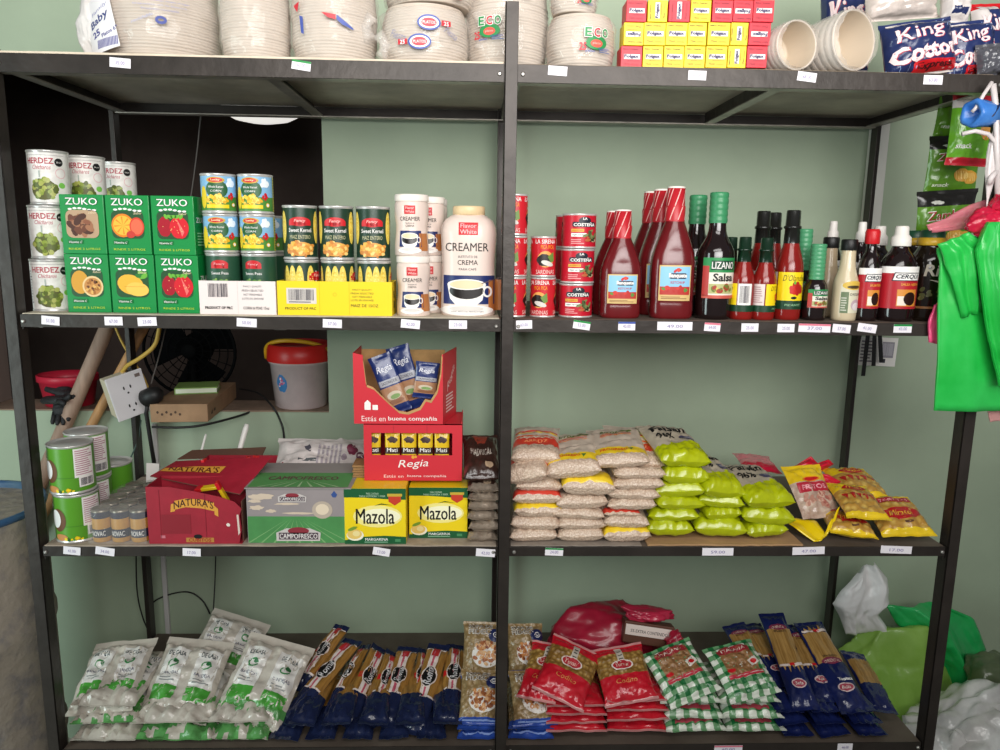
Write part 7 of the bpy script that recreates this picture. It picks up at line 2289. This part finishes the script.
sheet_bag('carrier_bag', 'green carrier bag folded over at the top of the hanging bundle', 'bag',
    [(P(938, 244, YH - .012), P(970, 232, YH - .012)), (P(944, 256, YH - .014), P(985, 246, YH - .014)), (P(952, 282, YH - .014), P(985, 285, YH - .014)), (P(962, 318, YH - .012), P(982, 312, YH - .012))], .003, GBG, nu=16, nv=18, wave=.006, fr=4, seed=9, puff=.004, group='green carrier bags hung on the right post')
RB = shiny('#c41a3c')
crumple('plastic_bag', 'crumpled crimson bag knotted above the hanging green bags', 'bag', (.042, .03, .034), P(986, 222, YH), (0, R(-20), 0), RB, 31, .2, .8, 1.9, group='crimson bags above the green bags')
crumple('plastic_bag', 'crumpled crimson bag at the photo edge above the hanging green bags', 'bag', (.03, .03, .03), P(1003, 206, YH), (0, 0, 0), RB, 33, .2, .8, 1.9, group='crimson bags above the green bags')
sheet_bag('plastic_bag', 'translucent pink plastic bag corner pointing left below the chip bags', 'bag',
    [(P(985, 200, .02), P(1000, 206, .0)), (P(962, 209, .02), P(986, 226, .0)), (P(943, 219, .02), P(962, 230, .01)), (P(926, 225, .02), P(932, 232, .015))], .002, M('#d87a88', .25, coat=.5, alpha=.62, var=.2, vscale=14), nu=12, nv=18, wave=.004, seed=3)
sheet_bag('plastic_bag', 'bright pink bag edge showing left of the hanging green bag', 'bag',
    [(P(934, 305, -.01), P(945, 300, -.01)), (P(928, 322, -.01), P(945, 322, -.01)), (P(928, 342, -.01), P(945, 346, -.01))], .004, M('#e0507c', .3, coat=.3, var=.15, vscale=20), nu=8, nv=10, wave=.003, seed=4)
sheet_bag('plastic_bag', 'pale pink bag corner below the hanging green bag at the photo edge', 'bag',
    [(P(986, 404, .0), P(1010, 404, .0)), (P(988, 414, .0), P(1010, 414, .0)), (P(990, 422, .0), P(1010, 419, .0))], .003, M('#dca09c', .4, var=.15, vscale=20), nu=8, nv=8, wave=.002, seed=6)
# rolled blue bag and white handle loops
BLB = M('#2c6cc0', .35, c2='#4c88d4', vscale=9, coat=.2, bump=.2, bscale=20)
t = thing('bag_roll', 'roll of bright blue plastic bags hanging at the upper right', 'bag roll', P(983, 114, -.02), (R(20), R(-22), R(8)))
t.scale = (.86, .86, .86)
rl = MB()
rl.lathe([(.020, -.036), (.028, -.034), (.031, 0), (.033, .034), (.029, .039), (.020, .036), (.014, .018), (.0001, .012)], BLB, 28, Matrix.Rotation(-PI / 2 * .75, 4, 'Y'), sq=lambda a, z: 1 + .07 * math.sin(5 * a + z * 60))
rl.build('roll', t)
sb = MB(); sb.tube([(-.024, -.014, -.008), (0, -.030, .002), (.022, -.024, .020)], .0022, M('#16244e', .4), 7); sb.build('tie', t)
WHB = M('#e6dcda', .35, coat=.4, alpha=.85, bump=.4, bscale=30)
t = thing('carrier_bag', 'thin white carrier bag with looped handles tied round the top right corner', 'bag', P(990, 150, -.03))
o_ = P(990, 150, -.03)
wb_ = MB()
for pts, r_ in (([P(992, 82, -.03), P(984, 94, -.03), P(976, 108, -.035), P(972, 112, -.03)], .004), ([P(993, 84, -.03), P(996, 110, -.03), P(997, 150, -.03), P(998, 200, -.03)], .006), ([P(962, 134, -.03), P(975, 131, -.035), P(988, 134, -.035), P(995, 142, -.03), P(997, 170, -.03)], .0045), ([P(996, 172, -.03), P(991, 178, -.035), P(989, 184, -.03)], .006)):
    wb_.tube([p - o_ for p in pts], r_, WHB, 8)
wb_.build('handle_loops', t)
def lobe(i, j):
    a, v = 2 * PI * i / 20, j / 10
    k = .012 * math.sin(PI * min(.98, v + .03)) * (1 + .4 * noise.noise(Vector((math.cos(a) * 2, math.sin(a) * 2, v * 4))))
    return (.012 + k * math.cos(a), .006 + k * .5 * math.sin(a), .10 - .19 * v - .03)
wl_ = MB(); wl_.grid(lobe, 20, 10, WHB); wl_.build('bag_body', t)
# strip of chip bags
CHG = M('#5a8a22', .3, coat=.5, var=.12, vscale=14, bump=.2, bscale=24); CHB = M('#1e1c1a', .3, coat=.4, bump=.2, bscale=24); CHR = M('#c02030', .3, coat=.4)
def chips(label, A_, B_, w, seed, kind='z', roll=0):
    l = (B_ - A_).length
    o = thing('chip_bag', label, 'bag of chips', group='green chip bags hanging on the strip')
    g = Bag(w, l, .035, fin=(.006, .008), full=(3.5, 3.5), wr=.0045, seed=seed, side=3)
    g.build('bag', o, (lambda u, v, top: CHB if v > .56 or v < -.92 else CHG) if kind == 'z' else (lambda u, v, top: CHR if v > .7 or v < -.78 else M('#d8d0cc', .3, coat=.4) if v > .52 else M('#6cb02c', .3, coat=.5)), nu=20, nv=26)
    a = Art()
    if kind == 'z':
        a.text('Zambos', w * -.02, l * .17, w * .74, l * .13, WHITE, 1, .06, .15, rot=.06); a.text('Zambos', w * -.02, l * .17, w * .70, l * .11, M('#a81c28', .35), 2, .03, .15, rot=.06)
        a.oval(-w * .2, l * .34, w * .09, l * .025, M('#d0d0c8', .4), 1, wob=.4); a.text('con limon', w * .05, l * .04, w * .5, l * .04, M('#c8d89a', .4), 1)
        for dx, dv in ((.12, -.14), (.30, -.18)):
            a.oval(w * dx, l * dv, w * .16, l * .11, M('#d8a040', .4), 1 + dx, wob=.1)
            for q in range(5):
                a.rect(w * (dx - .12 + .05 * q), w * (dx - .10 + .05 * q), l * (dv - .07), l * (dv + .07), M('#f0cc78', .4), 1.3 + dx, rot=.2)
        a.text('snack', -w * .26, -l * .30, w * .3, l * .06, M('#d8dcc8', .4), 1, .02, .2)
    else:
        a.oval(w * .3, -l * .02, w * .15, l * .14, M('#e08c34', .4), 1); a.oval(w * .3, -l * .02, w * .10, l * .09, M('#eca850', .4), 2); a.text('snack', -w * .2, -l * .25, w * .36, l * .07, WHITE, 1, .02, .2)
    g.print_on(a, o)
    return lie(o, A_, B_, (0, -1, .05), roll)
YS = .22
chips('green chip bag with black top, uppermost of the hanging strip', P(951, 143, YS), P(962, 78, YS + .01), .115, 61)
chips('green chip bag with black top and red lettering, in the middle of the strip', P(945, 196, YS + .005), P(954, 136, YS - .01), .135, 62)
chips('green chip bag with red lettering, lowest, above the brown sauce jugs', P(938, 262, YS), P(944, 190, YS - .012), .150, 63)
chips('light green chip bag with red ends and orange chips, hanging in front', P(963, 167, .12), P(972, 92, .13), .10, 64, 'r', R(-4))
st_ = MB(); st_.tube([P(966, 70, YS + .03), P(958, 140, YS + .03), P(950, 200, YS + .03), P(944, 262, YS + .03)], .0025, M('#e0dcd4', .5), 6)
tag(st_.build('hanging_strip'), 'thin white strip the green chip bags hang from', 'strip')
# notice and cable ties behind the right rear post
pa = P(878, 352, .585)
t = thing('wall_notice', 'white printed paper notice with barcodes taped behind the right rear post', 'paper', (pa.x, .594, pa.z), (0, R(2), 0))
w, h = .125, .088
MB().box(-w / 2, w / 2, -.001, 0, -h / 2, h / 2, WHITE).build('paper', t)
A = Art(); A.rect(w * .12, w * .42, -h * .2, h * .35, M('#9a96a0', .5), 1); A.bars(w * .13, w * .4, -h * .12, h * .3, 16, M('#c8c4cc', .5), 2, 3); A.rect(w * .1, w * .24, -h * .38, -h * .24, INK, 1); A.lines(-w * .4, -w * .05, -h * .4, h * .4, 7, PRINTC, 1)
A.lay(pr := MB(), on_front(0, -.001, 0)); pr.build('print', t)
for i, (xa, ya, yb) in enumerate(((857, 334, 372), (866, 334, 376), (874, 334, 366), (880, 334, 362))):
    a, b = P(xa, ya, .57), P(xa - 2 + i, yb, .568)
    o_ = MB(); o_.box(-.006, .006, -.0015, .0015, -(a - b).length / 2, (a - b).length / 2, BLACK, bev=.0005)
    tag(o_.build('cable_tie', None, (a + b) / 2, (0, R(6 - 5 * i), 0)), 'black strap hanging in front of the white notice, %s from the post' % ORD[i], 'strap', 'black straps by the right rear post')
cdx = P(872, 185, YW).x
cd = MB(); cd.box(cdx - .026, cdx + .026, YW - .022, YW - .0005, 1.47, 2.02, M('#e6e4dc', .5), bev=.003)
tag(cd.build('cable_conduit'), 'wide white cable conduit on the wall behind the right rear post', 'conduit')
# sacks and bags right of the rack
LS = M('#7dab3c', .45, c2='#98c25c', vscale=5, coat=.2, bump=.3, bscale=12)
def sack(d):
    return 1 + .10 * max(0, d.z) 
zf = P(890, 745, .46).z
zl = P(868, 628, .45).z
crumple('plastic_sack', 'big lime green plastic sack leaning on the wall right of the rack', 'sack', (.205, .11, zl * .57), (XP(899, .5, .45), .45, zl * .46), (R(0), R(-16), R(0)), LS, 71, .10, .85, 1.1, sub=5)
WPB = M('#f6f4f2', .35, coat=.3, alpha=.97, bump=.5, bscale=22)
sheet_bag('plastic_bag', 'crumpled white plastic bag standing on top of the lime green sack', 'bag',
    [(P(858, 573, .44), P(874, 562, .44)), (P(841, 588, .44), P(889, 580, .44)), (P(833, 604, .44), P(888, 600, .44)), (P(840, 616, .44), P(876, 612, .44)), (P(846, 634, .44), P(892, 634, .44))], .004, WPB, nu=30, nv=34, wave=.010, fr=3, seed=3, puff=.030)
GB3 = M('#159a48', .3, coat=.4, c2='#2cb862', vscale=6, bump=.25, bscale=14)
sheet_bag('plastic_bag', 'emerald green plastic bag at the wall, behind the right front post', 'bag',
    [(P(889, 607, .46), P(938, 603, .46)), (P(899, 626, .45), P(972, 617, .45)), (P(918, 641, .44), P(987, 650, .44)), (P(938, 664, .42), P(986, 668, .42)), (P(944, 697, .42), P(984, 690, .42))], .004, GB3, nu=30, nv=34, wave=.014, fr=2.5, seed=8, puff=.030)
OLV = M('#4c5a3c', .3, coat=.4, c2='#626e50', vscale=10, bump=.3, bscale=16)
crumple('plastic_bag', 'dark olive plastic bag at the right photo edge, beside the emerald bag', 'bag', (.085, .08, .075), P(992, 676, .36), (0, R(10), 0), OLV, 77, .2, .7, 1.4)
CLB = M('#e6e4e0', .22, coat=.5, c2='#bdbdba', vscale=9, bump=.6, bscale=16, alpha=.93)
crumple('plastic_sack', 'large clear plastic sack standing on the floor in the lower right corner', 'sack', (.22, .15, .20), (W + .26, .17, .19), (0, 0, 0), CLB, 79, .12, .9, 1.7, flat=.93, sub=5)
crumple('plastic_bag', 'crumpled clear plastic bag at the foot of the right front post', 'bag', (.07, .06, .17), P(952, 790, .12), (0, 0, 0), CLB, 81, .2, .7, 1.6)
